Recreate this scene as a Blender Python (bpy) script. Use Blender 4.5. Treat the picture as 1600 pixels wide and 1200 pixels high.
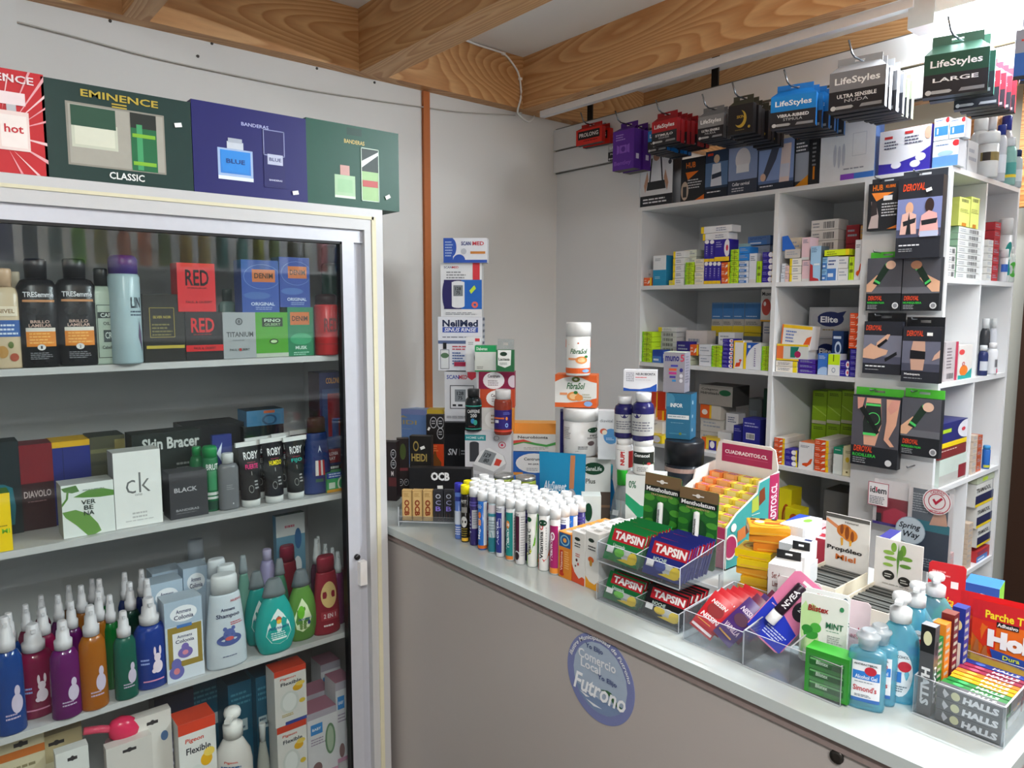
import bpy, math, random
from mathutils import Vector, Matrix
random.seed(7)
for o in list(bpy.data.objects): bpy.data.objects.remove(o)
S = bpy.context.scene
COL = S.collection
# ---------------- camera ----------------
F = 1133.25; YAW, PIT, ROL = .872065, -.103918, .0018009
CAM = Vector((0, 0, 1.52))
fw = Vector((-math.sin(YAW)*math.cos(PIT), math.cos(YAW)*math.cos(PIT), math.sin(PIT)))
rr = Vector((math.cos(YAW), math.sin(YAW), 0)); uu = rr.cross(fw)
r_ = rr*math.cos(ROL)+uu*math.sin(ROL); u_ = -rr*math.sin(ROL)+uu*math.cos(ROL)
cd = bpy.data.cameras.new('camera'); cam = bpy.data.objects.new('camera', cd); COL.objects.link(cam)
cd.sensor_fit = 'HORIZONTAL'; cd.sensor_width = 36; cd.lens = F/1600*36; cd.clip_start = .02
M4 = Matrix((( r_.x, u_.x, -fw.x, CAM.x), (r_.y, u_.y, -fw.y, CAM.y), (r_.z, u_.z, -fw.z, CAM.z), (0,0,0,1)))
cam.matrix_world = M4; S.camera = cam
# ---------------- world, exposure, room lights ----------------
S.view_settings.view_transform = 'Standard'; S.view_settings.look = 'None'
S.view_settings.gamma = 1; S.view_settings.use_curve_mapping = False
S.view_settings.exposure = 0.82
w = bpy.data.worlds.new('world'); S.world = w; w.use_nodes = True
w.node_tree.nodes['Background'].inputs[0].default_value = (.82, .90, 1, 1)
w.node_tree.nodes['Background'].inputs[1].default_value = .58
def area(name, loc, rot, sx, sy, e, col):
    l = bpy.data.lights.new(name, 'AREA'); l.shape = 'RECTANGLE'; l.size = sx; l.size_y = sy; l.energy = e; l.color = col
    o = bpy.data.objects.new(name, l); o.location = loc; o.rotation_euler = rot; COL.objects.link(o); return o
# ceiling batten over the customers' side, out of frame behind the photographer
area('room_lamp', (.75, -.1, 2.38), (0, 0, 0), 1.2, .12, 30, (1, .99, .98))
area('ceiling_fill_light', (.75, .5, 2.15), (math.pi, 0, 0), 1.2, .12, 12, (1, .99, .98))  # added upward fill that brightens the ceiling, not a known fixture
# the tube lamp on the beam by the slatwall throws its light from here (the fixture itself is built below)
area('tube_lamp_light', (-.12, 1.862, 2.160), (0, 0, 0), 1.25, .04, 7, (.90, .96, 1))
area('tube_lamp_side_light', (-.12, 1.835, 2.172), (math.radians(-52), 0, 0), 1.25, .04, 21, (.88, .95, 1))
area('tube_lamp_back_light', (-.12, 1.905, 2.195), (math.radians(122), 0, 0), 1.25, .03, 10, (.90, .96, 1))
# tube lamp of the back room behind the partition
area('back_room_light', (-.6, 3.0, 2.36), (0, 0, 0), 1.2, .1, 16, (.95, .98, 1))

# ---------------- pixel -> place helpers (rays met with real planes) ----------------
def ray(u, v): return F*fw + (u-800)*r_ - (v-600)*u_
def onz(u, v, z): d = ray(u, v); return CAM + d*((z-CAM.z)/d.z)
def ony(u, v, y): d = ray(u, v); return CAM + d*((y-CAM.y)/d.y)
def onx(u, v, x): d = ray(u, v); return CAM + d*((x-CAM.x)/d.x)
def sol_x(u, X, z):
    n = F*r_ - (u-800)*fw
    return Vector((X, -(n.x*(X-CAM.x)+n.z*(z-CAM.z))/n.y + CAM.y, z))
def sol_y(u, Y, z):
    n = F*r_ - (u-800)*fw
    return Vector((-(n.y*(Y-CAM.y)+n.z*(z-CAM.z))/n.x + CAM.x, Y, z))
def zat(P, v):
    n = F*u_ + (v-600)*fw
    return -(n.x*(P.x-CAM.x)+n.y*(P.y-CAM.y))/n.z + CAM.z
def dist(P): return (P-CAM).dot(fw)

# ---------------- materials ----------------
MATS = {}
def lin(h):
    h = h.lstrip('#')
    return tuple((lambda c: c/12.92 if c <= .04045 else ((c+.055)/1.055)**2.4)(int(h[i:i+2], 16)/255) for i in (0, 2, 4))
def mat(h, rough=.42, metal=0, kind='card', bump=0):
    """plain surface colour with a fine procedural variation"""
    k = (h, rough, metal, kind)
    if k in MATS: return MATS[k]
    m = bpy.data.materials.new(kind+'_'+h.lstrip('#')); m.use_nodes = True; n = m.node_tree; p = n.nodes['Principled BSDF']
    c = lin(h)
    tc = n.nodes.new('ShaderNodeTexCoord'); nz = n.nodes.new('ShaderNodeTexNoise'); nz.inputs['Scale'].default_value = 60
    n.links.new(tc.outputs['Object'], nz.inputs['Vector'])
    mx = n.nodes.new('ShaderNodeMix'); mx.data_type = 'RGBA'
    mx.inputs[6].default_value = (c[0]*.95, c[1]*.95, c[2]*.95, 1); mx.inputs[7].default_value = (min(1, c[0]*1.04), min(1, c[1]*1.04), min(1, c[2]*1.04), 1)
    n.links.new(nz.outputs[0], mx.inputs[0]); n.links.new(mx.outputs[2], p.inputs['Base Color'])
    p.inputs['Roughness'].default_value = rough; p.inputs['Metallic'].default_value = metal
    p.inputs['Specular IOR Level'].default_value = .32
    MATS[k] = m; return m
def clear(h='ffffff', refl=.06, op=.0, name='clear_plastic', rough=.02):
    """thin clear sheet: see-through with a fresnel sheen; op = share of plain tinted plastic"""
    k = ('clear', h, refl, op, rough)
    if k in MATS: return MATS[k]
    m = bpy.data.materials.new(name); m.use_nodes = True; n = m.node_tree; n.nodes.clear()
    out = n.nodes.new('ShaderNodeOutputMaterial'); t = n.nodes.new('ShaderNodeBsdfTransparent'); g = n.nodes.new('ShaderNodeBsdfGlossy'); d = n.nodes.new('ShaderNodeBsdfDiffuse')
    t.inputs[0].default_value = (*lin(h), 1); g.inputs['Roughness'].default_value = rough; d.inputs[0].default_value = (*lin(h), 1)
    fr = n.nodes.new('ShaderNodeLayerWeight'); fr.inputs[0].default_value = .5
    pw = n.nodes.new('ShaderNodeMath'); pw.operation = 'POWER'; pw.inputs[1].default_value = 4
    ml = n.nodes.new('ShaderNodeMath'); ml.operation = 'MULTIPLY_ADD'; ml.inputs[1].default_value = .6; ml.inputs[2].default_value = refl*.6
    m1 = n.nodes.new('ShaderNodeMixShader'); m2 = n.nodes.new('ShaderNodeMixShader')
    m1.inputs[0].default_value = op; n.links.new(t.outputs[0], m1.inputs[1]); n.links.new(d.outputs[0], m1.inputs[2])
    n.links.new(fr.outputs[1], pw.inputs[0]); n.links.new(pw.outputs[0], ml.inputs[0]); n.links.new(ml.outputs[0], m2.inputs[0]); n.links.new(m1.outputs[0], m2.inputs[1]); n.links.new(g.outputs[0], m2.inputs[2])
    n.links.new(m2.outputs[0], out.inputs[0]); MATS[k] = m; return m
def liquid(h, op=.55): return clear(h, .08, op, 'tinted_liquid', .05)
def wood(name, dark, light, axis=0, scale=1.0):
    """plain-sawn pine: contour lines of a stretched noise field, with knots"""
    m = bpy.data.materials.new(name); m.use_nodes = True; n = m.node_tree; p = n.nodes['Principled BSDF']; N = n.nodes.new; K = n.links.new
    tc = N('ShaderNodeTexCoord'); mp = N('ShaderNodeMapping'); K(tc.outputs['Object'], mp.inputs[0])
    s = [7, 7, 7]; s[axis] = 1.15; mp.inputs['Scale'].default_value = [q*scale for q in s]
    n1 = N('ShaderNodeTexNoise'); n1.inputs['Scale'].default_value = .85; n1.inputs['Detail'].default_value = .6; n1.inputs['Roughness'].default_value = .3; K(mp.outputs[0], n1.inputs['Vector'])
    ml = N('ShaderNodeMath'); ml.operation = 'MULTIPLY'; ml.inputs[1].default_value = 36; K(n1.outputs[0], ml.inputs[0])
    pp = N('ShaderNodeMath'); pp.operation = 'FRACT'; K(ml.outputs[0], pp.inputs[0])
    r = N('ShaderNodeValToRGB'); e = r.color_ramp.elements; e[0].color = (*lin(light), 1); e[1].color = (*lin(dark), 1); e[0].position = .1; e[1].position = .9
    e2 = e.new(1.0); e2.color = (*lin(light), 1); K(pp.outputs[0], r.inputs[0])
    n2 = N('ShaderNodeTexNoise'); n2.inputs['Scale'].default_value = 14; n2.inputs['Detail'].default_value = 4; K(mp.outputs[0], n2.inputs['Vector'])
    mx = N('ShaderNodeMix'); mx.data_type = 'RGBA'; mx.blend_type = 'MULTIPLY'; mx.inputs[0].default_value = .30; K(r.outputs[0], mx.inputs[6]); K(n2.outputs[0], mx.inputs[7]); K(mx.outputs[2], p.inputs['Base Color'])
    p.inputs['Roughness'].default_value = .5; return m
def emit(h, e):
    m = bpy.data.materials.new('lamp_glow'); m.use_nodes = True; p = m.node_tree.nodes['Principled BSDF']
    p.inputs['Emission Color'].default_value = (*lin(h), 1); p.inputs['Emission Strength'].default_value = e; return m

# ---------------- mesh builder ----------------
_gl = {}
def glyphs(txt, bold=.02, shear=0):
    k = (txt, bold, shear)
    if k in _gl: return _gl[k]
    c = bpy.data.curves.new('t', 'FONT'); c.body = txt; c.size = 1; c.offset = bold; c.shear = shear; c.resolution_u = 2
    o = bpy.data.objects.new('t', c); COL.objects.link(o)
    dg = bpy.context.evaluated_depsgraph_get(); me = o.evaluated_get(dg).to_mesh()
    vs = [(v.co.x, v.co.y) for v in me.vertices]; fs = [tuple(p.vertices) for p in me.polygons]
    o.evaluated_get(dg).to_mesh_clear(); bpy.data.objects.remove(o); bpy.data.curves.remove(c)
    if not vs: vs = [(0, 0), (1, 1)]
    x0 = min(v[0] for v in vs); x1 = max(v[0] for v in vs); y0 = min(v[1] for v in vs); y1 = max(v[1] for v in vs)
    vs = [((x-x0)/(x1-x0+1e-9)-.5, (y-y0)/(y1-y0+1e-9)-.5) for x, y in vs]
    _gl[k] = (vs, fs, (x1-x0)/(y1-y0+1e-9)); return _gl[k]

class MB:
    def __init__(s): s.v = []; s.f = []; s.m = []; s.s = []; s.mats = []
    def mi(s, m):
        if isinstance(m, str): m = mat(m)
        if m not in s.mats: s.mats.append(m)
        return s.mats.index(m)
    def add(s, vs, fs, m, smooth=False):
        b = len(s.v); s.v += [tuple(x) for x in vs]; i = s.mi(m)
        for f in fs: s.f.append([b+j for j in f]); s.m.append(i); s.s.append(smooth)
    def box(s, x0, y0, z0, x1, y1, z1, m, **kw):
        """kw: front/back/left/right/top/bottom override a side's material"""
        vs = [(x0,y0,z0),(x1,y0,z0),(x1,y1,z0),(x0,y1,z0),(x0,y0,z1),(x1,y0,z1),(x1,y1,z1),(x0,y1,z1)]
        for nm, f in dict(bottom=(0,3,2,1), top=(4,5,6,7), front=(0,1,5,4), right=(1,2,6,5), back=(2,3,7,6), left=(3,0,4,7)).items():
            s.add([vs[i] for i in f], [(0,1,2,3)], kw.get(nm, m))
        return s
    def lathe(s, prof, m, cx=0, cy=0, n=24, sx=1, sy=1, cap=True, smooth=True, pw=2, shx=0):
        """prof: [(r,z)] or [(r,z,mat)]; pw>2 squares the section"""
        vs = []
        for q in prof:
            for k in range(n):
                a = 2*math.pi*k/n; c, d = math.cos(a), math.sin(a)
                t = (abs(c)**pw+abs(d)**pw)**(-1/pw)
                vs.append((cx+q[0]*t*c*sx+shx*q[1], cy+q[0]*t*d*sy, q[1]))
        b = len(s.v); s.v += vs
        for i in range(len(prof)-1):
            mm = prof[i][2] if len(prof[i]) > 2 else m; j = s.mi(mm)
            for k in range(n):
                k2 = (k+1) % n
                s.f.append([b+i*n+k, b+i*n+k2, b+(i+1)*n+k2, b+(i+1)*n+k]); s.m.append(j); s.s.append(smooth)
        if cap:
            s.f.append([b+k for k in range(n)][::-1]); s.m.append(s.mi(m if len(prof[0]) < 3 else prof[0][2])); s.s.append(False)
            L = len(prof)-1; s.f.append([b+L*n+k for k in range(n)]); s.m.append(s.mi(m if len(prof[L-1]) < 3 else prof[L-1][2])); s.s.append(False)
        return s
    def tube(s, pts, r, m, n=8, smooth=True):
        pts = [Vector(p) for p in pts]; vs = []
        for i, p in enumerate(pts):
            d = (pts[min(i+1, len(pts)-1)]-pts[max(i-1, 0)]).normalized()
            a = d.cross(Vector((0, 0, 1)));
            if a.length < 1e-3: a = d.cross(Vector((1, 0, 0)))
            a.normalize(); b = d.cross(a)
            vs += [p+(a*math.cos(2*math.pi*k/n)+b*math.sin(2*math.pi*k/n))*r for k in range(n)]
        fs = [(i*n+k, i*n+(k+1) % n, (i+1)*n+(k+1) % n, (i+1)*n+k) for i in range(len(pts)-1) for k in range(n)]
        fs += [tuple(range(n))[::-1], tuple((len(pts)-1)*n+k for k in range(n))]
        s.add(vs, fs, m, smooth); return s
    def prism(s, out, y0, y1, m, side=None):
        """outline [(x,z)] counter-clockwise seen from the front (-y), extruded from y0 (front) to y1"""
        n = len(out)
        s.add([(x, y0, z) for x, z in out], [tuple(range(n))], m); s.add([(x, y1, z) for x, z in out], [tuple(range(n))[::-1]], side or m)
        s.add([(x, y0, z) for x, z in out]+[(x, y1, z) for x, z in out], [(i, n+i, n+(i+1) % n, (i+1) % n) for i in range(n)], side or m); return s
    # --- printed art: fractions (u right, v up) of a face, mapped by fn(u, v, layer) ---
    def art(s, fn, W, H, items, curved=False):
        for L, it in enumerate(items):
            L = L+1; k = it[0]
            if k == 'r': pl = [[(it[1], it[2]), (it[3], it[2]), (it[3], it[4]), (it[1], it[4])]]; c = it[5]
            elif k == 'e': pl = [[(it[1]+it[3]*math.cos(a*math.pi/10), it[2]+it[4]*math.sin(a*math.pi/10)) for a in range(20)]]; c = it[5]
            elif k == 'o':   # ring
                q = [(math.cos(a*math.pi/10), math.sin(a*math.pi/10)) for a in range(20)]; t = it[6] if len(it) > 6 else .8
                pl = [[(it[1]+it[3]*q[a][0], it[2]+it[4]*q[a][1]), (it[1]+it[3]*q[(a+1) % 20][0], it[2]+it[4]*q[(a+1) % 20][1]), (it[1]+it[3]*t*q[(a+1) % 20][0], it[2]+it[4]*t*q[(a+1) % 20][1]), (it[1]+it[3]*t*q[a][0], it[2]+it[4]*t*q[a][1])] for a in range(20)]; c = it[5]
            elif k == 'p': pl = [it[1]]; c = it[2]
            elif k == 'l':   # lines of small print: u0, v_top, u1, n, pitch
                pl = []; c = it[6]
                for i in range(it[4]):
                    vv = it[2]-i*it[5]; rnd = random.Random(i*7+int(it[1]*100)+int(it[2]*50)); e = it[1]+(it[3]-it[1])*(.7+.3*rnd.random())
                    x = it[1]
                    while x < e-.01:
                        x2 = min(e, x+(it[3]-it[1])*rnd.uniform(.08, .22)); pl.append([(x, vv-it[5]*.45), (x2, vv-it[5]*.45), (x2, vv), (x, vv)]); x = x2+(it[3]-it[1])*.03
            elif k == 'b':   # barcode
                pl = []; c = it[5]; x = it[1]; rnd = random.Random(3)
                while x < it[3]:
                    x2 = x+(it[3]-it[1])*rnd.uniform(.02, .07); pl.append([(x, it[2]), (x2, it[2]), (x2, it[4]), (x, it[4])]); x = x2+(it[3]-it[1])*rnd.uniform(.02, .06)
            elif k == 'f':   # frame outline u0 v0 u1 v1 col t
                u0, v0, u1, v1, c = it[1:6]; t = it[6] if len(it) > 6 else .02; tv = t*W/H
                pl = [[(u0,v0),(u1,v0),(u1,v0+tv),(u0,v0+tv)], [(u0,v1-tv),(u1,v1-tv),(u1,v1),(u0,v1)], [(u0,v0),(u0+t,v0),(u0+t,v1),(u0,v1)], [(u1-t,v0),(u1,v0),(u1,v1),(u1-t,v1)]]
            elif k == 't':   # text, centre u v, width frac, height frac, colour, opts
                txt, cu, cv, wf, hf, c = it[1:7]; op = it[7] if len(it) > 7 else {}
                g, fs, asp = glyphs(txt, op.get('bold', .02), op.get('shear', 0))
                a = math.radians(op.get('rot', 0)); ca, sa = math.cos(a), math.sin(a)
                hm = hf*H; wm = wf*W
                if op.get('vert'): a = math.radians(op['vert']); ca, sa = math.cos(a), math.sin(a); hm = hf*W; wm = wf*H   # running up the face: width as a share of the height
                vs = []
                for x, y in g:
                    x2, y2 = x*wm, y*hm
                    if op.get('arc'):
                        rad = op['arc']*W; th = x2/rad
                        x2, y2 = (rad+y2)*math.sin(th), (rad+y2)*math.cos(th)-rad
                    vs.append(fn(cu+(x2*ca-y2*sa)/W, cv+(x2*sa+y2*ca)/H, L))
                s.add(vs, fs, c); continue
            for q in pl:
                q = [(min(1, max(0, a_)), min(1, max(0, b_))) for a_, b_ in q]
                if curved:
                    us = [x for x, _ in q]
                    if k in 'rlbf' and max(us)-min(us) > .1:
                        n = max(2, int((max(us)-min(us))*16)); u0, u1 = min(us), max(us); v0 = min(v for _, v in q); v1 = max(v for _, v in q)
                        for i in range(n):
                            a, b2 = u0+(u1-u0)*i/n, u0+(u1-u0)*(i+1)/n
                            s.add([fn(a, v0, L), fn(b2, v0, L), fn(b2, v1, L), fn(a, v1, L)], [(0,1,2,3)], c)
                        continue
                    if k in 'ep' and len(q) > 4:   # fan into slices
                        cu = sum(us)/len(us); cv = sum(v for _, v in q)/len(q)
                        for i in range(len(q)):
                            s.add([fn(cu, cv, L), fn(*q[i], L), fn(*q[(i+1) % len(q)], L)], [(0,1,2)], c)
                        continue
                s.add([fn(*p, L) for p in q], [tuple(range(len(q)))], c)
        return s
    def obj(s, name, parent=None, loc=None, rotz=0, bevel=0):
        me = bpy.data.meshes.new(name); me.from_pydata(s.v, [], s.f)
        for m in s.mats: me.materials.append(m)
        me.polygons.foreach_set('material_index', s.m); me.polygons.foreach_set('use_smooth', s.s); me.update()
        o = bpy.data.objects.new(name, me); COL.objects.link(o)
        if parent: o.parent = parent
        if loc is not None: o.location = loc; o.rotation_euler.z = rotz
        if bevel:
            b = o.modifiers.new('bevel', 'BEVEL'); b.width = bevel; b.segments = 2; b.limit_method = 'ANGLE'
        return o
LH = 1.5e-4
def f_front(W, H, y, z0=0):     return lambda u, v, L: ((u-.5)*W, y-L*LH, z0+v*H)
def f_back(W, H, y):            return lambda u, v, L: ((.5-u)*W, y+L*LH, v*H)
def f_right(D, H, x, y0):       return lambda u, v, L: (x+L*LH, y0+u*D, v*H)
def f_left(D, H, x, y0):        return lambda u, v, L: (x-L*LH, y0+(1-u)*D, v*H)
def f_top(W, D, z, y0):         return lambda u, v, L: ((u-.5)*W, y0+v*D, z+L*LH)
def f_cyl(r, z0, H, span=1.0, sx=1, sy=1, off=4e-4):
    """u in 0..1 across `span` half-turns of the front of a cylinder"""
    def fn(u, v, L):
        a = (u-.5)*math.pi*span; R = r+off+L*1e-4
        return (R*math.sin(a)*sx, -R*math.cos(a)*sy, z0+v*H)
    return fn

def tag(o, label, cat, group=None, kind=None):
    o['label'] = label; o['category'] = cat
    if group: o['group'] = group
    if kind: o['kind'] = kind
    return o
def struct(o): o['kind'] = 'structure'; return o
def empty(name, loc, rz=0):
    o = bpy.data.objects.new(name, None); o.empty_display_size = .02; COL.objects.link(o); o.location = loc; o.rotation_euler.z = rz; return o
def dup(root, loc, rz=None, label=None):
    r = root.copy(); COL.objects.link(r); r.location = loc
    if rz is not None: r.rotation_euler.z = rz
    if label: r['label'] = label
    for ch in list(root.children):
        c = ch.copy(); COL.objects.link(c); c.parent = r
        for g in list(ch.children):
            d = g.copy(); COL.objects.link(d); d.parent = c
    return r

# ---------------- cartons ----------------
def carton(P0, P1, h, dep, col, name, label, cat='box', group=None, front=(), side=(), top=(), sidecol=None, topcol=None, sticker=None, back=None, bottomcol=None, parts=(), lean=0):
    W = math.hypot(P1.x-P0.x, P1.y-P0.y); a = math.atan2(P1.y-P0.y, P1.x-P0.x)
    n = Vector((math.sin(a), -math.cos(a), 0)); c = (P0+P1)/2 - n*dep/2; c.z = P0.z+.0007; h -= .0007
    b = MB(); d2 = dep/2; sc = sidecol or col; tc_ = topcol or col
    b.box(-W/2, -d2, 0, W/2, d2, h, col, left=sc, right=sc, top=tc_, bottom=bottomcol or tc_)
    if front: b.art(f_front(W, h, -d2), W, h, front)
    if back: b.art(f_back(W, h, d2), W, h, back)
    if side: b.art(f_right(dep, h, W/2, -d2), dep, h, side); b.art(f_left(dep, h, -W/2, -d2), dep, h, side)
    if top: b.art(f_top(W, dep, h, -d2), W, dep, top)
    o = b.obj(name, None, c, a); tag(o, label, cat, group)
    if lean: o.rotation_euler.x = lean
    if sticker:
        u, v, s2, rot = sticker; m = MB(); ca, sa = math.cos(rot), math.sin(rot)
        pts = [(-.5*s2*1.6, -.5*s2), (.5*s2*1.6, -.5*s2), (.5*s2*1.6, .5*s2), (-.5*s2*1.6, .5*s2)]
        pts = [((u-.5)*W+x*ca-y*sa, v*h+x*sa+y*ca) for x, y in pts]
        m.add([(x, -d2-.003, z) for x, z in pts], [(0,1,2,3)], 'f4f4f0')
        m.prism(pts, -d2-.0026, -d2-.0018, mat('f4f4f0'))
        st = m.obj('price_sticker', o); st['label'] = 'small white price sticker'
    for fn in parts: fn(o, W, h, d2)
    return o
def bx(X, z, u0, u1, tpx, dep, col, name, label, cat='box', **k):      # front face on the plane x = X
    P0, P1 = sol_x(u0, X, z), sol_x(u1, X, z); return carton(P0, P1, zat(P0, tpx)-z, dep, col, name, label, cat, **k)
def by(Y, z, u0, u1, tpx, dep, col, name, label, cat='box', **k):      # front face on the plane y = Y
    P0, P1 = sol_y(u0, Y, z), sol_y(u1, Y, z); return carton(P0, P1, zat(P0, tpx)-z, dep, col, name, label, cat, **k)
def bz(z, p0, p1, tpx, dep, col, name, label, cat='box', **k):         # bottom corners met with the level z
    P0, P1 = onz(*p0, z), onz(*p1, z); return carton(P0, P1, zat(P0, tpx)-z, dep, col, name, label, cat, **k)
# ---------------- bottles ----------------
def face_cam(P): return math.atan2(P.x-CAM.x, -(P.y-CAM.y)) if False else math.atan2(CAM.y-P.y, CAM.x-P.x)+math.pi/2
def bottle(P, r, h, kind, name, label, cat='bottle', group=None, body='ffffff', cap='f4f4f4', art=(), rz=None, span=.8, band=None, sy=None, n=24, lab=None, sticker=False):
    """P base centre, r half width, h full height"""
    if rz is None: rz = face_cam(P)
    P = Vector((P.x, P.y, P.z+.0007)); root = empty(name, P, rz); tag(root, label, cat, group)
    bm = body if not isinstance(body, str) else mat(body, .25); cm = cap if not isinstance(cap, str) else mat(cap, .3)
    B = MB(); K = MB(); S_ = 1.0; z0, zh, ra = 0, h, r
    if kind == 'tube':
        hb = h-.016 if h > .05 else h*.86
        B.lathe([(r*.86, 0), (r*.9, .002), (r*.9, hb)], bm, n=n); z0, zh, ra = .003, hb-.006, r*.9
        K.lathe([(r, hb-.004), (r, h-.002), (r*.93, h), (r*.8, h), (r*.78, h-.0015)], cm, n=n)
    elif kind == 'jar':
        hb = h*.80
        B.lathe([(r*.9, 0), (r, .004), (r, hb*.9), (r*.93, hb*.97), (r*.8, hb)], bm, n=n); z0, zh = .006, hb*.84
        K.lathe([(r*.86, hb-.001), (r*.88, h-.003), (r*.82, h)], cm, n=n)
    elif kind == 'widejar':
        hb = h*.74
        B.lathe([(r*.92, 0), (r*.97, .004), (r*.97, hb)], bm, n=n); z0, zh, ra = .006, hb-.008, r*.97
        K.lathe([(r, hb+.0005), (r, h-.004), (r*.95, h)], cm, n=n)
    elif kind == 'pill':
        B.lathe([(r*.92, 0), (r, .003), (r, h*.68), (r*.9, h*.76), (r*.62, h*.82)], bm, n=n); z0, zh = .004, h*.66
        K.lathe([(r*.70, h*.82), (r*.72, h-.002), (r*.66, h)], cm, n=n)
    elif kind == 'can':
        B.lathe([(r*.93, 0), (r, .003), (r, h*.80), (r*.9, h*.83)], bm, n=n); z0, zh = .004, h*.78
        K.lathe([(r*.9, h*.83), (r*.92, h*.965), (r*.75, h)], cm, n=n)
    elif kind == 'tincan':
        B.lathe([(r*.94, 0), (r, .003), (r, h*.88), (r*.95, h*.92)], bm, n=n); z0, zh = .003, h*.84
        K.lathe([(r*.97, h*.921), (r*.97, h), (r*.9, h), (r*.88, h-.003)], cm, n=n)
    elif kind == 'spraycan':
        B.lathe([(r*.93, 0), (r, .003), (r, h*.78), (r*.8, h*.84), (r*.62, h*.86)], bm, n=n); z0, zh = .004, h*.76
        K.lathe([(r*.62, h*.86), (r*.62, h*.985), (r*.5, h)], cm, n=n)
    elif kind == 'spray':
        B.lathe([(r*.92, 0), (r, .004), (r*.96, h*.5), (r*.93, h*.64), (r*.7, h*.70), (r*.45, h*.72)], bm, n=n, sy=.7); z0, zh = .006, h*.55; sy = .7
        K.lathe([(r*.58, h*.715), (r*.60, h*.80), (r*.46, h*.815), (r*.42, h*.90), (r*.34, h*.91), (r*.32, h*.985), (r*.26, h)], cm, n=14)
        K.box(-r*.12, -r*.55, h*.925, r*.12, 0, h*.955, cm)
    elif kind == 'shampoo':
        B.lathe([(r*.96, 0), (r, .005), (r*.97, h*.3), (r*.84, h*.6), (r*.74, h*.78), (r*.68, h*.80)], bm, n=n, sy=.55); z0, zh = .006, h*.74; sy = .55
        K.lathe([(r*.66, h*.805), (r*.64, h*.97), (r*.56, h)], cm, n=n, sy=.6)
    elif kind == 'teardrop':
        B.lathe([(r*.70, 0), (r*.80, .006), (r*.97, h*.18), (r, h*.30), (r*.93, h*.46), (r*.74, h*.62), (r*.52, h*.74), (r*.42, h*.78)], bm, n=n, sy=.55); z0, zh = h*.05, h*.62; sy = .55
        K.lathe([(r*.60, h*.775), (r*.52, h*.84), (r*.38, h*.96), (r*.28, h)], cm, n=n, sy=.6)
    elif kind == 'pump':
        B.lathe([(r*.95, 0), (r, .005), (r, h*.50), (r*.90, h*.60), (r*.55, h*.70), (r*.36, h*.73)], bm, n=n, sy=.62); z0, zh = .006, h*.58; sy = .62
        K.lathe([(r*.52, h*.73), (r*.53, h*.84), (r*.46, h*.85), (r*.26, h*.86), (r*.24, h*.90), (r*.42, h*.92), (r*.46, h*.95), (r*.40, h*.985), (r*.16, h)], cm, n=18)
        K.box(-r*.16, -r*.95, h*.925, r*.16, 0, h*.955, cm)
    elif kind == 'flip':
        B.lathe([(r*.97, 0), (r, .005), (r, h*.68), (r*.92, h*.74), (r*.5, h*.77)], bm, n=n+8, sy=.5, pw=3.5); z0, zh = .005, h*.66; sy = .5
        K.lathe([(r*.52, h*.77), (r*.56, h*.88), (r*.66, h*.91), (r*.62, h*.935), (r*.42, h*.95), (r*.44, h*.985), (r*.36, h)], cm, n=20)
    elif kind == 'flask':
        B.lathe([(r*.9, 0), (r, .005), (r*.98, h*.2), (r*.8, h*.45), (r*.45, h*.70), (r*.36, h*.73)], bm, n=n, sy=.7); z0, zh = .006, h*.4; sy = .7
        K.lathe([(r*.42, h*.73), (r*.46, h*.97), (r*.40, h)], cm, n=18)
    elif kind == 'oval':
        B.lathe([(r*.92, 0), (r, .004), (r, h*.74), (r*.8, h*.80), (r*.5, h*.82)], bm, n=n, sy=.55, pw=2.6); z0, zh = .005, h*.72; sy = .55
        K.lathe([(r*.55, h*.82), (r*.57, h*.985), (r*.5, h)], cm, n=20, sy=.8)
    sy = 1 if sy is None else sy
    bo = B.obj('body', root)
    co = K.obj('pump' if kind == 'pump' else ('spray_nozzle' if kind == 'spray' else 'cap'), root)
    if art:
        A = MB(); H = zh-z0
        if kind in ('teardrop', 'shampoo', 'flask', 'pump', 'flip', 'oval', 'spray'):
            # follow the tapered section: radius by height from the body's own profile
            def fn(u, v, L, B=B):
                z = z0+v*H; best = ra
                pr = bottle.prof
                for (a, b2) in zip(pr, pr[1:]):
                    if a[1] <= z <= b2[1]: best = a[0]+(b2[0]-a[0])*(z-a[1])/max(1e-6, b2[1]-a[1])
                x = (u-.5)*2*best*.92; xx = min(.97, abs(x/best)); pw = 3.5 if kind == 'flip' else (2.6 if kind == 'oval' else 2)
                y = best*sy*(1-xx**pw)**(1/pw)
                return (x, -y-.0006-L*1.2e-4, z)
            nn = len(B.v); prof = []
            seg = n+8 if kind == 'flip' else n
            for i in range(0, nn, seg): prof.append((max(abs(q[0]) for q in B.v[i:i+seg]), B.v[i][2]))
            bottle.prof = prof
            A.art(fn, 2*ra*.92, H, art, curved=True)
        else:
            A.art(f_cyl(ra, z0, H, span), ra*math.pi*span, H, art, curved=True)
        A.obj('label', root)
    return root
def Lx(X, z, u): return sol_x(u, X, z)
def btx(X, z, u0, u1, top, kind, name, label, **k):
    P = sol_x((u0+u1)/2, X, z); r = (u1-u0)/2/F*dist(P); return bottle(P, r, zat(P, top)-z, kind, name, label, rz=k.pop('rz', math.pi/2), **k)
def bty(Y, z, u0, u1, top, kind, name, label, **k):
    P = sol_y((u0+u1)/2, Y, z); r = (u1-u0)/2/F*dist(P); return bottle(P, r, zat(P, top)-z, kind, name, label, **k)
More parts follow.
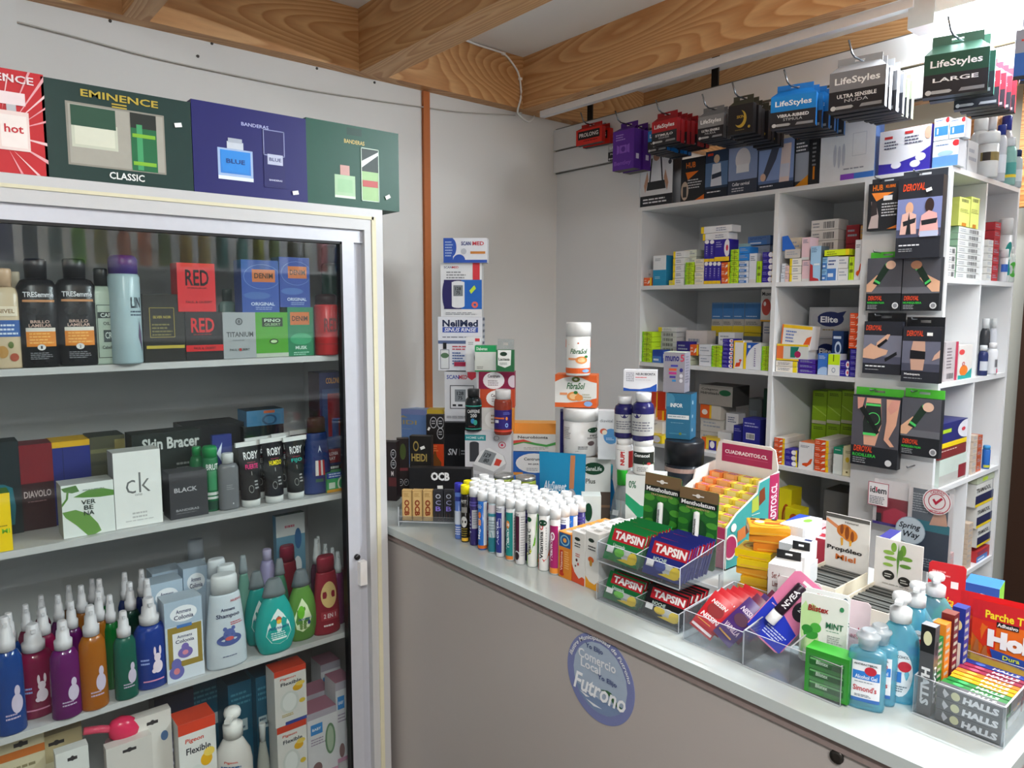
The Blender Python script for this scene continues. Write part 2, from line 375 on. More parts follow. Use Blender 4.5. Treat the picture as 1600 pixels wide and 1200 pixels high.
def btz(z, u, v, wpx, top, kind, name, label, **k):       # (u,v): lowest point of the base rim
    P = onz(u, v, z); r = wpx/2/F*dist(P); d = Vector((P.x, P.y, 0)).normalized(); P = P+d*r*(.55 if kind in ('flip','pump','oval','flask','teardrop') else .9); return bottle(P, r, zat(P, top)-z, kind, name, label, **k)
# =============== the room ===============
WX, PY, CT = -2.11, 2.0, .99           # left wall, partition plane, counter top
def stucco(name, h, rough=.6):
    m = bpy.data.materials.new(name); m.use_nodes = True; n = m.node_tree; p = n.nodes['Principled BSDF']; c = lin(h)
    tc = n.nodes.new('ShaderNodeTexCoord'); a = n.nodes.new('ShaderNodeTexNoise'); a.inputs['Scale'].default_value = 2.2; a.inputs['Detail'].default_value = 5
    n.links.new(tc.outputs['Object'], a.inputs['Vector'])
    mx = n.nodes.new('ShaderNodeMix'); mx.data_type = 'RGBA'; mx.inputs[6].default_value = (c[0]*.92, c[1]*.92, c[2]*.91, 1); mx.inputs[7].default_value = (*c, 1)
    n.links.new(a.outputs[0], mx.inputs[0]); n.links.new(mx.outputs[2], p.inputs['Base Color']); p.inputs['Roughness'].default_value = rough
    b = n.nodes.new('ShaderNodeBump'); b.inputs['Strength'].default_value = .05; a2 = n.nodes.new('ShaderNodeTexNoise'); a2.inputs['Scale'].default_value = 300
    n.links.new(tc.outputs['Object'], a2.inputs['Vector']); n.links.new(a2.outputs[0], b.inputs['Height']); n.links.new(b.outputs[0], p.inputs['Normal']); return m
m_wall = stucco('painted_board', 'dcdad6'); m_ceil = stucco('ceiling_board', 'f0f0ee'); m_floor = stucco('vinyl_floor', '77706a', .4)
m_mel = stucco('white_melamine', 'e4e6e8', .35); m_mel2 = stucco('cabinet_melamine', 'c6c6c6', .35); m_edge = mat('d8d2b4', .5); m_alu = mat('c2c4cb', .35, .15, 'white_aluminium')
W_y = wood('pine_along_y', 'bd8148', 'dca870', 1); W_x = wood('pine_along_x', 'c68c54', 'e2b27c', 0)
def slab(name, x0, y0, z0, x1, y1, z1, m, bevel=0):
    # placed about its own corner so grain and noise differ from piece to piece
    b = MB(); b.box(0, 0, 0, x1-x0, y1-y0, z1-z0, m); return struct(b.obj(name, None, (x0, y0, z0), 0, bevel))
slab('floor', WX-.05, -3, -.05, 3, 4.2, 0, m_floor)
slab('wall_left', WX-.08, -3, 0, WX, 4.2, 2.5, m_wall)
slab('ceiling', WX-.08, -3, 2.42, 3, 4.2, 2.5, m_ceil)
slab('wall_back', WX, 3.5, 0, 3, 3.58, 2.42, stucco('back_room_paint', 'b9beb8'))
slab('wall_front', WX, -3.08, 0, 3, -3, 2.42, m_wall)
# partition: white board left of the shelf unit
slab('partition_wall', WX, PY, 0, -1.693, PY+.018, 2.045, m_mel)
# beams
def beam(name, x0, y0, z0, x1, y1, z1, m): return slab(name, x0, y0, z0, x1, y1, z1, m, .004)
beam('ceiling_beam', WX, -3, 2.24, -2.06, 3.4, 2.42, W_y)
beam('ceiling_beam', -2.06, 1.78, 2.238, 2.5, 1.835, 2.42, W_x)
beam('ceiling_beam', -2.06, 2.45, 2.16, 2.5, 2.505, 2.42, W_x)
beam('ceiling_beam', -2.06, 1.12, 2.236, 2.5, 1.215, 2.42, W_x)
beam('ceiling_beam', -2.06, .47, 2.238, 2.5, .53, 2.42, W_x)
beam('shelf_back_beam', -2.06, 2.60, 1.80, -.80, 2.66, 2.12, W_x)
o = slab('trim_1', WX, .135, 2.03, WX+.04, .25, 2.42, m_wall)
slab('trim_2', WX, 1.377, 0, WX+.012, 1.402, 2.238, mat('b5652f', .45, 0, 'orange_batten'))
# nail heads on the wall
for i, (u, v) in enumerate([(172, 33), (331, 68), (309, 88), (495, 107), (585, 129)]):
    P = onx(u, v, WX); b = MB(); b.lathe([(.004, 0), (.004, .002), (.002, .003)], '4a4540', n=8); o = b.obj('nail_head', None, P); o.rotation_euler = (0, math.pi/2, 0)
    tag(o, ['dark nail head high on the left wall above the red gift box', 'dark nail head under the dark ceiling beam, highest of the middle pair', 'dark nail head below another one above the blue gift box', 'small nail head just under the beam above the green gift box', 'faint nail head beside the top of the orange batten'][i], 'nail')
# far door frame seen past the shelf unit
P = sol_y(1574, 3.45, .6)
slab('door_1', P.x+.0, 3.44, 0, P.x+.9, 3.5, 2.0, mat('3a2418', .5))
slab('wall_back_panel', sol_y(1586, 3.4, 1.6).x-.02, 3.40, 1.92, sol_y(1586, 3.4, 1.6).x+.9, 3.44, 2.42, wood('pine_panel', '9a5f28', 'd9a05c', 0))
# slatwall: boards with dark grooves
b = MB(); b.box(0, .012, 0, 2.6, .02, .17, '6a6660'); 
sw = empty('slatwall_panel', (WX, PY-.02, 2.040)); tag(sw, 'white slatwall boards with dark grooves hung under the ceiling', 'slatwall')
b.obj('backing', sw)
for k in range(2):
    q = MB(); q.box(0.002, 0, k*.083+.004, 2.6, .014, k*.083+.080, m_mel, top=mat('c9b48a')); q.obj('board', sw, (0, 0, 0), 0, .001)
q = MB(); q.box(.16, .02, .165, .185, .026, .38, '1c1a1a'); s1 = q.obj('strap', sw)
q = MB(); q.box(.70, .02, .165, .725, .026, .38, '1c1a1a'); s1 = q.obj('strap', sw)
# lamp + trunking
t = MB(); t.box(0, 0, 0, 1.28, .022, .022, 'e8e8ea'); tr = t.obj('cable_trunking', None, (-2.03, 1.836, 2.214), 0, .002); tag(tr, 'thin white cable trunking running along the bottom of the wooden beam', 'trunking')
Lp = empty('tube_lamp', (-.75, 1.875, 2.19)); tag(Lp, 'white fluorescent tube lamp glowing under the beam by the slatwall', 'lamp')
t = MB(); t.box(0, -.03, .0, 1.3, .03, .045, mat('f0f2f4', .3)); t.obj('housing', Lp, (0, 0, 0), 0, .004)
t = MB(); t.box(-.012, -.033, -.022, .045, .033, .046, mat('c9ccd0', .3)); t.obj('end_cap', Lp, (0, 0, 0), 0, .006)
t = MB(); t.box(.045, -.026, -.018, 1.29, .026, .0, emit('f2f6ff', 9)); t.obj('diffuser', Lp, (0, 0, 0), 0, .006)
Lp2 = empty('tube_lamp', (-.55, 3.0, 2.37)); tag(Lp2, 'far tube lamp in the back room beyond the shelf end', 'lamp')
t = MB(); t.box(0, -.04, 0, 1.2, .04, .05, mat('f0f2f4', .3)); t.obj('housing', Lp2); t = MB(); t.box(.02, -.03, -.015, 1.18, .03, 0, emit('f2f6ff', 6)); t.obj('diffuser', Lp2)
# cables
def cable(name, pts, r, h, label):
    b = MB(); P = [Vector(p) for p in pts]; q = []
    for i in range(len(P)-1):
        p0, p1, p2, p3 = P[max(i-1, 0)], P[i], P[i+1], P[min(i+2, len(P)-1)]
        for k in range(6):
            t = k/6; q.append(.5*((2*p1)+(p2-p0)*t+(2*p0-5*p1+4*p2-p3)*t*t+(3*p1-p0-3*p2+p3)*t*t*t))
    q.append(P[-1]); b.tube(q, r, mat(h, .4)); o = b.obj(name); tag(o, label, 'cable'); return o
X1 = -2.055
cable('power_cable', [onx(u, v, X1) for u, v in [(700, 50), (735, 66), (768, 77), (787, 84), (800, 98), (811, 118), (814, 150), (809, 172)]]+[onx(u, v, -2.10) for u, v in [(812, 180), (826, 190), (835, 180), (822, 174), (812, 176)]], .0035, 'eeeeea', 'white power cable clipped along the lit beam into the corner')
cable('thin_cord', [onx(u, v, -2.10) for u, v in [(0, 27), (120, 58), (240, 90), (360, 116), (480, 140), (590, 157), (660, 167), (720, 175), (805, 180)]], .002, 'b9b5ac', 'thin pale cord sagging across the upper left wall')
for i, (u, v) in enumerate([(787, 84), (813, 123)]):
    c = MB(); c.box(-.008, -.006, -.004, .004, .006, .004, 'f6f6f2'); tag(c.obj('cable_clip', None, onx(u, v, X1)), ['white cable clip on the beam face below the ceiling', 'white cable clip in the beam corner above the trunking'][i], 'clip')
# ---- the counter ----
XE = -.233
cn = empty('counter', (-2.10, .8765, 0)); tag(cn, 'long pale shop counter with glossy top and round town sticker on its front', 'counter')
L_ = XE+2.10
b = MB(); b.box(0, 0, CT-.018, L_, .62, CT, stucco('counter_laminate', 'c3cbc9', .12)); b.obj('countertop', cn, (0, 0, 0), 0, .002)
b = MB(); b.box(0, .006, CT-.034, L_-.004, .6, CT-.018, mat('94837e', .5)); b.obj('dark_band', cn)  # darker taupe strip, slightly set back below the countertop
b = MB(); b.box(0, .010, 0, L_-.01, .03, CT-.034, stucco('counter_panel', 'b9b1ac', .30)); b.box(L_-.03, .03, 0, L_-.01, .60, CT-.034, m_mel); b.obj('front_panel', cn)
P = ony(1308, 1182, .886); b = MB(); b.lathe([(.009, 0), (.009, .003), (.004, .003)], mat('4c4844', .3, .8), n=14); o = b.obj('lock', cn, (P.x+2.10, .010, P.z)); o.rotation_euler = (math.pi/2, 0, 0)
# the sticker: disc on the front panel
P = ony(937, 1060, .886); e1 = ony(884, 1050, .886); e2 = ony(991, 1070, .886); zt = ony(925, 986, .886).z; zb = ony(950, 1136, .886).z
R = (zt-zb)/2; cc = Vector((P.x, .8862, (zt+zb)/2)); b = MB(); b.lathe([(R, 0), (R, .0006)], mat('6f76a6', .4), n=64)
st = MB(); st.prism([(R*math.cos(a*math.pi/32), R*math.sin(a*math.pi/32)) for a in range(64)], -.0008, 0, mat('7c83b2', .4))
D = 2*R
def fS(u, v, L): return ((u-.5)*D, -.0008-L*LH, (v-.5)*D)
wh = 'eceef2'; nv = '4a5585'
st.art(fS, D, D, [('e', .5, .5, .40, .40, 'a9b8ca'), ('p', [(.13,.33),(.3,.30),(.5,.26),(.7,.28),(.86,.32),(.80,.22),(.66,.13),(.5,.10),(.34,.13),(.2,.22)], '7f93b4'),
  ('p', [(.2,.25),(.36,.23),(.3,.21)], wh), ('p', [(.3,.19),(.55,.17),(.42,.15)], wh), ('p', [(.25,.3),(.5,.285),(.4,.265)], wh),
  ('p', [(.50,.38),(.62,.415),(.68,.41),(.78,.32),(.84,.30),(.80,.27),(.7,.31),(.66,.36),(.6,.385)], '3d6a45'),
  ('t', 'Yo Elijo', .42, .81, .26, .07, nv), ('t', 'Comercio', .46, .70, .56, .11, wh), ('t', 'Local', .37, .595, .30, .10, wh), ('t', 'Yo Elijo', .62, .52, .28, .07, nv),
  ('t', 'Futrono', .50, .36, .78, .21, 'f6f8fa', dict(shear=.3)), ('t', 'Ilustre Municipalidad de Futrono', .5, .945, 1.16, .065, wh, dict(arc=.45, shear=.2))])
so = st.obj('round_sticker', cn, (cc.x+2.10, .0098, cc.z)); so['label'] = 'round blue-grey sticker about shopping locally in Futrono'
# ---- back shelf unit ----
SZ = [1.871, 1.599, 1.332, 1.051, .77, .49, .10]
su = empty('shelf_unit', (-1.693, PY, 0)); tag(su, 'white open shelf unit with square bays full of medicine behind the counter', 'shelf unit')
def sp(name, x0, y0, z0, x1, y1, z1, m=m_mel): b = MB(); b.box(x0+1.693, y0-PY, z0, x1+1.693, y1-PY, z1, m); b.obj(name, su, (0, 0, 0), 0, .0008)
SD = .34
sp('side_panel', -1.693, PY+.0005, 0, -1.679, PY+SD, 1.858)
sp('divider', -1.176, PY+.001, 0, -1.162, PY+SD, 1.858)
sp('back_panel', -1.679, PY+SD-.006, 0, -.912, PY+SD, 1.858)
sp('end_panel', -.914, PY+.001, 0, -.704, PY+.016, 1.858)
for z in SZ:
    sp('shelf', -1.679 if z < 1.85 else -1.693, PY+.002, z-.013, -.914 if z < 1.85 else -.704, PY+SD-.006 if z < 1.85 else PY+SD, z)
# end unit: bays opening to the right
EX, EY1 = -.704, 2.515
for z in SZ[1:]:
    sp('end_shelf', -.90, PY+.0165, z-.013, EX, EY1-.0005, z)
sp('end_shelf', -.90, PY+SD+.0005, 1.858, EX, EY1, 1.871)
sp('end_divider', -.90, PY+.2575, 0, EX-.002, PY+.2675, 1.857)
sp('end_side', -.914, EY1+.0005, 0, EX, EY1+.014, 1.871)
sp('end_back', -.914, PY+.016, 0, -.902, EY1, 1.858)
# ---- display cabinet ----
CX, CY1, CZ = -1.50, .868, 1.745
cb = empty('display_cabinet', (CX, .868, 0)); tag(cb, 'white display cabinet with aluminium-framed sliding glass door', 'cabinet')
def cp(name, x0, y0, z0, x1, y1, z1, m=m_mel2, bevel=.001, par=None): b = MB(); b.box(x0-CX, y0-.868, z0, x1-CX, y1-.868, z1, m); return b.obj(name, par or cb, (0, 0, 0), 0, bevel)
DX = CX-.42; Y0c = -.75
cp('top_board', DX, Y0c, 1.727, CX, CY1, 1.745); cp('side_board', DX, .850, 0, CX, CY1, 1.727); cp('side_board', DX, Y0c, 0, CX, Y0c+.018, 1.727)
cp('back_board', DX, Y0c, 0, DX+.006, .85, 1.727)
cp('edge_strip', CX-.004, Y0c, 1.721, CX+.0006, .845, 1.7275, m_edge, 0); cp('edge_strip', CX-.004, .840, 0, CX+.0006, .8505, 1.7275, m_edge, 0)
cp('inner_frame', CX-.03, Y0c, 1.697, CX-.002, .84, 1.721); cp('inner_frame', CX-.03, .822, 0, CX-.002, .84, 1.697)
SH = [1.412, 1.085, .742, .395]
for z in SH: cp('shelf', DX+.006, Y0c+.018, z-.013, CX-.045, .822, z)
dr = cp('sliding_door', CX-.030, Y0c, 1.668, CX-.012, .822, 1.697, m_alu); 
b = MB(); b.box(CX-.030-CX, .770-.868, 0.05, -.012, .800-.868, 1.668, m_alu); b.obj('door_stile', dr)
b = MB(); b.box(-.034, .800-.868, 0.05, -.020, .822-.868, 1.697, mat('b9bbc3', .35)); b.obj('door_rail', dr)
b = MB(); b.box(-.022, Y0c-.868, .05, -.018, .772-.868, 1.67, clear('f6f9f8', .05, .0, 'door_glass')); b.obj('glass', dr)
b = MB(); b.box(-.0305, .765-.868, 0.05, -.0115, .7705-.868, 1.668, mat('111214')); b.box(-.0305, Y0c-.868, 1.663, -.0115, .77-.868, 1.6685, mat('111214')); b.obj('seal', dr)
P = onx(568, 895, CX); b = MB(); b.box(-.014, P.y-.868-.009, P.z-.03, .002, P.y-.868+.009, P.z+.027, mat('e9e7e4', .35)); b.obj('handle', dr, (0, 0, 0), 0, .003)
P = onx(561, 872, CX); b = MB(); b.lathe([(.007, 0), (.007, .006), (.004, .008)], mat('3c3a3a', .3, .7), n=14); o = b.obj('lock', dr, (-.012, P.y-.868, P.z)); o.rotation_euler = (0, math.pi/2, 0)
# =============== on top of the display cabinet ===============
FX = -1.503; ZT = CZ
def T(txt, u, v, w, h, c, **o): return ('t', txt, u, v, w, h, c, o)
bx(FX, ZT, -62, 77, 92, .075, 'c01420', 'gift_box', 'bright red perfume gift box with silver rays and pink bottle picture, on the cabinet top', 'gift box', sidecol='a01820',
   front=[('p', [(.62,.5),(1,.98),(1,.93)], 'e8a8ac'), ('p', [(.62,.48),(1,.80),(1,.77)], 'f0c8c8'), ('p', [(.62,.42),(1,.55),(1,.53)], 'e89aa0'), ('p', [(.62,.36),(1,.30),(1,.33)], 'f0c8c8'), ('p', [(.62,.3),(1,.12),(1,.16)], 'e8a8ac'), ('p', [(.6,.22),(.9,0),(.86,0)], 'f0c8c8'), ('p', [(.55,.22),(.70,0),(.67,0)], 'e89aa0'), ('p', [(.62,.6),(.85,1),(.82,1)], 'e8a8ac'), ('p', [(.5,.6),(.60,.95),(.58,.95)], 'f0c8c8'), ('p', [(.66,.45),(1,.68),(1,.66)], 'e89aa0'),
          ('r', .44,.22,.80,.60, 'ecd6cf'), ('r', .47,.25,.77,.56, 'f3e7e0'), ('r', .55,.60,.66,.68, 'b9b9bd'), ('r', .47,.66,.77,.78, 'f0dcdc'), T('hot', .62,.43,.22,.08, 'c01828'), T('EMINENCE', .45,.91,.86,.075, 'e8d6d6')])
bx(FX, ZT, 73, 303, 119, .08, '052f2a', 'gift_box', 'dark green perfume gift box with a clear window showing bottle and spray can', 'gift box', sidecol='0a332e', sticker=(.90,.72,.008,.2),
   front=[('r', .14,.15,.80,.80, '8f8c80'), ('r', .155,.17,.79,.78, 'a5a296'), ('r', .17,.34,.47,.60, 'c4c8b4'), ('r', .19,.37,.45,.57, 'd6d8c4'), ('r', .17,.56,.46,.77, '1f4a36'), ('r', .56,.16,.74,.68, '14653c'), ('r', .56,.62,.74,.78, '1a231e'), ('r', .60,.17,.64,.66, '3f9a63'), ('r', .57,.52,.73,.56, '7db52e'), ('r', .57,.22,.73,.26, '7db52e'),
          T('EMINENCE', .50,.905,.52,.075, 'b9a23a'), ('r', .44,.83,.54,.845, 'b9a23a'), ('r', .44,.80,.54,.815, 'b9a23a'), T('CLASSIC', .52,.08,.24,.075, 'e8ece8')])
bx(FX, ZT, 304, 481, 154, .075, '0e1060', 'gift_box', 'deep blue perfume gift box showing a square blue bottle and a dark can', 'gift box', sidecol='10124f', sticker=(.88,.10,.008,.2),
   front=[T('BANDERAS', .53,.82,.24,.04, 'a9aed6'), ('r', .20,.17,.50,.52, '9fb8dc'), ('r', .22,.24,.48,.50, '2f7ed0'), ('p', [(.24,.26),(.46,.26),(.48,.50),(.22,.50)], '2a86d8'), ('r', .28,.52,.42,.60, 'c4ccd6'), ('r', .29,.59,.41,.64, 'aab2be'), ('r', .20,.17,.50,.21, 'dfe8f2'), T('BLUE', .35,.38,.16,.05, '143a7a'),
          ('r', .595,.13,.79,.80, '14155c'), ('f', .595,.5,.79,.80, '8d93bc', .008), ('r', .63,.40,.77,.52, 'b9bfd6'), T('BLUE', .70,.46,.11,.04, '30336b'), T('BANDERAS', .70,.22,.12,.02, 'c8cce8')])
bx(FX, ZT, 481, 624, 183, .08, '084a39', 'gift_box', 'emerald green perfume gift box overhanging the right end of the cabinet', 'gift box', sidecol='0c4638', sticker=(.86,.17,.008,.5),
   front=[('r', .42,.88,.58,.97, '0c3b30'), T('BANDERAS', .50,.80,.22,.05, 'c9b46a'), ('r', .28,.10,.50,.38, 'a9cba4'), ('r', .28,.10,.50,.13, 'd6e6d2'), ('r', .31,.17,.47,.33, '9cc79a'), ('r', .34,.38,.44,.50, 'c79a92'), ('r', .57,.10,.76,.60, '9ec489'), ('r', .57,.46,.76,.74, '2a3a36'), ('p', [(.57,.50),(.76,.68),(.76,.72),(.57,.58)], 'e6ecec'), ('r', .58,.27,.75,.35, 'b8504e'), ('f', .565,.09,.765,.75, 'c8dccc', .008)])
# =============== first shelf (top) ===============
Z1, Z2, Z3, Z4 = SH
F1 = -1.56
G = 'toiletries on the top cabinet shelf'
btx(F1, Z1, -6, 34, 420, 'oval', 'lotion_bottle', 'floral cream lotion bottle with a blue band, at the far left of the top shelf', group=G, body='cdb99a', cap='c9a98a', art=[('r',0,.42,1,.66,'2c5aa0'),('l',.1,.6,.9,3,.06,'d6e0f0'),('e',.3,.2,.2,.09,'b88a4a'),('e',.7,.12,.16,.06,'a8503a'),('e',.6,.3,.1,.05,'5a6a30'),('r',.1,.72,.9,.86,'e6d8c0'),T('NIVEL',.5,.79,.6,.06,'8a6a40')])
for i, (u0, u1, tp) in enumerate([(38, 92, 405), (97, 152, 405)]):
    btx(F1, Z1, u0, u1, tp, 'oval', 'hair_bottle', ['black hair care bottle with orange label numbered 1', 'black hair care bottle with orange label numbered 2'][i], group=G, body='16161a', cap='1a1a1e',
        art=[T('TRESemmé',.5,.93,.8,.07,'d8d8dc'), ('r',.08,.83,.92,.86,'c48a5a'), T('BRILLO',.5,.57,.5,.04,'c8a89a'), T('LAMELAR',.5,.52,.6,.04,'c8a89a'), ('r',.12,.24,.9,.49,'d9811c'), ('r',.12,.44,.9,.49,'d8d2c8'), ('l',.2,.42,.85,4,.04,'f0b45a'), ('e',.5,.23,.11,.04,'d8d8d8'), T('12'[i],.5,.23,.05,.04,'222222'), ('l',.2,.16,.85,4,.025,'8a8a90')])
btx(F1, Z1, 147, 182, 420, 'oval', 'hair_bottle', 'sage green hair lotion bottle with black cap and framed label', group=G, body='a9b8a8', cap='15181a',
    art=[('f',.2,.06,.98,.86,'2f3a38',.03), ('r',.24,.66,.98,.75,'22302e'), T('CAPI',.6,.705,.5,.06,'d0dcd4'), T('OIL',.6,.58,.3,.05,'2f3a38'), ('r',.45,.3,.9,.48,'2a3a38'), T('CR',.66,.4,.3,.1,'c0ccc4'), T('Cabello',.62,.22,.5,.05,'2f3a38')])
btx(F1+.005, Z1, 177, 222, 400, 'can', 'hairspray_can', 'tall pale blue hairspray can with a purple cap', group=G, body='a9c0c6', cap='3f2a72', art=[T('LIN',.72,.72,.3,.13,'1a2430'), ('l',.55,.62,.95,2,.04,'48586a'), ('p',[(.9,.12),(.75,.3),(.8,.5),(.86,.36)],'5a4a6a')])
bx(F1, Z1, 227, 291, 459, .05, '24231f', 'perfume_box', 'black perfume box with a thin gold square outline and gold bar', 'perfume box', group=G, front=[('f',.15,.36,.75,.80,'b0a040',.012), T('SILVER NOIR',.45,.66,.44,.04,'b0a040'), ('l',.2,.56,.7,4,.05,'7a7440'), ('r',.05,.195,.98,.24,'b8a63e')])
rb = bx(F1, Z1, 292, 350, 487, .045, '1d1a1b', 'perfume_box', 'black perfume box with red lettering, under the red box', 'perfume box', group=G, front=[T('RED',.46,.72,.62,.30,'d82a2c'), ('r',0,.18,1,.31,'cc2226'), T('PAUL & GILBERT',.5,.245,.6,.05,'2a1a1a'), ('l',.2,.54,.8,1,.05,'8a2a2a')])
bx(F1+.002, Z1+rb.dimensions.z, 279, 338, 410, .045, 'd2282e', 'perfume_box', 'bright red perfume box with black lettering, stacked on the black one', 'perfume box', group=G, front=[T('RED',.52,.70,.62,.33,'1a1416'), ('l',.25,.5,.85,1,.05,'6a1416'), T('PAUL & GILBERT',.55,.2,.7,.05,'5a1016')])
t1 = bx(F1, Z1, 349, 401, 488, .045, '9ea2a4', 'perfume_box', 'silver grey perfume box marked with a small crest', 'perfume box', group=G, front=[T('TITANIUM',.52,.52,.80,.11,'3f4346'), ('o',.5,.80,.11,.08,'55595c',.6), ('e',.5,.80,.04,.04,'55595c'), T('PAUL GILBERT',.5,.19,.6,.05,'3a3e40'), ('r',.48,.16,.55,.22,'b02a30'), ('l',.3,.40,.7,1,.03,'666a6e')])
bx(F1, Z1, 401, 451, 488, .045, '4d9a2a', 'perfume_box', 'leaf green perfume box with a dark name plate', 'perfume box', group=G, front=[('r',.2,.68,.84,.88,'20301e'), T('PINO',.52,.82,.5,.07,'c8e0c0'), T('GILBERT',.52,.73,.5,.06,'8ab07a'), ('e',.55,.35,.14,.06,'2a3a20'), ('e',.55,.35,.1,.035,'b8d8a0'), ('r',0,0,1,.09,'b0b8a8')])
t3 = bx(F1, Z1, 451, 491, 480, .045, '227a52', 'perfume_box', 'green textured cologne box with a copper plate beside the red can', 'perfume box', group=G, front=[('r',.1,.64,.84,.90,'c06a34'), T('DENIM',.47,.77,.6,.1,'3a2a1a'), ('e',.5,.35,.42,.12,'3a9a6a'), T('MUSK',.5,.17,.45,.07,'d0e8dc'), ('l',.2,.08,.85,2,.04,'a0d0b8')])
dn = [('r',.28,.58,.90,.82,'c06a34'), T('DENIM',.59,.70,.5,.1,'3a2a1a'), ('o',.55,.68,.5,.24,'6a86c4',.97), ('e',.4,.32,.36,.07,'4466a8'), T('ORIGINAL',.55,.16,.64,.065,'c8d4ec'), ('l',.35,.10,.88,2,.035,'8aa0d0')]
bx(F1, Z1+t1.dimensions.z, 379, 437, 405, .045, '2e4f9c', 'perfume_box', 'denim blue cologne box standing on the silver and green boxes', 'perfume box', group=G, front=dn)
bx(F1, Z1+t3.dimensions.z, 438, 485, 401, .045, '2c4794', 'perfume_box', 'denim blue cologne box standing on the green textured box', 'perfume box', group=G, front=dn)
btx(F1, Z1, 493, 529, 460, 'can', 'deodorant_can', 'red deodorant can with a dark cap at the right end of the top shelf', group=G, body='c3262a', cap='2a1416', art=[T('RED',.5,.62,.5,.3,'6a1216'), ('r',0,.2,1,.215,'8a1a1c')])
btx(F1-.09, Z1, 505, 533, 384, 'can', 'deodorant_can', 'tall dark green deodorant can behind the red can', group=G, body='164234', cap='0f1a16', art=[('r',0,.25,1,.29,'9ab02a')])
for i, (u0, u1, tp, b, c) in enumerate([(70, 98, 452, '9aa8b4', '2a3f6a'), (118, 140, 448, '7a8a9a', '24365a'), (20, 44, 425, 'b0a89a', 'c8b8a0'), (345, 372, 452, '6a8a84', '3a4a46')]):
    btx(F1-.11, Z1, u0, u1, tp, 'oval', 'hair_bottle', ['grey blue bottle half hidden behind the first black hair bottle', 'slate bottle half hidden behind the second black hair bottle', 'beige bottle behind the floral lotion bottle', 'teal grey bottle behind the red perfume box'][i], group=G, body=b, cap=c, art=[('r',.2,.2,.8,.6,'c8ccd0'), ('l',.25,.55,.75,4,.08,'5a6068')])
bx(F1, Z1, 531, 541, 490, .04, 'b8b08a', 'perfume_box', 'narrow tan box edge beside the red deodorant can', 'perfume box', group=G)
# =============== second shelf ===============
G = 'toiletries on the second cabinet shelf'
bx(-1.548, Z2, -42, 21, 778, .05, 'f2cf08', 'perfume_box', 'bright yellow box at the left edge of the second shelf', 'perfume box', group=G, topcol='4a7a2a', front=[T('MI',.85,.35,.2,.08,'7ac02a'), ('l',.7,.45,.95,1,.04,'8a7a10')])
bx(-1.66, Z2, -30, 38, 696, .06, '1e2a2e', 'perfume_box', 'black box with a teal panel behind the yellow box', 'perfume box', group=G, front=[('p',[(.2,.1),(.8,.1),(.85,.3),(.8,.5),(.6,.55),(.2,.55)],'1d6a78')])
bx(-1.665, Z2, 36, 89, 697, .06, '3a1f22', 'perfume_box', 'maroon to black perfume box left of the blue and yellow one', 'perfume box', group=G, topcol='6a2a30', front=[('r',0,.55,1,1,'7a1f28'), T('DIAVOLO',.5,.42,.8,.08,'c8b8b8'), ('l',.2,.34,.8,1,.03,'8a6a6a')])
bx(-1.67, Z2, 88, 147, 692, .07, '27307a', 'perfume_box', 'navy perfume box with yellow top edge and red patch', 'perfume box', group=G, topcol='d6a81c', front=[('r',0,.93,1,1,'d6a81c'), ('r',.3,.35,.85,.52,'a82c3a'), ('r',.27,0,.29,.93,'1a2058')])
bx(-1.675, Z2, 147, 201, 684, .07, '4a4a38', 'perfume_box', 'dark olive striped perfume box between the navy box and the black after shave box', 'perfume box', group=G, topcol='2e342e', front=[('r',0,.8,1,.85,'6a6848'), ('r',0,.65,1,.7,'38382a'), ('r',.7,.55,1,.95,'8a7f4c'), T('CLUB',.5,.3,.5,.06,'8a8a70')])
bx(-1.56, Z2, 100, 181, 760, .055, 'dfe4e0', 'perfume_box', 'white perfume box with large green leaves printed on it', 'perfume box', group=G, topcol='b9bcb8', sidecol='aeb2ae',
   front=[('p',[(.22,.76),(.5,.86),(.8,.86),(1,.80),(1,.70),(.7,.70),(.4,.73)],'5b8a3e'), ('p',[(0,.50),(.25,.52),(.5,.40),(.66,.2),(.72,.05),(.6,0),(.45,0),(.25,.22),(.05,.4)],'6a9648'), ('p',[(0,.95),(.05,.88),(.2,.84),(.34,.86),(.28,.98)],'4f7a38'), ('p',[(.0,.6),(.12,.74),(.14,.88),(.10,.88),(.08,.75),(0,.66)],'5b8a3e'),
          T('VER',.5,.64,.28,.085,'2f3a34'), T('BE',.5,.535,.18,.085,'2f3a34'), T('NA',.5,.43,.2,.085,'2f3a34'), ('l',.4,.88,.85,1,.035,'7a8a80')])
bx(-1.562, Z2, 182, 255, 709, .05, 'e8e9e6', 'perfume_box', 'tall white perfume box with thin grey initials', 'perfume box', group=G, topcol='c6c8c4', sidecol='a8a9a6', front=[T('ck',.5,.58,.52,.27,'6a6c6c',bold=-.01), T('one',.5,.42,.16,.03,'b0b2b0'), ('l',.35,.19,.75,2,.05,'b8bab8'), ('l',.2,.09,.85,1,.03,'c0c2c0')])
bx(-1.64, Z2, 212, 318, 681, .06, '1e2622', 'perfume_box', 'wide black after shave box with white lettering', 'perfume box', group=G, front=[T('Skin Bracer',.56,.865,.84,.15,'c8ccc8',bold=.03), T('After Shave',.62,.45,.36,.07,'9aa09c'), T('& Alcohol',.62,.36,.3,.06,'9aa09c'), ('l',.62,.6,.9,2,.06,'8a908c')])
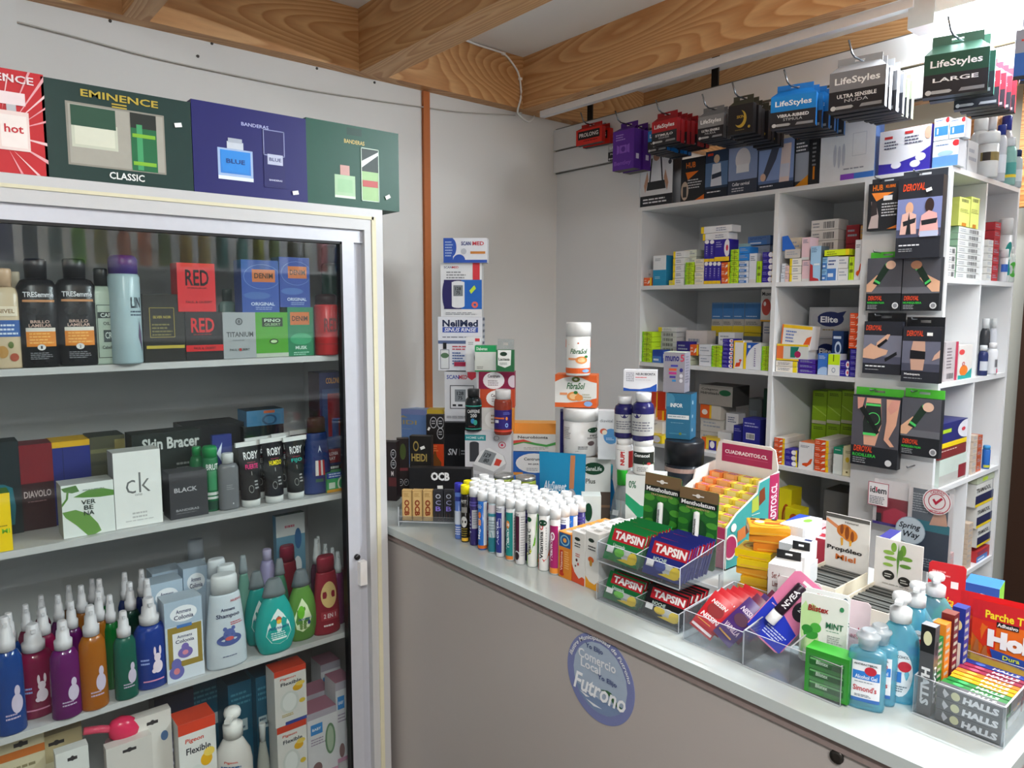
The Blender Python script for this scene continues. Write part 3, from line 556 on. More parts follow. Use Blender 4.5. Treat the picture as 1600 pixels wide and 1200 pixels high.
bx(-1.562, Z2, 267, 326, 741, .05, '3c3c40', 'perfume_box', 'charcoal perfume box marked in silver capitals, right of the tall white box', 'perfume box', group=G, sidecol='2c2c30', front=[T('BLACK',.42,.62,.6,.10,'b8b8bc'), T('BANDERAS',.45,.18,.6,.05,'a8a8ac'), ('l',.15,.12,.85,1,.03,'77777b'), ('r',.5,0,.505,1,'2c2c30')])
btx(-1.61, Z2, 300, 322, 698, 'spraycan', 'deodorant_can', 'green deodorant can behind the charcoal box', group=G, body='1c6a3c', cap='1d8a48')
btx(-1.59, Z2, 319, 343, 697, 'can', 'deodorant_can', 'green deodorant can with white name band beside the grey bottle', group=G, body='1d6e42', cap='1b8c4a', art=[T('BRUT',.5,.88,.62,.12,'e6e8e6'), ('r',.3,.4,.7,.8,'3a8a5c'), ('r',.1,.3,.9,.36,'c8ccc8'), ('r',.1,.22,.9,.27,'c8ccc8'), ('r',0,0,1,.18,'0f3a28')])
btx(-1.575, Z2, 343, 374, 708, 'oval', 'shower_bottle', 'matte grey bottle with a white cap left of the black tubes', group=G, body='6c6e72', cap='d0d2d2', art=[('r',.6,.08,.66,.12,'c8c8cc'), ('l',.3,.6,.7,3,.05,'8a8c90')])
def squeeze_tube(X, z, u0, u1, top, cap_h, col, label, art, sx=None, group=G):
    P = sol_x((u0+u1)/2, X, z+.0007); w = (u1-u0)/F*dist(P)*1.18; h = zat(P, top)-z; root = empty('gel_tube', P, math.pi/2+.15); tag(root, label, 'gel tube', group)
    B = MB(); n = 20; zs = [(.0, .34), (.3, .36), (.6, .39), (.85, .43), (1, .5)]; prof = []
    vs = []; hb = h-cap_h-.006
    for t, xr in zs:
        for k in range(n):
            a = 2*math.pi*k/n; dy = w*.30*(1-t)+.0012
            vs.append((math.cos(a)*w*xr, math.sin(a)*dy, cap_h+t*hb))
    B.add(vs, [(i*n+k, i*n+(k+1) % n, (i+1)*n+(k+1) % n, (i+1)*n+k) for i in range(4) for k in range(n)], mat(col, .3), True); B.obj('body', root)
    def fn(u, v, L):
        z_ = cap_h+v*hb; xr = .34+(.5-.34)*v**1.6; dy = w*.30*(1-v)+.0012; x = (u-.5)*w*xr*1.9; return (x, -dy*math.sqrt(max(0, 1-(x/(w*xr))**2))-.0006-L*1e-4, z_)
    A = MB(); A.art(fn, w*.8, hb, art, curved=True); A.obj('label', root)
    K = MB(); K.lathe([(w*.33, 0), (w*.34, cap_h-.002), (w*.33, cap_h)], mat('d8dad8', .3), n=n, sy=.85); K.obj('cap', root)
    K = MB(); K.box(-w*.52, -.0025, h-.010, w*.52, .0025, h, 'dfe0de'); K.obj('crimp', root)
    return root
rb_ = lambda c, t: [T('ROBY',.5,.80,.62,.14,'e8e8e8'), ('l',.3,.68,.75,1,.03,'9a3a4a'), T(t,.5,.60,.6,.085,c), ('o',.35,.2,.13,.07,'8a8c8a',.8), ('l',.55,.34,.8,3,.06,'b0b0b0'), T('l',.45,.48,.03,.07,'a0a0a0')]
for i, (u0, u1, tp, c, t, lb) in enumerate([(374, 411, 690, 'e0207a', 'FUERTE', 'black hair gel tube with pink word, leftmost of the three'), (411, 447, 684, 'f0e010', 'HUMEDO', 'black hair gel tube with yellow word, middle of the three'), (446, 479, 682, '20b0a0', 'FIJO', 'black hair gel tube with teal word, rightmost of the three')]):
    squeeze_tube(-1.572, Z2, u0, u1, tp, .016, '1c1c1f', lb, rb_(c, t))
for i, (u0, u1, tp) in enumerate([(388, 424, 683), (428, 458, 677), (456, 484, 672)]):
    squeeze_tube(-1.63, Z2, u0, u1, tp, .016, '1c1c1f', 'black hair gel tube with white crimped end behind the '+['pink worded one', 'yellow worded one', 'teal worded one'][i], rb_('b0b0b0', 'GEL'), group='black gel tubes in the back row')
bx(-1.72, Z2, 295, 385, 668, .1, '18191c', 'hair_clipper_case', 'flat black case behind the navy sachet', 'case', group=G, topcol='2c2d30')
bx(-1.60, Z2, 336, 366, 681, .012, '26347c', 'sachet', 'navy sachet with white arrow mark behind the grey bottle', 'sachet', group=G, front=[('p',[(.2,.75),(.5,.9),(.42,.75),(.5,.6)],'e0e8f8')])
bx(-1.70, Z2, 384, 446, 668, .07, '1a1c20', 'perfume_box', 'low black box under the light blue box', 'box', group=G)
bo = bpy.context.scene.collection.objects[-1]
bx(-1.70, Z2+bo.dimensions.z, 386, 444, 643, .06, '4a86b0', 'perfume_box', 'light blue box with an orange mark, on top of a black box', 'box', group=G, topcol='2a3a48', front=[('r',.45,.78,.75,.95,'d06a3a'), ('o',.6,.35,.2,.34,'2a5a80',.7)])
btx(-1.585, Z2, 474, 519, 652, 'shampoo', 'shampoo_bottle', 'navy children\'s shampoo bottle with a brown cap and red white stripes', group=G, body='23366e', cap='4a2a24', art=[('p',[(.42,.72),(.5,.86),(.58,.72),(.46,.8),(.55,.8)],'d0d8e8'), ('r',.3,.3,.42,.58,'d8d4d0'), ('r',.42,.3,.52,.58,'b02a34'), ('r',.52,.3,.6,.58,'d8d4d0'), ('r',.6,.3,.68,.58,'b02a34'), ('r',.3,.18,.6,.24,'2f5a48')])
bx(-1.60, Z2, 503, 543, 583, .06, '242a58', 'gift_box', 'tall navy children\'s cologne gift box with a see-through window', 'gift box', group=G, sidecol='3a2030', front=[T('COLONIA',.55,.93,.6,.05,'d8943a'), ('r',.1,.35,.95,.86,'3a4a78'), ('r',.3,.45,.8,.82,'8a2430'), ('r',.45,.4,.7,.6,'28407a'), ('r',0,.22,1,.34,'7a1620'), T('COLONIA',.4,.30,.5,.03,'d8c8c8'), T('SPRAY',.35,.26,.4,.03,'d8c8c8'), ('r',0,0,1,.2,'15151a'), ('l',.35,.19,.75,4,.045,'d8d8d8')])
bx(-1.562, Z2, 511, 543, 740, .03, '3fa060', 'soap_box', 'small green and yellow patterned box at the right end of the second shelf', 'box', group=G, front=[('r',0,.7,1,1,'2a4aa0'), ('l',.1,.95,.9,2,.12,'d8e0f0'), ('r',.1,.2,.4,.5,'d0e0d0'), ('o',.75,.4,.24,.36,'e0e8d0',.7), ('r',0,0,1,.15,'d89a2a')])
# =============== third shelf ===============
G3 = 'spray colognes on the third cabinet shelf'
sprays = [  # X, u0, u1, top, colour, label
 (-1.560, -2, 40, 964, '2a5fb8', 'clear blue spray bottle, nearest to the left edge of the third shelf'),
 (-1.600, 33, 86, 975, 'b01f5c', 'wide raspberry pink spray bottle with a white rabbit picture'),
 (-1.556, 85, 127, 970, '8a1a86', 'violet spray bottle in the front row beside the pink one'),
 (-1.556, 130, 169, 946, 'd9841c', 'amber orange spray bottle in the front row'),
 (-1.556, 182, 216, 955, '14806a', 'teal green spray bottle in the front row'),
 (-1.575, 214, 263, 934, '1c4fc0', 'wide royal blue spray bottle beside the cologne carton'),
 (-1.625, 8, 40, 958, '2a5fb8', 'blue spray bottle in the second row at the left'),
 (-1.650, 58, 92, 950, 'b01f5c', 'pink spray bottle in the second row'),
 (-1.640, 104, 134, 940, '7a1a76', 'violet spray bottle in the second row'),
 (-1.620, 148, 176, 925, 'c87a1c', 'orange spray bottle in the second row'),
 (-1.615, 166, 192, 930, '158a3a', 'bright green spray bottle in the second row'),
 (-1.640, 196, 224, 910, '1a4a3a', 'dark green spray bottle in the second row'),
 (-1.615, 224, 250, 905, '1c46a8', 'blue spray bottle in the second row'),
 (-1.70, 36, 62, 945, '981a50', 'pink spray bottle in the third row'),
 (-1.70, 86, 112, 930, '6a1a66', 'violet spray bottle in the third row'),
 (-1.70, 122, 148, 915, 'b06a1a', 'orange spray bottle in the third row'),
 (-1.70, 150, 176, 905, '1a7a36', 'green spray bottle in the third row'),
 (-1.70, 190, 214, 895, '1a3a8a', 'blue spray bottle in the third row'),
 (-1.70, 216, 240, 890, '16307a', 'dark blue spray bottle in the third row'),
 (-1.77, 60, 84, 930, '861a48', 'pink spray bottle against the back of the third shelf'),
 (-1.77, 104, 126, 915, '8a5a1a', 'orange spray bottle against the back of the third shelf'),
 (-1.77, 140, 162, 905, '1a6a30', 'green spray bottle against the back of the third shelf')]
for i, (X, u0, u1, tp, c, lb) in enumerate(sprays):
    art = []
    if i in (1, 5): art = [('e',.62,.42,.16,.14,'e8d8e4'), ('e',.62,.62,.11,.09,'e8d8e4'), ('e',.54,.76,.04,.10,'e8d8e4'), ('e',.72,.76,.04,.10,'e8d8e4'), ('e',.5,.34,.08,.05,'e8d8e4'), ('l',.1,.62,.4,2,.08,'9ab0e8'), ('r',.15,.12,.8,.15,'d890b0')]
    elif i < 6: art = [('e',.72,.45,.2,.16,'c8bcd0'), ('e',.75,.66,.1,.09,'c8bcd0'), ('l',.3,.3,.8,2,.06,'c0b0c8')]
    btx(X, Z3, u0, u1, tp, 'spray', 'spray_bottle', lb, group=G3, body=liquid(c, .45), cap=mat('d6d2d6', .3), art=art, n=20)
G = 'baby care on the third cabinet shelf'
def window_part(o, W, h, d2):
    b = MB(); b.box(-W*.40, -d2-.0006, h*.12, W*.42, -d2+.0, h*.66, clear('f0f0e0', .08, .12, 'blister_window')); b.obj('window', o)
cart = [T('Simond\'s',.5,.93,.0001,.0001,'33415e')]
colf = [('r',0,.69,1,1,'aebfd0'), ('e',.5,.83,.36,.10,'eef0f4'), T('Ammens',.5,.86,.4,.05,'3a3f6a'), T('Colonia',.5,.79,.52,.055,'2a2f58'), ('r',.06,.16,.96,.68,'9a8238'), ('r',.18,.24,.84,.60,'e8e8ec'), T('Ammens',.5,.55,.4,.04,'3a3f6a'), T('Colonia',.5,.49,.5,.045,'2a2f58'), ('e',.5,.34,.2,.07,'7a6ab0'), ('e',.5,.41,.1,.05,'7a6ab0'), ('e',.5,.34,.08,.03,'d88aa0'), ('r',.3,.66,.7,.70,'4a78b8'), ('r',0,0,1,.17,'d4dbe4'), ('e',.25,.12,.2,.09,'6a6ab0'), ('e',.25,.22,.13,.07,'6a6ab0'), ('e',.25,.13,.08,.04,'d8808a')]
bx(-1.556, Z3, 262, 320, 944, .05, 'c8d2dc', 'cologne_box', 'pale blue checked baby cologne carton with a gold bottle window, front one', 'cologne box', group=G, front=colf, topcol='b8c4d0', parts=(window_part,))
for i, (X, u0, u1, tp, zz) in enumerate([(-1.63, 241, 291, 915, 0), (-1.70, 244, 290, 898, 0), (-1.66, 292, 330, 890, 0)]):
    bx(X, Z3, u0, u1, tp, .05, 'b8c6d4', 'cologne_box', ['pale blue baby cologne carton in the second row', 'pale blue baby cologne carton at the very back', 'pale blue carton behind the white shampoo bottle'][i], 'cologne box', group=G, front=colf[:4], topcol='a8b6c4')
sh = [T('Ammens',.5,.86,.45,.05,'30365a'), T('Shampoo',.5,.76,.72,.08,'22284e'), ('l',.55,.66,.95,2,.03,'c03a4a'), ('e',.5,.40,.34,.09,'4c5a96'), ('e',.5,.48,.17,.09,'5a68a6'), ('e',.38,.57,.06,.03,'5a68a6'), ('e',.62,.57,.06,.03,'5a68a6'), ('e',.5,.42,.12,.03,'c85a5a'), ('l',.3,.16,.75,1,.03,'5a5f80'), T('NUEVO',.8,.98,.4,.035,'c03a4a')]
btx(-1.566, Z3, 324, 386, 897, 'shampoo', 'shampoo_bottle', 'white baby shampoo bottle with a blue bear picture, front one', group=G, body='c9d2da', cap='dadddf', art=sh)
btx(-1.61, Z3, 337, 380, 882, 'shampoo', 'shampoo_bottle', 'white baby shampoo bottle directly behind the front one', group=G, body='c9d2da', cap='d6dadd', art=sh)
btx(-1.64, Z3, 323, 364, 873, 'shampoo', 'shampoo_bottle', 'white baby shampoo bottle in the third row', group=G, body='c4cdd6', cap='d0d4d8', art=sh)
btx(-1.75, Z3, 294, 330, 843, 'shampoo', 'shampoo_bottle', 'large pale shampoo bottle at the back with dark lettering', group=G, body='aeb6c0', cap='aab0b8', art=[T('Ammens',.5,.68,.5,.07,'30365a'), T('Shampoo',.5,.55,.8,.1,'22284e')])
jn = lambda bg: [('p',[(.5,1.04),(.34,.86),(.2,.62),(.16,.40),(.28,.22),(.5,.16),(.72,.22),(.84,.40),(.8,.62),(.66,.86)],'e2ece8'), ('p',[(.22,.56),(.78,.56),(.83,.40),(.7,.22),(.5,.17),(.3,.22),(.17,.40)],bg), T("johnson's",.5,.56,.58,.10,'1c5a8a',shear=.2), ('l',.28,.46,.74,3,.05,'dff0ee'), ('e',.5,.76,.08,.055,'c8553a'), ('e',.5,.70,.07,.05,'e8b83a'), ('r',.3,.28,.7,.32,'e8f4f0')]
btx(-1.56, Z3, 399, 463, 904, 'teardrop', 'baby_shampoo_bottle', 'teal teardrop baby shampoo bottle, front one', group=G, body='1fa098', cap=clear('9aa4a8', .1, .5, 'smoky_cap'), art=jn('22a89c'))
btx(-1.62, Z3, 383, 425, 893, 'teardrop', 'baby_shampoo_bottle', 'teal teardrop baby shampoo bottle partly behind the front one', group=G, body='1c9088', cap=clear('9aa4a8', .1, .5, 'smoky_cap'), art=jn('22a89c'))
btx(-1.58, Z3, 447, 498, 890, 'teardrop', 'baby_shampoo_bottle', 'olive green teardrop baby shampoo bottle with a white drop label', group=G, body='5a8a3a', cap=clear('8a949a', .1, .5, 'smoky_cap'), art=[('p',[(.4,1.0),(.26,.8),(.14,.55),(.2,.25),(.4,.16),(.64,.26),(.72,.5),(.6,.8)],'dfeac0'), ('e',.36,.66,.12,.16,'6ab82a'), T("johnson's",.5,.48,.5,.07,'2a4a8a',shear=.2), ('e',.62,.38,.05,.06,'2a3a8a'), ('l',.3,.36,.6,3,.05,'8aa060')])
btx(-1.69, Z3, 372, 396, 868, 'teardrop', 'baby_shampoo_bottle', 'pale green bottle at the back left of the teal ones', group=G, body='6a9a8a', cap='9aa4a8')
btx(-1.69, Z3, 410, 432, 858, 'spraycan', 'baby_powder_bottle', 'lilac powder bottle at the back of the third shelf', group=G, body='a8a0c8', cap='c0b8d8')
btx(-1.66, Z3, 426, 454, 873, 'teardrop', 'baby_shampoo_bottle', 'grey capped bottle between the teal and green ones', group=G, body='4a8a6a', cap='8a9298')
btx(-1.575, Z3, 489, 533, 868, 'shampoo', 'kids_bath_bottle', 'maroon children\'s bath bottle with a round cream belly label', group=G, body='8a2030', cap='8f2438', art=[('e',.5,.68,.36,.24,'d8b87a'), ('r',.15,.22,.85,.38,'a02838'), T('2 EN 1',.5,.30,.5,.08,'f0e0e0'), ('l',.25,.14,.8,1,.07,'e8d8d8')])
btx(-1.67, Z3, 434, 470, 852, 'shampoo', 'kids_bath_bottle', 'maroon children\'s bath bottle in the back row', group=G, body='7a1c2c', cap='84203a')
btx(-1.60, Z3, 530, 548, 888, 'shampoo', 'kids_bath_bottle', 'purple children\'s bottle at the right end of the third shelf', group=G, body='4a2a7a', cap='5a1f38', art=[('r',.1,.1,.9,.3,'c8b8d8'), ('e',.4,.6,.3,.2,'d8b060')])
bx(-1.70, Z3, 436, 480, 808, .02, '6a9ab4', 'baby_wipes_pouch', 'blue baby wipes pouch with panda picture and white top', 'pouch', group=G, topcol='2e5a50', front=[('r',0,.8,1,1,'d8dcdc'), ('l',.3,.9,.7,1,.05,'c86a7a'), ('e',.72,.5,.14,.09,'e8ecf0'), ('e',.40,.36,.18,.09,'e8ecf0'), ('e',.75,.76,.12,.1,'3a6a9a')])
for i, (X, u0, u1, tp, c) in enumerate([(-1.63, 487, 508, 842, '6a2048'), (-1.64, 502, 520, 850, '5a1a3a'), (-1.62, 513, 531, 856, '6a2048'), (-1.60, 520, 540, 862, '8a2a6a'), (-1.70, 492, 508, 838, '5a1a3a')]):
    btx(X, Z3, u0, u1, tp, 'spray', 'spray_bottle', ['plum spray bottle with white nozzle behind the bath bottle, first from the left', 'plum spray bottle, second from the left behind the bath bottle', 'plum spray bottle, third behind the bath bottle', 'magenta spray bottle beside the purple one at the right end', 'plum spray bottle farthest back on the right'][i], group='plum sprays at the right end of the third shelf', body=liquid(c, .6), cap=mat('ccd0d2', .3), n=16)
# =============== fourth shelf ===============
G = 'baby goods on the bottom cabinet shelf'
pg = lambda c: [('r',0,.90,1,1,'d8442a'), T('Pigeon',.42,.83,.5,.05,'d8442a',shear=.1), T('Flexible',.52,.74,.66,.06,'2a2f3a'), ('e',.72,.62,.16,.06,c), ('e',.80,.68,.15,.04,'f0d060'), ('e',.45,.40,.3,.20,'d8dcd8'), ('e',.45,.40,.22,.16,'eceeec'), ('e',.85,.36,.1,.04,'e0c040'), ('l',.2,.2,.6,2,.03,'c8b050'), ('r',.3,0,1,.06,'3a4a9a')]
bx(-1.556, Z4, 286, 343, 1135, .06, 'e4e2de', 'baby_bottle_box', 'white baby bottle carton with a red top, left of the pump bottle', 'carton', group=G, topcol='d0452c', sidecol='c8c4be', front=pg('e8b020'))
lo = bx(-1.562, Z4, 436, 481, 1139, .05, 'e4e2de', 'baby_bottle_box', 'white baby bottle carton with a red top, the lower of two stacked', 'carton', group=G, topcol='d0452c', front=pg('e8b020'))
bx(-1.560, Z4+lo.dimensions.z+.002, 431, 480, 1052, .05, 'e4e2de', 'baby_bottle_box', 'white baby bottle carton with a red top, stacked on another', 'carton', group=G, topcol='d0452c', front=pg('e8b020'))
ln = [('r',0,.9,1,1,'b0a8b4'), ('r',.1,.66,.5,.82,'3a8ad0'), T('BABY',.3,.74,.3,.04,'f0f4f8'), ('l',.1,.6,.6,3,.04,'9a88a0'), ('e',.76,.52,.18,.24,'6a8a6a'), ('e',.76,.52,.12,.20,'a8b8a0'), ('e',.3,.14,.16,.09,'8a6a6a'), ('r',0,0,1,.05,'c890a8')]
for i, (X, u0, u1, tp) in enumerate([(-1.556, 483, 528, 1118), (-1.575, 527, 553, 1068), (-1.64, 478, 520, 1090), (-1.705, 504, 534, 1040)]):
    bx(X, Z4, u0, u1, tp, .06, 'd8d6da', 'breast_pump_box', ['white and mauve nursing carton with a blue patch, front one', 'white and mauve nursing carton at the right end, taller', 'white and mauve nursing carton behind the front one', 'white and mauve nursing carton at the very back right'][i], 'carton', group=G, topcol='b0788c', front=ln)
btx(-1.565, Z4, 341, 397, 1105, 'pump', 'lotion_pump_bottle', 'white baby lotion pump bottle with teal lettering', group=G, body='e6e2de', cap='e8e6e2', rz=math.pi/2-.6, art=[T('Pigeon',.5,.90,.4,.05,'d8442a'), ('l',.2,.84,.8,2,.06,'2f6aa0'), ('r',.05,.2,.95,.62,'6aa8b8'), ('l',.2,.55,.8,5,.05,'2a5a78')])
btx(-1.60, Z4, 402, 424, 1130, 'flask', 'feeding_bottle', 'slim clear feeding bottle before the teal cartons', group=G, body=clear('e0e0d8', .1, .5, 'milky_plastic'), cap='d8dcdc')
for i, (X, u0, u1, tp) in enumerate([(-1.66, 362, 402, 1072), (-1.63, 405, 432, 1060), (-1.66, 426, 442, 1040), (-1.74, 300, 362, 1070)]):
    bx(X, Z4, u0, u1, tp, .08, '1f5a74', 'teat_box', ['deep teal carton behind the white pump bottle', 'deep teal carton behind the feeding bottle', 'narrow teal carton beside the stacked bottle cartons', 'dark teal carton at the back of the bottom shelf'][i], 'carton', group=G, topcol='1a4458', front=[('r',.1,.5,.7,.62,'b8c8cc'), ('l',.15,.6,.6,2,.05,'24405a'), ('l',.1,.9,.9,3,.05,'4a8aa0'), ('e',.3,.3,.1,.05,'a8c8d0')])
bx(-1.60, Z4, 255, 292, 1152, .03, '2a2a68', 'dummy_pack', 'navy dummy pack with a yellow green strip', 'pack', group=G, front=[('l',.1,.9,.9,4,.07,'c8c8e8'), ('r',0,.2,1,.3,'b8c820')])
bx(-1.66, Z4, 250, 310, 1095, .05, '20243a', 'dummy_pack', 'dark pack with a round grey seal in the second row', 'pack', group=G, front=[('o',.5,.6,.3,.2,'6a7088',.7)])
def hang_pack(X, u0, u1, tp, c, lb, extra=()):
    o = bx(X, Z4, u0, u1, tp, .025, c, 'teether_pack', lb, 'pack', group=G, front=[('r',.35,.92,.65,.945,'3a3638'), ('e',.5,.935,.06,.02,'3a3638')]+list(extra)); return o
hang_pack(-1.565, 176, 246, 1172, 'd6d0ca', 'white hanging blister pack lowest at the front', [('e',.5,.7,.12,.05,'8a8ab8')])
hang_pack(-1.59, 218, 276, 1126, 'e2dcd6', 'white hanging blister pack with a cut-out handle, behind the pink dummy', [('e',.8,.8,.1,.04,'5a7aa8')])
hang_pack(-1.63, 60, 140, 1160, 'c8b890', 'beige hanging pack with orange print at the left', [('r',.1,.5,.9,.8,'e0d8b8'), ('e',.7,.6,.15,.08,'d08a2a')])
hang_pack(-1.60, 12, 84, 1158, 'cfc4a4', 'cream pack with orange brown band at the far left', [('r',0,.85,1,.9,'c06a2a'), ('l',.1,.8,.9,4,.04,'8a8060')])
hang_pack(-1.68, 85, 138, 1128, 'b8a878', 'mustard pack behind the beige ones', [('e',.5,.5,.2,.1,'d8902a')])
hang_pack(-1.565, 100, 150, 1180, 'dcdcd8', 'white rounded pack at the front between beige packs')
P = sol_x(186, -1.60, Z4); P.z = 0; zc = zat(P, 1150); dmy = empty('baby_dummy', Vector((P.x, P.y, zc-.045)), math.pi/2); tag(dmy, 'pink silicone teether resting above the white blister packs', 'teether')
b = MB(); b.lathe([(.0, -.02), (.02, -.018), (.032, 0), (.03, .014), (.018, .026), (0, .03)], mat('e0305c', .2), sy=.6, cap=False, n=24); q = b.obj('bulb', dmy, (.02, 0, .05)); q.rotation_euler.y = .5
b = MB(); b.tube([(-.05, 0, .075), (-.02, 0, .068), (.0, 0, .06)], .008, mat('e0506c', .25)); b.obj('handle', dmy)
b = MB(); b.lathe([(.022, 0), (.028, .01), (.024, .03)], clear('f0c0c8', .1, .3, 'pink_shield'), n=20); b.obj('shield', dmy, (.01, 0, .004))
# =============== medicine on the back shelf unit ===============
ORD = ['lowest', 'second from the bottom', 'third from the bottom', 'fourth from the bottom', 'fifth from the bottom', 'sixth from the bottom', 'seventh from the bottom', 'eighth from the bottom', 'ninth from the bottom']
def meds(k, c2='d8d8d8'):
    if k == 'plain': return [('l',.12,.75,.85,2,.25,'9aa4b4')]
    if k == 'yend': return [('r',0,0,.2,1,'f0d820'), ('l',.3,.72,.85,2,.28,'8a90a0')]
    if k == 'yright': return [('r',.8,0,1,1,'f0d820'), ('l',.1,.72,.7,2,.28,'8a90a0')]
    if k == 'neon': return [('r',0,0,.14,1,'7fd018'), ('l',.2,.75,.95,2,.3,'6a7a20'), ('r',.45,.05,.5,.95,'56700c')]
    if k == 'purp': return [('e',.86,.5,.22,.46,'f0eef4'), ('e',.86,.5,.1,.22,'d85a6a'), ('l',.08,.7,.6,2,.28,'8a86c8')]
    if k == 'purpy': return [('r',.84,0,1,1,'f0d820'), ('e',.72,.5,.2,.44,'f0eef4'), ('l',.08,.7,.5,2,.28,'8a86c8')]
    if k == 'vpur': return [('r',0,0,1,.14,'f0c818'), ('e',.5,.9,.44,.09,'f0eef4'), ('r',.3,.25,.7,.75,'4a3fa8'), ('l',.35,.7,.65,4,.1,'b8b4e0')]
    if k == 'orng': return [('r',.8,0,1,1,'f4c81c'), ('p',[(.45,.2),(.75,.35),(.78,.7),(.6,.6)],'f4ece4'), ('l',.06,.75,.45,2,.3,'f4c8b0')]
    if k == 'bluw': return [('r',0,0,.85,.5,'4a7ec4'), ('l',.1,.85,.8,2,.14,'2a4a8a'), ('r',.1,.15,.6,.3,'d8e4f4')]
    if k == 'splash': return [('p',[(.35,.12),(.55,.08),(.85,.22),(.95,.42),(.8,.4),(.62,.24),(.4,.22)],'e0541c'), ('l',.12,.88,.7,2,.05,'6a7080'), ('e',.38,.16,.12,.05,'e0541c')]
    if k == 'bar': return [('b',.45,.15,.85,.8,'30343a'), ('l',.06,.7,.35,2,.3,'8a9098')]
    if k == 'tall': return [('l',.15,.9,.85,3,.06,'5a6a8a'), ('r',0,0,1,.12,c2)]
    return []
def stack(fn, Y, z, u0, u1, top, n, dep, col, key, desc, group, side=None, topcol=None, name='medicine_box', key2=None, jit=.0012, ztop=None):
    P = (sol_y if fn is by else sol_x)(u0, Y, z); zt = ztop if ztop else zat(P, top); h = (zt-z)/n
    for i in range(n):
        rj = random.uniform(-jit, jit); zz = z+i*h
        P0, P1 = (sol_y if fn is by else sol_x)(u0, Y, z), (sol_y if fn is by else sol_x)(u1, Y, z)
        P0 = Vector((P0.x+(rj if fn is by else 0), P0.y+(abs(rj) if fn is by else rj), zz)); P1 = Vector((P1.x+(rj if fn is by else 0), P1.y+(abs(rj) if fn is by else rj), zz))
        lb = desc if n == 1 else f'{desc}, {ORD[i] if i < n-1 else "top one"}'
        carton(P0, P1, h-.0004, dep, col, name, lb, 'medicine box', group=group, front=meds(key if not key2 or i < n//2 else key2), side=[('b',.3,.2,.7,.8,'50545a')] if side == 'bar' else (), sidecol=None if side in (None, 'bar') else side, topcol=topcol)
    return zt
R1, R2, R3, R4 = 1.599, 1.332, 1.051, .77
Yf = 2.012
G1 = 'medicine boxes on the upper shelf'
stack(by, Yf+.03, R1, 1010, 1020, 421, 1, .06, 'c8ccd2', 'plain', 'pale grey carton at the left end of the upper shelf', G1)
stack(by, Yf, R1, 1006, 1018, 434, 1, .025, 'e2602a', 'orng', 'small orange carton at the left end of the upper shelf', G1)
o = by(Yf, R1, 1020, 1040, 400, .05, 'e4e8ec', 'medicine_box', 'tall carton, white above and teal below, near the left end', 'medicine box', group=G1, sidecol='2a8ab4', front=[('r',0,0,1,.52,'2590bc'), ('l',.15,.9,.7,2,.05,'7a8a9a'), ('l',.15,.3,.6,2,.05,'a8d4e4')])
stack(by, Yf, R1, 1045, 1052, 438, 1, .02, 'e8dc30', 'plain', 'tiny yellow carton beside the teal and white one', G1)
stack(by, Yf, R1, 1051, 1068, 393, 5, .05, 'e6e8ea', 'yend', 'white carton with a yellow end in a five high stack', G1)
stack(by, Yf+.03, R1, 1068.5, 1087, 391, 5, .06, 'dfe6d8', 'plain', 'white and pale green carton behind the neon stack', G1)
stack(by, Yf, R1, 1070, 1083, 410, 5, .026, 'c2e82a', 'neon', 'neon green carton in the short stack by the white yellow ones', G1)
stack(by, Yf, R1, 1085, 1099, 405, 4, .05, 'e8e2cc', 'plain', 'cream carton in a narrow stack', G1)
# four upright purple cartons, the four above, and the two white ones on top
for i in range(4):
    a = 1099.5+i*6.6; o = by(Yf, R1, a, a+6.4, 409, .05, '33259a', 'medicine_box', f'upright purple carton with yellow foot, {["first","second","third","fourth"][i]} from the left in the lower row', 'medicine box', group=G1, front=meds('vpur'))
zl = R1+.0007+o.dimensions.z
stack(by, Yf, R1, 1126.5, 1139, 410, 3, .05, 'e2602a', 'orng', 'orange carton beside the upright purple ones', G1)
for i in range(2):
    a = 1100+i*8; o = by(Yf, zl+.0005, a, a+7.6, 375, .05, '33259a', 'medicine_box', f'upright purple carton stacked on the purple row, {["left","right"][i]} one', 'medicine box', group=G1, front=meds('vpur'))
o = by(Yf, zl+.0005, 1116, 1139, 375, .05, '33259a', 'medicine_box', 'wide purple carton with a white disc and red sign', 'medicine box', group=G1, front=[('r',0,0,1,.2,'f0c818'), ('e',.85,.6,.2,.4,'f0eef4'), ('e',.85,.6,.08,.14,'d83a5a'), ('l',.1,.9,.5,3,.1,'a8a4dc')])
zl2 = zl+.0012+o.dimensions.z
for i, (a, b_) in enumerate([(1098, 1138), (1095, 1143)]):
    P0, P1 = sol_y(a, Yf, zl2), sol_y(b_, Yf, zl2); P0.z = P1.z = zl2+i*.0225
    carton(P0, P1, .022, .05, 'e8eaee', 'medicine_box', ['white carton with yellow end, under another at the top of the purple pile', 'white carton with yellow end crowning the purple pile'][i], 'medicine box', group=G1, front=[('r',0,0,.1,1,'f0d020'), ('l',.5,.7,.9,2,.3,'8a90a8')])
stack(by, Yf, R1, 1140, 1153, 390, 6, .05, 'c2e82a', 'neon', 'neon green carton in the tall stack right of the purple pile', G1)
stack(by, Yf, R1, 1154, 1168, 408, 4, .05, 'dfe6f2', 'bluw', 'blue and white carton beside the neon stack', G1)
zz = zat(sol_y(1154, Yf, R1), 408)
stack(by, Yf, zz+.0005, 1154, 1170, 386, 2, .05, '2f86dc', 'plain', 'bright blue carton on the blue and white stack', G1)
stack(by, Yf+.06, R1, 1142, 1168, 382, 1, .06, 'a8d0dc', 'plain', 'pale turquoise carton behind the bright blue ones', G1)
stack(by, Yf+.002, R1, 1170, 1181, 396, 1, .05, 'dfe4ee', 'tall', 'upright white carton in front of the steel blue ones', G1)
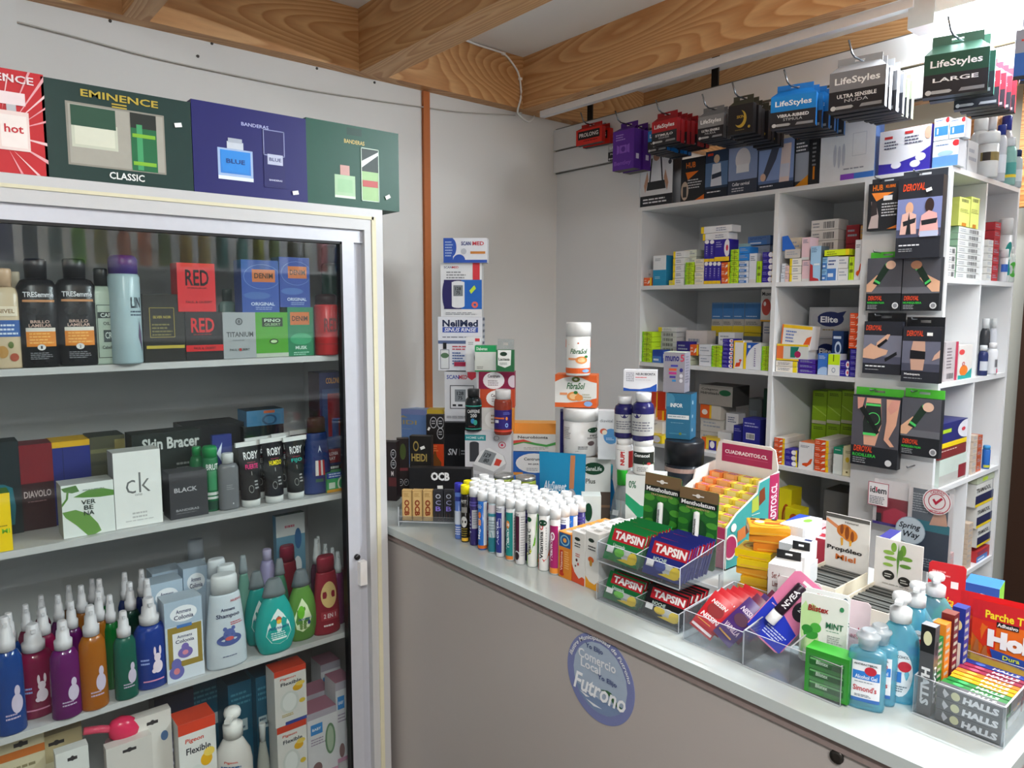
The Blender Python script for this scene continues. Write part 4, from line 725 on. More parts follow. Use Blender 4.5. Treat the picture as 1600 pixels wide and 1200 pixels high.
stack(by, Yf, R1, 1181.5, 1189, 408, 1, .04, 'b8e024', 'neon', 'upright neon green carton before the steel blue ones', G1)
stack(by, Yf, R1, 1190, 1208, 394, 5, .05, '33259a', 'purpy', 'purple carton with white disc and yellow end by the divider', G1)
z0 = zat(sol_y(1170, Yf+.075, R1), 398); stack(by, Yf+.075, R1, 1170, 1200, 398, 2, .07, '8a9cb8', 'plain', 'grey blue carton behind the upright white one', G1)
stack(by, Yf+.075, z0+.0006, 1169, 1202, 385, 1, .07, 'a8b4c8', 'plain', 'light grey carton under the steel blue one', G1)
z1_ = zat(sol_y(1169, Yf+.075, z0+.0006), 385); stack(by, Yf+.07, z1_+.001, 1168, 1203, 370, 1, .08, '5a7cb4', 'bluw', 'steel blue carton topping the pile at the divider', G1)
# bay B upper
G1b = 'medicine boxes on the upper shelf, second bay'
stack(by, Yf+.004, R1, 1220, 1226, 412, 2, .04, 'dce4ee', 'plain', 'slim white and blue carton just right of the divider', G1b)
stack(by, Yf, R1, 1226.5, 1232, 415, 2, .04, 'e8c8c4', 'plain', 'slim pinkish carton near the divider', G1b)
za = stack(by, Yf, R1, 1233, 1251, 404, 3, .05, 'ecebe4', 'yend', 'white carton with yellow end in a three high stack', G1b)
stack(by, Yf, za+.0006, 1226.5, 1250, 390, 1, .05, 'c4c0bc', 'plain', 'grey carton lying on the three high stack', G1b)
stack(by, Yf+.05, za+.018, 1231, 1251, 372, 1, .04, 'd8cdb8', 'plain', 'beige carton at the back above the three high stack', G1b)
b = MB(); P = sol_y(1229, Yf, R1+.06); b.prism([(-.018,-.02),(.022,-.022),(.010,.0),(-.004,.024),(-.02,.022)], -.002, .002, '2a66c4'); tag(b.obj('sachet', None, (P.x, Yf+.01, za+.044), .2), 'bright blue sachet propped on the stack near the divider', 'sachet', G1b)
z_ = stack(by, Yf, R1, 1252, 1264, 407, 1, .05, 'e4c4cc', 'tall', 'pink carton standing under another pink one', G1b); stack(by, Yf, z_+.0005, 1252, 1264, 371, 1, .05, 'e4c4cc', 'tall', 'pink carton standing on another pink one', G1b)
by(Yf-.004, R1, 1265, 1281, 385, .045, 'a4ccec', 'medicine_box', 'light blue upright carton with a red corner', 'medicine box', group=G1b, sidecol='5a6a78', front=[('p',[(0,0),(.9,0),(.8,.06),(.3,.1),(.25,.45),(0,.5)],'b8343a'), ('l',.1,.95,.7,3,.05,'4a6a9a'), ('r',.35,.45,.9,.5,'e8f2fa')])
stack(by, Yf+.09, R1, 1264, 1306, 345, 6, .06, 'dcdad8', 'bar', 'white carton with barcode in the tall stack behind', G1b, topcol='e8e8e6')
stack(by, Yf, R1, 1283, 1291, 402, 2, .04, '8ac0e8', 'bluw', 'small sky blue carton by the light blue one', G1b)
za = stack(by, Yf, R1, 1291.5, 1308, 401, 1, .04, 'dfe6ee', 'bluw', 'white carton with blue marks under the neon one', G1b)
stack(by, Yf, R1, 1308.5, 1324, 401, 2, .04, 'e4e6e8', 'plain', 'small white carton under the neon one', G1b)
by(Yf-.002, za+.0012, 1288, 1327, 391, .045, 'd8ec28', 'medicine_box', 'flat neon yellow carton bridging white ones', 'medicine box', group=G1b, front=[('l',.1,.7,.5,2,.35,'7a8a20'), ('r',.85,0,1,1,'f0d820')])
stack(by, Yf, R1, 1324.8, 1333, 401, 1, .04, 'c8ea2a', 'neon', 'upright neon green carton by the splash carton', G1b)
stack(by, Yf+.10, R1, 1318, 1338, 352, 3, .05, '9a2832', 'plain', 'dark red carton stacked at the back of the bay', G1b)
by(Yf, R1, 1334, 1345, 375, .05, 'e6e8ec', 'medicine_box', 'tall white carton with an orange splash on the upper shelf', 'medicine box', group=G1b, front=meds('splash'))
stack(by, Yf+.08, R1, 1341, 1350, 352, 4, .05, 'e8b478', 'plain', 'peach carton behind the splash carton', G1b)
# ---- shelf 2
G2 = 'medicine boxes on the middle shelf'
stack(by, Yf, R2, 1003, 1018, 518, 6, .05, 'bfe628', 'neon', 'neon green carton in the stack at the left end', G2)
za = stack(by, Yf+.055, R2, 1018, 1056, 518, 6, .06, 'd4d6d8', 'bar', 'grey white carton with barcode behind the neon stack', G2)
stack(by, Yf+.05, za+.0006, 1028, 1057, 511, 1, .06, 'd8dadc', 'yend', 'grey white carton with neon end lying on top of the pile', G2)
stack(by, Yf, R2, 1019, 1035, 546, 1, .04, '2a4aa8', 'bluw', 'blue and white carton before the grey white pile', G2)
za = stack(by, Yf+.002, R2, 1036, 1078, 553, 2, .05, 'd6e2c8', 'plain', 'flat white and green carton behind the silver box', G2)
stack(by, Yf+.002, za+.0006, 1057, 1077, 533, 1, .04, '2c2478', 'plain', 'navy carton lying above the green white ones', G2)
stack(by, Yf+.002, za+.0006, 1078, 1091, 538, 1, .04, 'e2602a', 'orng', 'small orange carton right of the navy one', G2)
stack(by, Yf+.08, R2, 1070, 1103, 516, 1, .05, 'd8d4d4', 'plain', 'white carton with a small red ring at the back', G2)
stack(by, Yf, R2, 1091.5, 1110, 538, 2, .05, 'd8dce4', 'plain', 'plain white carton left of the neon stack', G2)
stack(by, Yf, R2, 1111.5, 1127, 540, 6, .05, 'bfe628', 'neon', 'neon green carton in the middle stack', G2)
stack(by, Yf, R2, 1128, 1144, 529, 7, .05, '33259a', 'purp', 'purple carton with white disc in the seven high stack', G2)
z_ = zat(sol_y(1128, Yf+.06, R2), 540)
stack(by, Yf+.062, z_, 1122, 1147, 519, 1, .05, 'e4e8ee', 'plain', 'white carton behind the top of the purple stack', G2)
by(Yf, R2, 1145.5, 1160, 532, .05, 'e6e4e0', 'medicine_box', 'white and yellow carton with red splash beside the purple stack', 'medicine box', group=G2, front=[('r',0,0,.14,1,'f0c820'), ('r',0,.94,1,1,'f0c820'), ('p',[(.2,.05),(.7,.08),(.85,.3),(.6,.22),(.3,.2)],'d8441c'), ('e',.75,.3,.14,.04,'d8441c')])
by(Yf, R2, 1161, 1188, 535, .05, 'e4e8ee', 'medicine_box', 'white carton with blue quarter circle and yellow edge', 'medicine box', group=G2, front=[('r',0,0,.16,1,'f0d018'), ('p',[(.16,1),(.9,1),(.6,.9),(.35,.72),(.2,.5),(.16,.4)],'1f58b8'), ('r',.25,.8,.4,.9,'dce8f8'), T('IBUPROFENO',.68,.45,.06,.0,'4a3a8a'), ('l',.62,.8,.72,9,.08,'6a4a9a')])
stack(by, Yf, R2, 1189, 1203, 541, 6, .05, 'bfe628', 'neon', 'neon green carton in the stack by the divider', G2)
for i, (a, b_) in enumerate([(1110, 1127), (1127.3, 1143), (1143.3, 1160.5), (1161, 1187)]):
    fr = [('r',0,.45,1,1,'3f78b4'), ('r',0,.95,1,1,'6a94c0'), T('Nestle',.5,.53,.7,.08,'c8dcec') if 0 else ('l',.1,.55,.8,1,.06,'c8dcec'), ('r',0,0,1,.22,'dcc020'), ('l',.1,.36,.9,2,.06,'6a6a60')]
    P = sol_y(a, Yf+.16, R2); z_ = zat(P, 520)
    carton(P, sol_y(b_, Yf+.16, R2), z_-R2, .09, '6a7684', 'milk_box', f'blue topped carton in the lower back row, {["first","second","third","fourth"][i]} from the left', 'medicine box', group=G2, front=[('r',0,.9,1,1,'d0b830')])
    P0, P1 = sol_y(a, Yf+.16, R2), sol_y(b_, Yf+.16, R2); P0.z = P1.z = z_+.0008
    carton(P0, P1, zat(sol_y(a, Yf+.16, R2), 473)-z_, .09, 'b4b0a8', 'milk_box', f'blue and cream carton in the upper back row, {["first","second","third","fourth"][i]} from the left', 'medicine box', group=G2, front=fr, topcol='5a6a78')
z_ = stack(by, Yf+.10, R2, 1190, 1204, 503, 1, .05, 'c8c8cc', 'tall', 'grey carton below the one with a red circle', G2)
by(Yf+.10, z_+.0006, 1188, 1205, 452, .05, 'd0ccc8', 'medicine_box', 'cream carton with a large red circle by the divider', 'medicine box', group=G2, front=[('e',.5,.45,.42,.26,'b8443a'), ('e',.36,.55,.12,.07,'e8dcd8'), T('Muxe',.5,.86,.8,.12,'2a2a2e'), ('r',0,0,1,.05,'d8a030')])
# bay B middle
G2b = 'medicine boxes on the middle shelf, second bay'
za = stack(by, Yf, R2, 1212, 1245, 563, 2, .05, 'ece6dc', 'yright', 'white and orange carton lying low by the divider', G2b)
zb_ = za+.0008
by(Yf+.002, zb_, 1213, 1262, 537, .045, 'd8dcd8', 'medicine_box', 'white carton with green and orange panels', 'medicine box', group=G2b, front=[('r',0,0,.22,1,'e8743a'), ('r',0,.88,1,1,'f0cc20'), ('r',0,0,1,.1,'f0cc20'), ('p',[(.45,.85),(.72,.85),(.6,.2),(.45,.2)],'1a7a68'), ('e',.68,.4,.1,.2,'a8205a')])
o = by(Yf+.006, zb_+.036, 1219, 1266, 508, .045, 'e8e6e2', 'medicine_box', 'white carton with yellow edge and orange curve leaning on the pile', 'medicine box', group=G2b, front=[('r',0,.86,1,1,'f0c420'), ('r',0,0,.05,1,'e8743a'), ('p',[(.6,0),(.95,.1),(1,.6),(.85,.5),(.75,.2)],'e2602a'), ('l',.15,.75,.5,4,.14,'6a84c4')]); o.rotation_euler.y = .07
stack(by, Yf, R2, 1247, 1273, 561, 3, .04, '4a2a9a', 'plain', 'small violet carton in a three high stack', G2b)
by(Yf, R2, 1277, 1292, 552, .04, '3a72c8', 'medicine_box', 'blue upright carton with a pale arc', 'medicine box', group=G2b, front=[('e',.7,.0,.8,.38,'a8c4e8'), ('l',.1,.9,.8,3,.06,'c8dcf4')])
by(Yf-.002, R2, 1293, 1311, 553, .04, 'e8ecee', 'medicine_box', 'upright carton, neon yellow above and white below', 'medicine box', group=G2b, front=[('r',0,.5,1,1,'c8ee1c'), ('r',.42,.66,.5,.98,'5a6a10'), ('o',.5,.25,.16,.12,'8a9ab0',.7)])
by(Yf+.045, R2, 1298, 1315, 517, .03, '1c3a6c', 'medicine_box', 'dark blue toothpaste carton standing behind the neon one', 'medicine box', group=G2b, front=[('o',.55,.6,.3,.16,'c8dcf0',.6), ('r',.1,.82,.8,.88,'c8dcf0'), ('r',0,0,1,.06,'d8e4f0')])
stack(by, Yf, R2, 1312, 1326, 563, 2, .04, '33259a', 'purp', 'purple carton with white disc in a pair', G2b)
za = stack(by, Yf, R2, 1327, 1348, 545, 5, .05, '33259a', 'purpy', 'navy purple carton in the tall stack by the brace boxes', G2b)
stack(by, Yf, za+.0006, 1326, 1347, 489, 5, .05, 'e2501f', 'orng', 'orange and yellow carton on the purple ones', G2b, ztop=zat(sol_y(1327, Yf, R2), 489))
el = [('e',.42,.62,.26,.24,'1f2a5c'), ('p',[(.5,.8),(.72,.88),(.62,.6)],'1f2a5c'), T('Elite',.40,.61,.34,.20,'f0f0f2',bold=.03), ('f',.02,.04,.98,.96,'9a9aa0',.008), ('l',.28,.3,.6,1,.08,'8a7a50'), ('e',.12,.6,.06,.2,'a8a8ae'), ('e',.85,.6,.06,.2,'a8a8ae')]
z_ = zat(sol_y(1266, Yf+.12, R2), 529); by(Yf+.12, R2, 1266, 1322, 529, .1, 'b0b2b6', 'tissue_box', 'grey tissue pack with a navy oval, the lower of two', 'tissue box', group=G2b, front=el)
by(Yf+.12, z_+.001, 1263, 1344, 480, .1, 'aeb0b2', 'tissue_box', 'grey tissue pack with a navy oval, the upper of two', 'tissue box', group=G2b, front=el)
by(Yf+.2, z_+.06, 1342, 1350, 452, .05, '5a7a6a', 'medicine_box', 'grey green box at the back above the tissue packs', 'medicine box', group=G2b, front=[T('Mu',.4,.3,.6,.2,'1a1a1e')])
# ---- shelf 3
G3s = 'boxes on the lower shelf'
z_ = stack(by, Yf+.10, R3, 1094, 1130, 652, 2, .07, 'c8c8c4', 'plain', 'cream white carton beneath the orange ended one', G3s)
by(Yf+.09, z_+.0008, 1094, 1126, 631, .09, 'd0ccc4', 'medicine_box', 'white carton with an orange end in the middle pile', 'medicine box', group=G3s, front=[('r',0,0,.45,1,'e2601f'), ('r',.45,0,.55,1,'f0c020'), ('e',.22,.45,.14,.2,'f4ece4')])
z2_ = zat(sol_y(1094, Yf+.09, z_), 631); 
by(Yf+.085, z2_+.0008, 1092, 1144, 600, .10, '8a8782', 'supplement_box', 'taupe collagen carton with a green oval', 'supplement box', group=G3s, sidecol='4a4846', topcol='5a5854', front=[('r',0,0,1,.9,'9a9690'), ('e',.78,.66,.17,.15,'1a5a38'), T('Colageno',.32,.78,.5,.13,'34322e'), T('Hidrolizado',.33,.6,.56,.13,'34322e')])
by(Yf+.03, R3, 1096, 1119, 682, .04, 'e8c83a', 'medicine_box', 'small carton with orange, yellow and purple patches', 'medicine box', group=G3s, front=[('r',0,0,.3,1,'e2601f'), ('r',.5,0,1,.8,'33259a'), ('e',.72,.45,.16,.3,'f0eef4')])
by(Yf+.05, R3, 1121, 1142, 674, .05, 'dfe2e6', 'medicine_box', 'white carton with a navy and white disc panel', 'medicine box', group=G3s, front=[('r',.4,0,1,.55,'2a3a94'), ('e',.7,.25,.16,.2,'f0f0f4')])
by(Yf+.10, R3, 1133, 1152, 645, .04, 'dcdee2', 'medicine_box', 'tall narrow white carton left of the navy ones', 'medicine box', group=G3s, front=meds('tall'))
by(Yf+.02, R3, 1145, 1158, 664, .05, '2a2c86', 'medicine_box', 'narrow navy carton left of the large navy one', 'medicine box', group=G3s, front=[('l',.1,.9,.9,2,.06,'8a8cc8')])
by(Yf+.004, R3, 1159, 1186, 653, .06, '2c2e8e', 'medicine_box', 'large navy carton with a white barcode', 'medicine box', group=G3s, sidecol='20226a', topcol='3a3ca0', front=[('r',.2,.48,.7,.64,'e8e8ec'), ('b',.24,.5,.66,.62,'22242a'), ('l',.1,.9,.9,2,.07,'a8aad8'), ('e',.6,.0,.5,.1,'c8344a'), ('e',.6,.0,.4,.07,'e8e8ec')])
by(Yf+.16, R3, 1190, 1202, 607, .08, '1f4a36', 'medicine_box', 'dark green carton standing at the divider', 'medicine box', group=G3s)
stack(by, Yf+.2, R3, 1168, 1188, 622, 1, .06, '8a9090', 'plain', 'dim grey carton at the back of the lower shelf', G3s)
for i, (a, b_, tp, c, k, d) in enumerate([(1017, 1026, 612, 'd8442a', 'orng', 'red and white carton behind the navy bottles'), (1022, 1036, 640, 'e2601f', 'orng', 'orange carton with barcode behind the blue box'), (1007, 1034, 655, 'e4e2de', 'splash', 'white carton with red splash behind the navy bottles'), (1004, 1034, 676, 'e8cc2a', 'purpy', 'yellow and purple carton low behind the navy bottles')]):
    stack(by, Yf+[.05, .05, .02, -.012][i], R3, a, b_, tp, 1, .045, c, k, d, G3s)
G3b = 'boxes on the lower shelf, second bay'
stack(by, Yf, R3, 1208.5, 1225, 683, 5, .12, 'e2501f', 'orng', 'orange and yellow carton in the five high stack by the divider', G3b, side='d8d2ca', topcol='e8e4dc')
stack(by, Yf, R3, 1226, 1245, 701, 3, .05, '33259a', 'purpy', 'purple and yellow carton in a three high stack', G3b)
by(Yf, R3, 1247, 1270, 690, .06, 'e6e8ea', 'medicine_box', 'tall white carton with an orange splash on the lower shelf', 'medicine box', group=G3b, topcol='e27a4a', front=meds('splash'))
stack(by, Yf, R3, 1271.5, 1293, 686, 5, .14, 'e2501f', 'orng', 'orange and yellow carton stacked mid bay', G3b, side='d0cac2', topcol='e4e0d8')
by(Yf, R3, 1301, 1315, 698, .05, 'dce4e0', 'medicine_box', 'white carton with a green top band', 'medicine box', group=G3b, topcol='1f8a6a', front=[('r',0,.75,1,1,'1f8a6a'), ('l',.15,.92,.85,1,.06,'e8f0ec')])
by(Yf, R3, 1316, 1331, 697, .05, 'ece4b8', 'medicine_box', 'pale yellow carton with a small yellow flower mark', 'medicine box', group=G3b, front=[('e',.45,.55,.2,.09,'e8c83a'), ('l',.2,.85,.8,2,.05,'9a945a'), ('r',.35,.1,.55,.16,'6a5a30')])
by(Yf, R3, 1332, 1341, 709, .05, '2f5cac', 'medicine_box', 'narrow blue carton beside the pale yellow one', 'medicine box', group=G3b)
for i, (a, b_) in enumerate([(1266, 1288), (1289, 1310), (1311, 1334)]):
    gf = [('p',[(0,.55),(.5,.42),(1,.28),(1,.24),(.5,.38),(0,.52)],'b8d850'), ('r',0,0,1,.10,'c8c8a8'), ('l',.15,.92,.85,2,.05,'4a5a10')]
    P = sol_y(a, Yf+.2, R3); z_ = zat(P, 661)
    carton(P, sol_y(b_, Yf+.2, R3), z_-R3-.001, .08, '8fb81c', 'supplement_box', f'lime green carton in the lower row, {["first","second","third"][i]} from the left', 'supplement box', group=G3b, front=gf)
    Q0, Q1 = sol_y(a, Yf+.2, R3), sol_y(b_, Yf+.2, R3); Q0.z = Q1.z = z_
    carton(Q0, Q1, zat(sol_y(a, Yf+.2, R3), 610)-z_, .08, '93bc1e', 'supplement_box', f'lime green carton in the upper row, {["first","second","third"][i]} from the left', 'supplement box', group=G3b, front=gf)
# ---- shelf 4 (mostly hidden)
G4 = 'boxes on the lowest visible shelf'
by(Yf+.03, R4, 1214, 1233, 762, .06, 'e8dc1c', 'tea_box', 'tall yellow carton with an orange fruit oval', 'box', group=G4, sidecol='c8b818', front=[('e',.6,.55,.34,.22,'b8541c'), ('e',.6,.55,.22,.14,'e8b43a'), ('r',.12,.05,.3,.5,'c8c8c0'), ('b',.14,.08,.28,.46,'2a2a2a')])
by(Yf+.0, R4, 1224, 1247, 792, .05, 'e4d81c', 'tea_box', 'low yellow carton with fruit picture before the tall one', 'box', group=G4, front=[('e',.6,.8,.3,.1,'b8541c')])
by(Yf+.08, R4, 1283, 1339, 764, .1, '6c6c6c', 'tissue_box', 'dim grey tissue pack on the lowest visible shelf', 'tissue box', group=G4, sidecol='4a4a4c', front=[('e',.2,.55,.13,.12,'24283c'), T('Elite',.2,.55,.16,.08,'a8a8b0'), ('p',[(.4,.1),(.9,.3),(.95,.8),(.6,.6)],'5a5a5a')])
# =============== boxes on top of the shelf unit ===============
GT = 'boxes on top of the shelf unit'; TZ = SZ[0]
zz = TZ
by(2.006, zz, 1000, 1050, 243, .05, 'e8e8ea', 'brace_box', 'white posture brace box with a man in a vest, leftmost on top', 'brace box', group=GT, sidecol='22242a', front=[('r',0,0,1,.2,'22252c'), ('e',.5,.66,.26,.32,'f2f2f4'), ('e',.5,.92,.10,.08,'c89a80'), ('p',[(.2,.3),(.8,.3),(.76,.46),(.24,.46)],'2a2c30'), ('p',[(.16,.26),(.26,.5),(.22,.66),(.12,.40)],'c89a80'), ('p',[(.84,.26),(.74,.5),(.78,.66),(.88,.40)],'c89a80'), ('p',[(.28,.44),(.34,.9),(.38,.9),(.32,.44)],'2a2c30'), ('p',[(.72,.44),(.66,.9),(.62,.9),(.68,.44)],'2a2c30'), ('l',.1,.14,.9,2,.06,'e8e8ec'), ('e',.92,.9,.05,.045,'4a4a50'), ('e',.92,.78,.05,.045,'4a4a50')])
by(2.012, zz, 1063, 1100, 250, .05, '24262a', 'brace_box', 'black and orange waist belt box beside the white brace box', 'brace box', group=GT, sidecol='1a1b1e', front=[('p',[(.2,.68),(.75,.68),(.3,.50)],'f07a1c'), T('HUB',.42,.84,.4,.13,'f07a1c'), ('l',.3,.5,.9,4,.06,'c8c8cc'), ('e',.18,.25,.16,.22,'c8b4a0'), ('r',.1,.1,.26,.35,'3a3a3c'), ('p',[(.6,0),(1,.12),(1,0)],'f07a1c')])
by(2.012, zz, 1101, 1136, 238, .05, '2c3e58', 'brace_box', 'navy arm sling box with a woman in white', 'brace box', group=GT, front=[('r',0,.25,1,.75,'5f7ea8'), ('e',.5,.82,.13,.09,'d8b89a'), ('p',[(.25,.25),(.75,.25),(.68,.72),(.32,.72)],'dfe2ec'), ('p',[(.3,.40),(.72,.44),(.72,.54),(.3,.50)],'2a3648'), ('r',0,0,1,.2,'1c2432'), ('l',.1,.14,.8,1,.05,'e8e8ec'), ('r',.1,.9,.35,.95,'d8442a')])
by(2.012, zz, 1137, 1182, 232, .05, '55678a', 'brace_box', 'grey blue neck collar box with a white collar', 'brace box', group=GT, front=[('r',0,.3,1,1,'8f9fc4'), ('e',.5,.72,.26,.24,'e8e2e4'), ('r',.28,.45,.72,.62,'f0eef0'), ('r',0,0,1,.3,'3a4252'), T('Collar cervical',.45,.22,.6,.07,'e8e8ee'), ('l',.14,.14,.7,2,.05,'c8ccd4')])
by(2.012, zz, 1184, 1239, 224, .05, '6078a8', 'brace_box', 'blue wrist and leg brace box', 'brace box', group=GT, sidecol='16181c', front=[('r',0,.2,1,1,'8aa0d0'), ('p',[(.1,.25),(.22,.2),(.5,.62),(.6,.9),(.42,.95),(.3,.7)],'44485a'), ('e',.14,.28,.08,.08,'e0b8a0'), ('p',[(.6,.1),(.88,.1),(.92,.9),(.66,.9)],'e4d0cc'), ('p',[(.62,.24),(.88,.24),(.88,.5),(.64,.5)],'d4d6e4'), ('r',0,0,1,.14,'2c3444'), ('l',.06,.1,.5,1,.05,'e8e8ee')])
by(2.02, zz, 1240, 1262, 205, .05, '3a4048', 'brace_box', 'dark brace box with an orange corner and white text', 'brace box', group=GT, front=[('r',0,.1,1,.6,'a8b0c0'), ('p',[(0,0),(1,0),(1,.2)],'f0a01c'), T('HUB',.45,.9,.7,.1,'f07a1c'), ('l',.1,.78,.9,3,.06,'e8e8ee')])
by(2.012, zz, 1263, 1278, 208, .06, '22252a', 'brace_box', 'narrow black spine of a brace box with orange writing', 'brace box', group=GT, front=[('l',.3,.8,.7,6,.08,'8a8a8e'), ('r',.4,.1,.6,.35,'e88a1c')])
by(2.006, zz, 1280, 1365, 200, .05, 'eceef2', 'massager_box', 'large white massager box with a blue lower corner', 'box', group=GT, sidecol='5a84c4', front=[('e',.28,.45,.03,.2,'c8ccd8'), ('e',.36,.42,.03,.2,'c8ccd8'), ('e',.44,.45,.03,.2,'c8ccd8'), ('f',.6,.4,.85,.8,'d0d4dc',.01), ('l',.45,.2,.95,1,.05,'9a9eaa'), ('r',.4,0,1,.10,'3f78cc'), ('r',.4,0,.65,.10,'8a4ac4'), ('e',.3,.85,.05,.06,'7ab8e8')])
by(2.006, zz, 1372, 1452, 207, .05, 'e8e9f0', 'shoe_insole_box', 'white and violet gel pad box with red words', 'box', group=GT, sidecol='4438a8', front=[('p',[(0,0),(1,0),(1,.52),(.7,.32),(.35,.22),(0,.24)],'3d33a4'), ('e',.35,.18,.1,.08,'e8e8f4'), ('e',.82,.30,.10,.09,'e8e8f4'), ('e',.72,.16,.10,.08,'e8e8f4'), ('r',.1,.80,.26,.86,'c83a3a'), ('l',.1,.74,.38,3,.07,'5a5a70'), ('r',.5,.86,.66,.92,'c83a3a'), ('l',.5,.8,.85,3,.07,'5a5a70'), ('e',.95,.82,.07,.14,'e0b09a')])
P = sol_y(1457, 2.01, zz); zc = zat(P, 222)
bw = [('r',0,0,1,.4,'6a9edc'), ('e',.9,.85,.14,.12,'d8343a'), ('l',.1,.85,.6,1,.08,'4a6aa0'), ('e',.5,.5,.3,.1,'a8ccf0')]
by(2.006, zz, 1456, 1496, 222, .05, 'e4eaf2', 'thermometer_box', 'white and blue thermometer box under two smaller ones', 'box', group=GT, sidecol='c8ccd2', front=bw)
for i, (a, b_) in enumerate([(1456, 1479), (1480, 1504)]):
    Q0, Q1 = sol_y(a, 2.006, zz), sol_y(b_, 2.006, zz); Q0.z = Q1.z = zc+.0006
    carton(Q0, Q1, zat(sol_y(a, 2.006, zz), 187)-zc, .04, 'e4eaf2', 'thermometer_box', ['small white and blue box, left of the pair', 'small white and blue box, right of the pair'][i], 'box', group=GT, sidecol='d0d4da', front=[('r',.05,.2,.95,.62,'3f86dc'), ('r',.2,.28,.3,.55,'e8f0fa'), ('e',.9,.88,.14,.12,'d8343a'), ('l',.08,.92,.6,1,.08,'4a6aa0')])
# along the end unit's top
for i, (v0, v1, tp, c) in enumerate([(1500, 1509, 226, 'b8bcc4'), (1510, 1526, 218, 'c8ccd0')]):
    bx(-.712, zz, v0, v1, tp, .08, c, 'medicine_box', ['silver grey carton at the front corner of the shelf top', 'pale silver carton just behind the corner one'][i], 'medicine box', group=GT, front=meds('plain'))
jr = [(1527, 1556, 208, 'widejar', 'd8dcde', 'e8eaea', 'white tub with a gold and dark label band', [('r',0,.5,1,.8,'8a7a4a'), ('r',.1,.5,.4,.8,'3a3430')]),
      (1552, 1568, 196, 'pill', 'c8ccd4', '2c3a8a', 'pale bottle with a navy band behind the white tub', [('r',0,.2,1,.7,'e0e4ec')]),
      (1567, 1584, 216, 'pill', '8ab8b0', 'e4e8ea', 'teal and white syrup bottle', [('r',0,.2,1,.7,'4a9a94'), ('r',0,.2,1,.3,'e8d03a')]),
      (1580, 1594, 235, 'pill', 'b8c0c4', '1f2c54', 'small bottle with a dark cap near the shelf end', [('r',0,.2,1,.7,'d8dce0')])]
for i, (a, b_, tp, kd, bc, cc_, lb, ar) in enumerate(jr): btx(-.712, zz, a, b_, tp, kd, 'medicine_bottle', lb, group=GT, body=bc, cap=cc_, art=ar, rz=math.pi/4, cat='bottle')
for i, (a, b_, tp, bc, cc_) in enumerate([(1513, 1540, 186, 'dfe2e4', 'e8eaea'), (1536, 1552, 182, 'c8d0d8', 'e8e8ec'), (1556, 1575, 182, 'b8bcc8', '2a3a9a')]):
    btx(-.785, zz, a, b_, tp, 'pill', 'medicine_bottle', ['tall white bottle at the back of the end unit top', 'white bottle behind the tub', 'tall grey bottle with blue bands at the back'][i], group=GT, body=bc, cap=cc_, art=[('r',0,.15,1,.6,'d0d4dc')], rz=math.pi/4, cat='bottle')
# =============== end unit bays ===============
EXF = EX-.006; GE = 'medicine in the end bays'
za = stack(bx, EXF, R1, 1493, 1529, 353, 8, .07, 'd0d2d0', 'bar', 'white carton with barcode and green edge in the upper end bay', GE, side='7a9a80')
for i, (a, b_) in enumerate([(1497, 1514), (1515, 1528)]):
    bx(EXF, za+.0008, a, b_, 307, .06, 'd6de7a', 'medicine_box', ['pale yellow green carton with barcode, left of the two on the white stack', 'pale yellow green carton, right of the two on the white stack'][i], 'medicine box', group=GE, sidecol='b0b85a', front=[('b',.2,.84,.8,.95,'3a3a30'), ('l',.1,.6,.9,3,.05,'7a7a3a'), ('r',.3,0,.7,.12,'c8802a')])
stack(bx, EXF, R1, 1480.5, 1491, 385, 4, .05, 'c4c2c0', 'bar', 'small grey carton by the front edge of the upper end bay', GE)
za = stack(bx, EXF, R1, 1540, 1548, 374, 6, .06, 'c8c8c4', 'plain', 'white carton in the second upper end bay', GE)
stack(bx, EXF-.002, R1, 1549, 1558, 346, 7, .06, 'b0343c', 'plain', 'red carton in the second upper end bay', GE)
btx(EX-.012, R1, 1560, 1572, 390, 'widejar', 'medicine_bottle', 'white bottle with a blue band in the second upper end bay', group=GE, body='d0d4da', cap='dcdee2', art=[('r',0,.4,1,.8,'3a6ac4')], rz=math.pi/3)
btx(EX-.010, R1, 1569, 1583, 386, 'pill', 'medicine_bottle', 'white bottle with a green leaf label', group=GE, body='c8d0cc', cap='e0e2e2', art=[('e',.5,.5,.4,.35,'4aa83a')], rz=math.pi/3)
o = btx(EX-.018, R1, 1556, 1575, 342, 'widejar', 'supplement_tub', 'white tub with a teal hexagon on a higher spot of the end bay', group=GE, body='d4d8da', cap='e0e4e4', art=[('e',.55,.5,.36,.4,'1f8a84'), ('r',.3,.48,.8,.54,'c8e4e0')], rz=math.pi/3)
bx(EXF, R2, 1474, 1494, 535, .07, 'b8b0b2', 'medicine_box', 'grey mauve carton with barcode in the middle end bay', 'medicine box', group=GE, front=[('b',.2,.06,.7,.2,'3a3a3e'), ('l',.15,.85,.6,7,.08,'7a7076'), ('r',.8,0,1,1,'b83a54')])
bx(EXF-.001, R2, 1496, 1517, 540, .07, 'd8d4d0', 'medicine_box', 'white carton with orange and teal swirls in the middle end bay', 'medicine box', group=GE, front=[('e',.4,.25,.3,.16,'e07a2a'), ('p',[(.0,0),(1,0),(1,.3),(.5,.1),(0,.12)],'1f9a94'), ('e',.2,.8,.2,.08,'d84a4a'), ('o',.35,.45,.1,.06,'c84a4a',.6)])
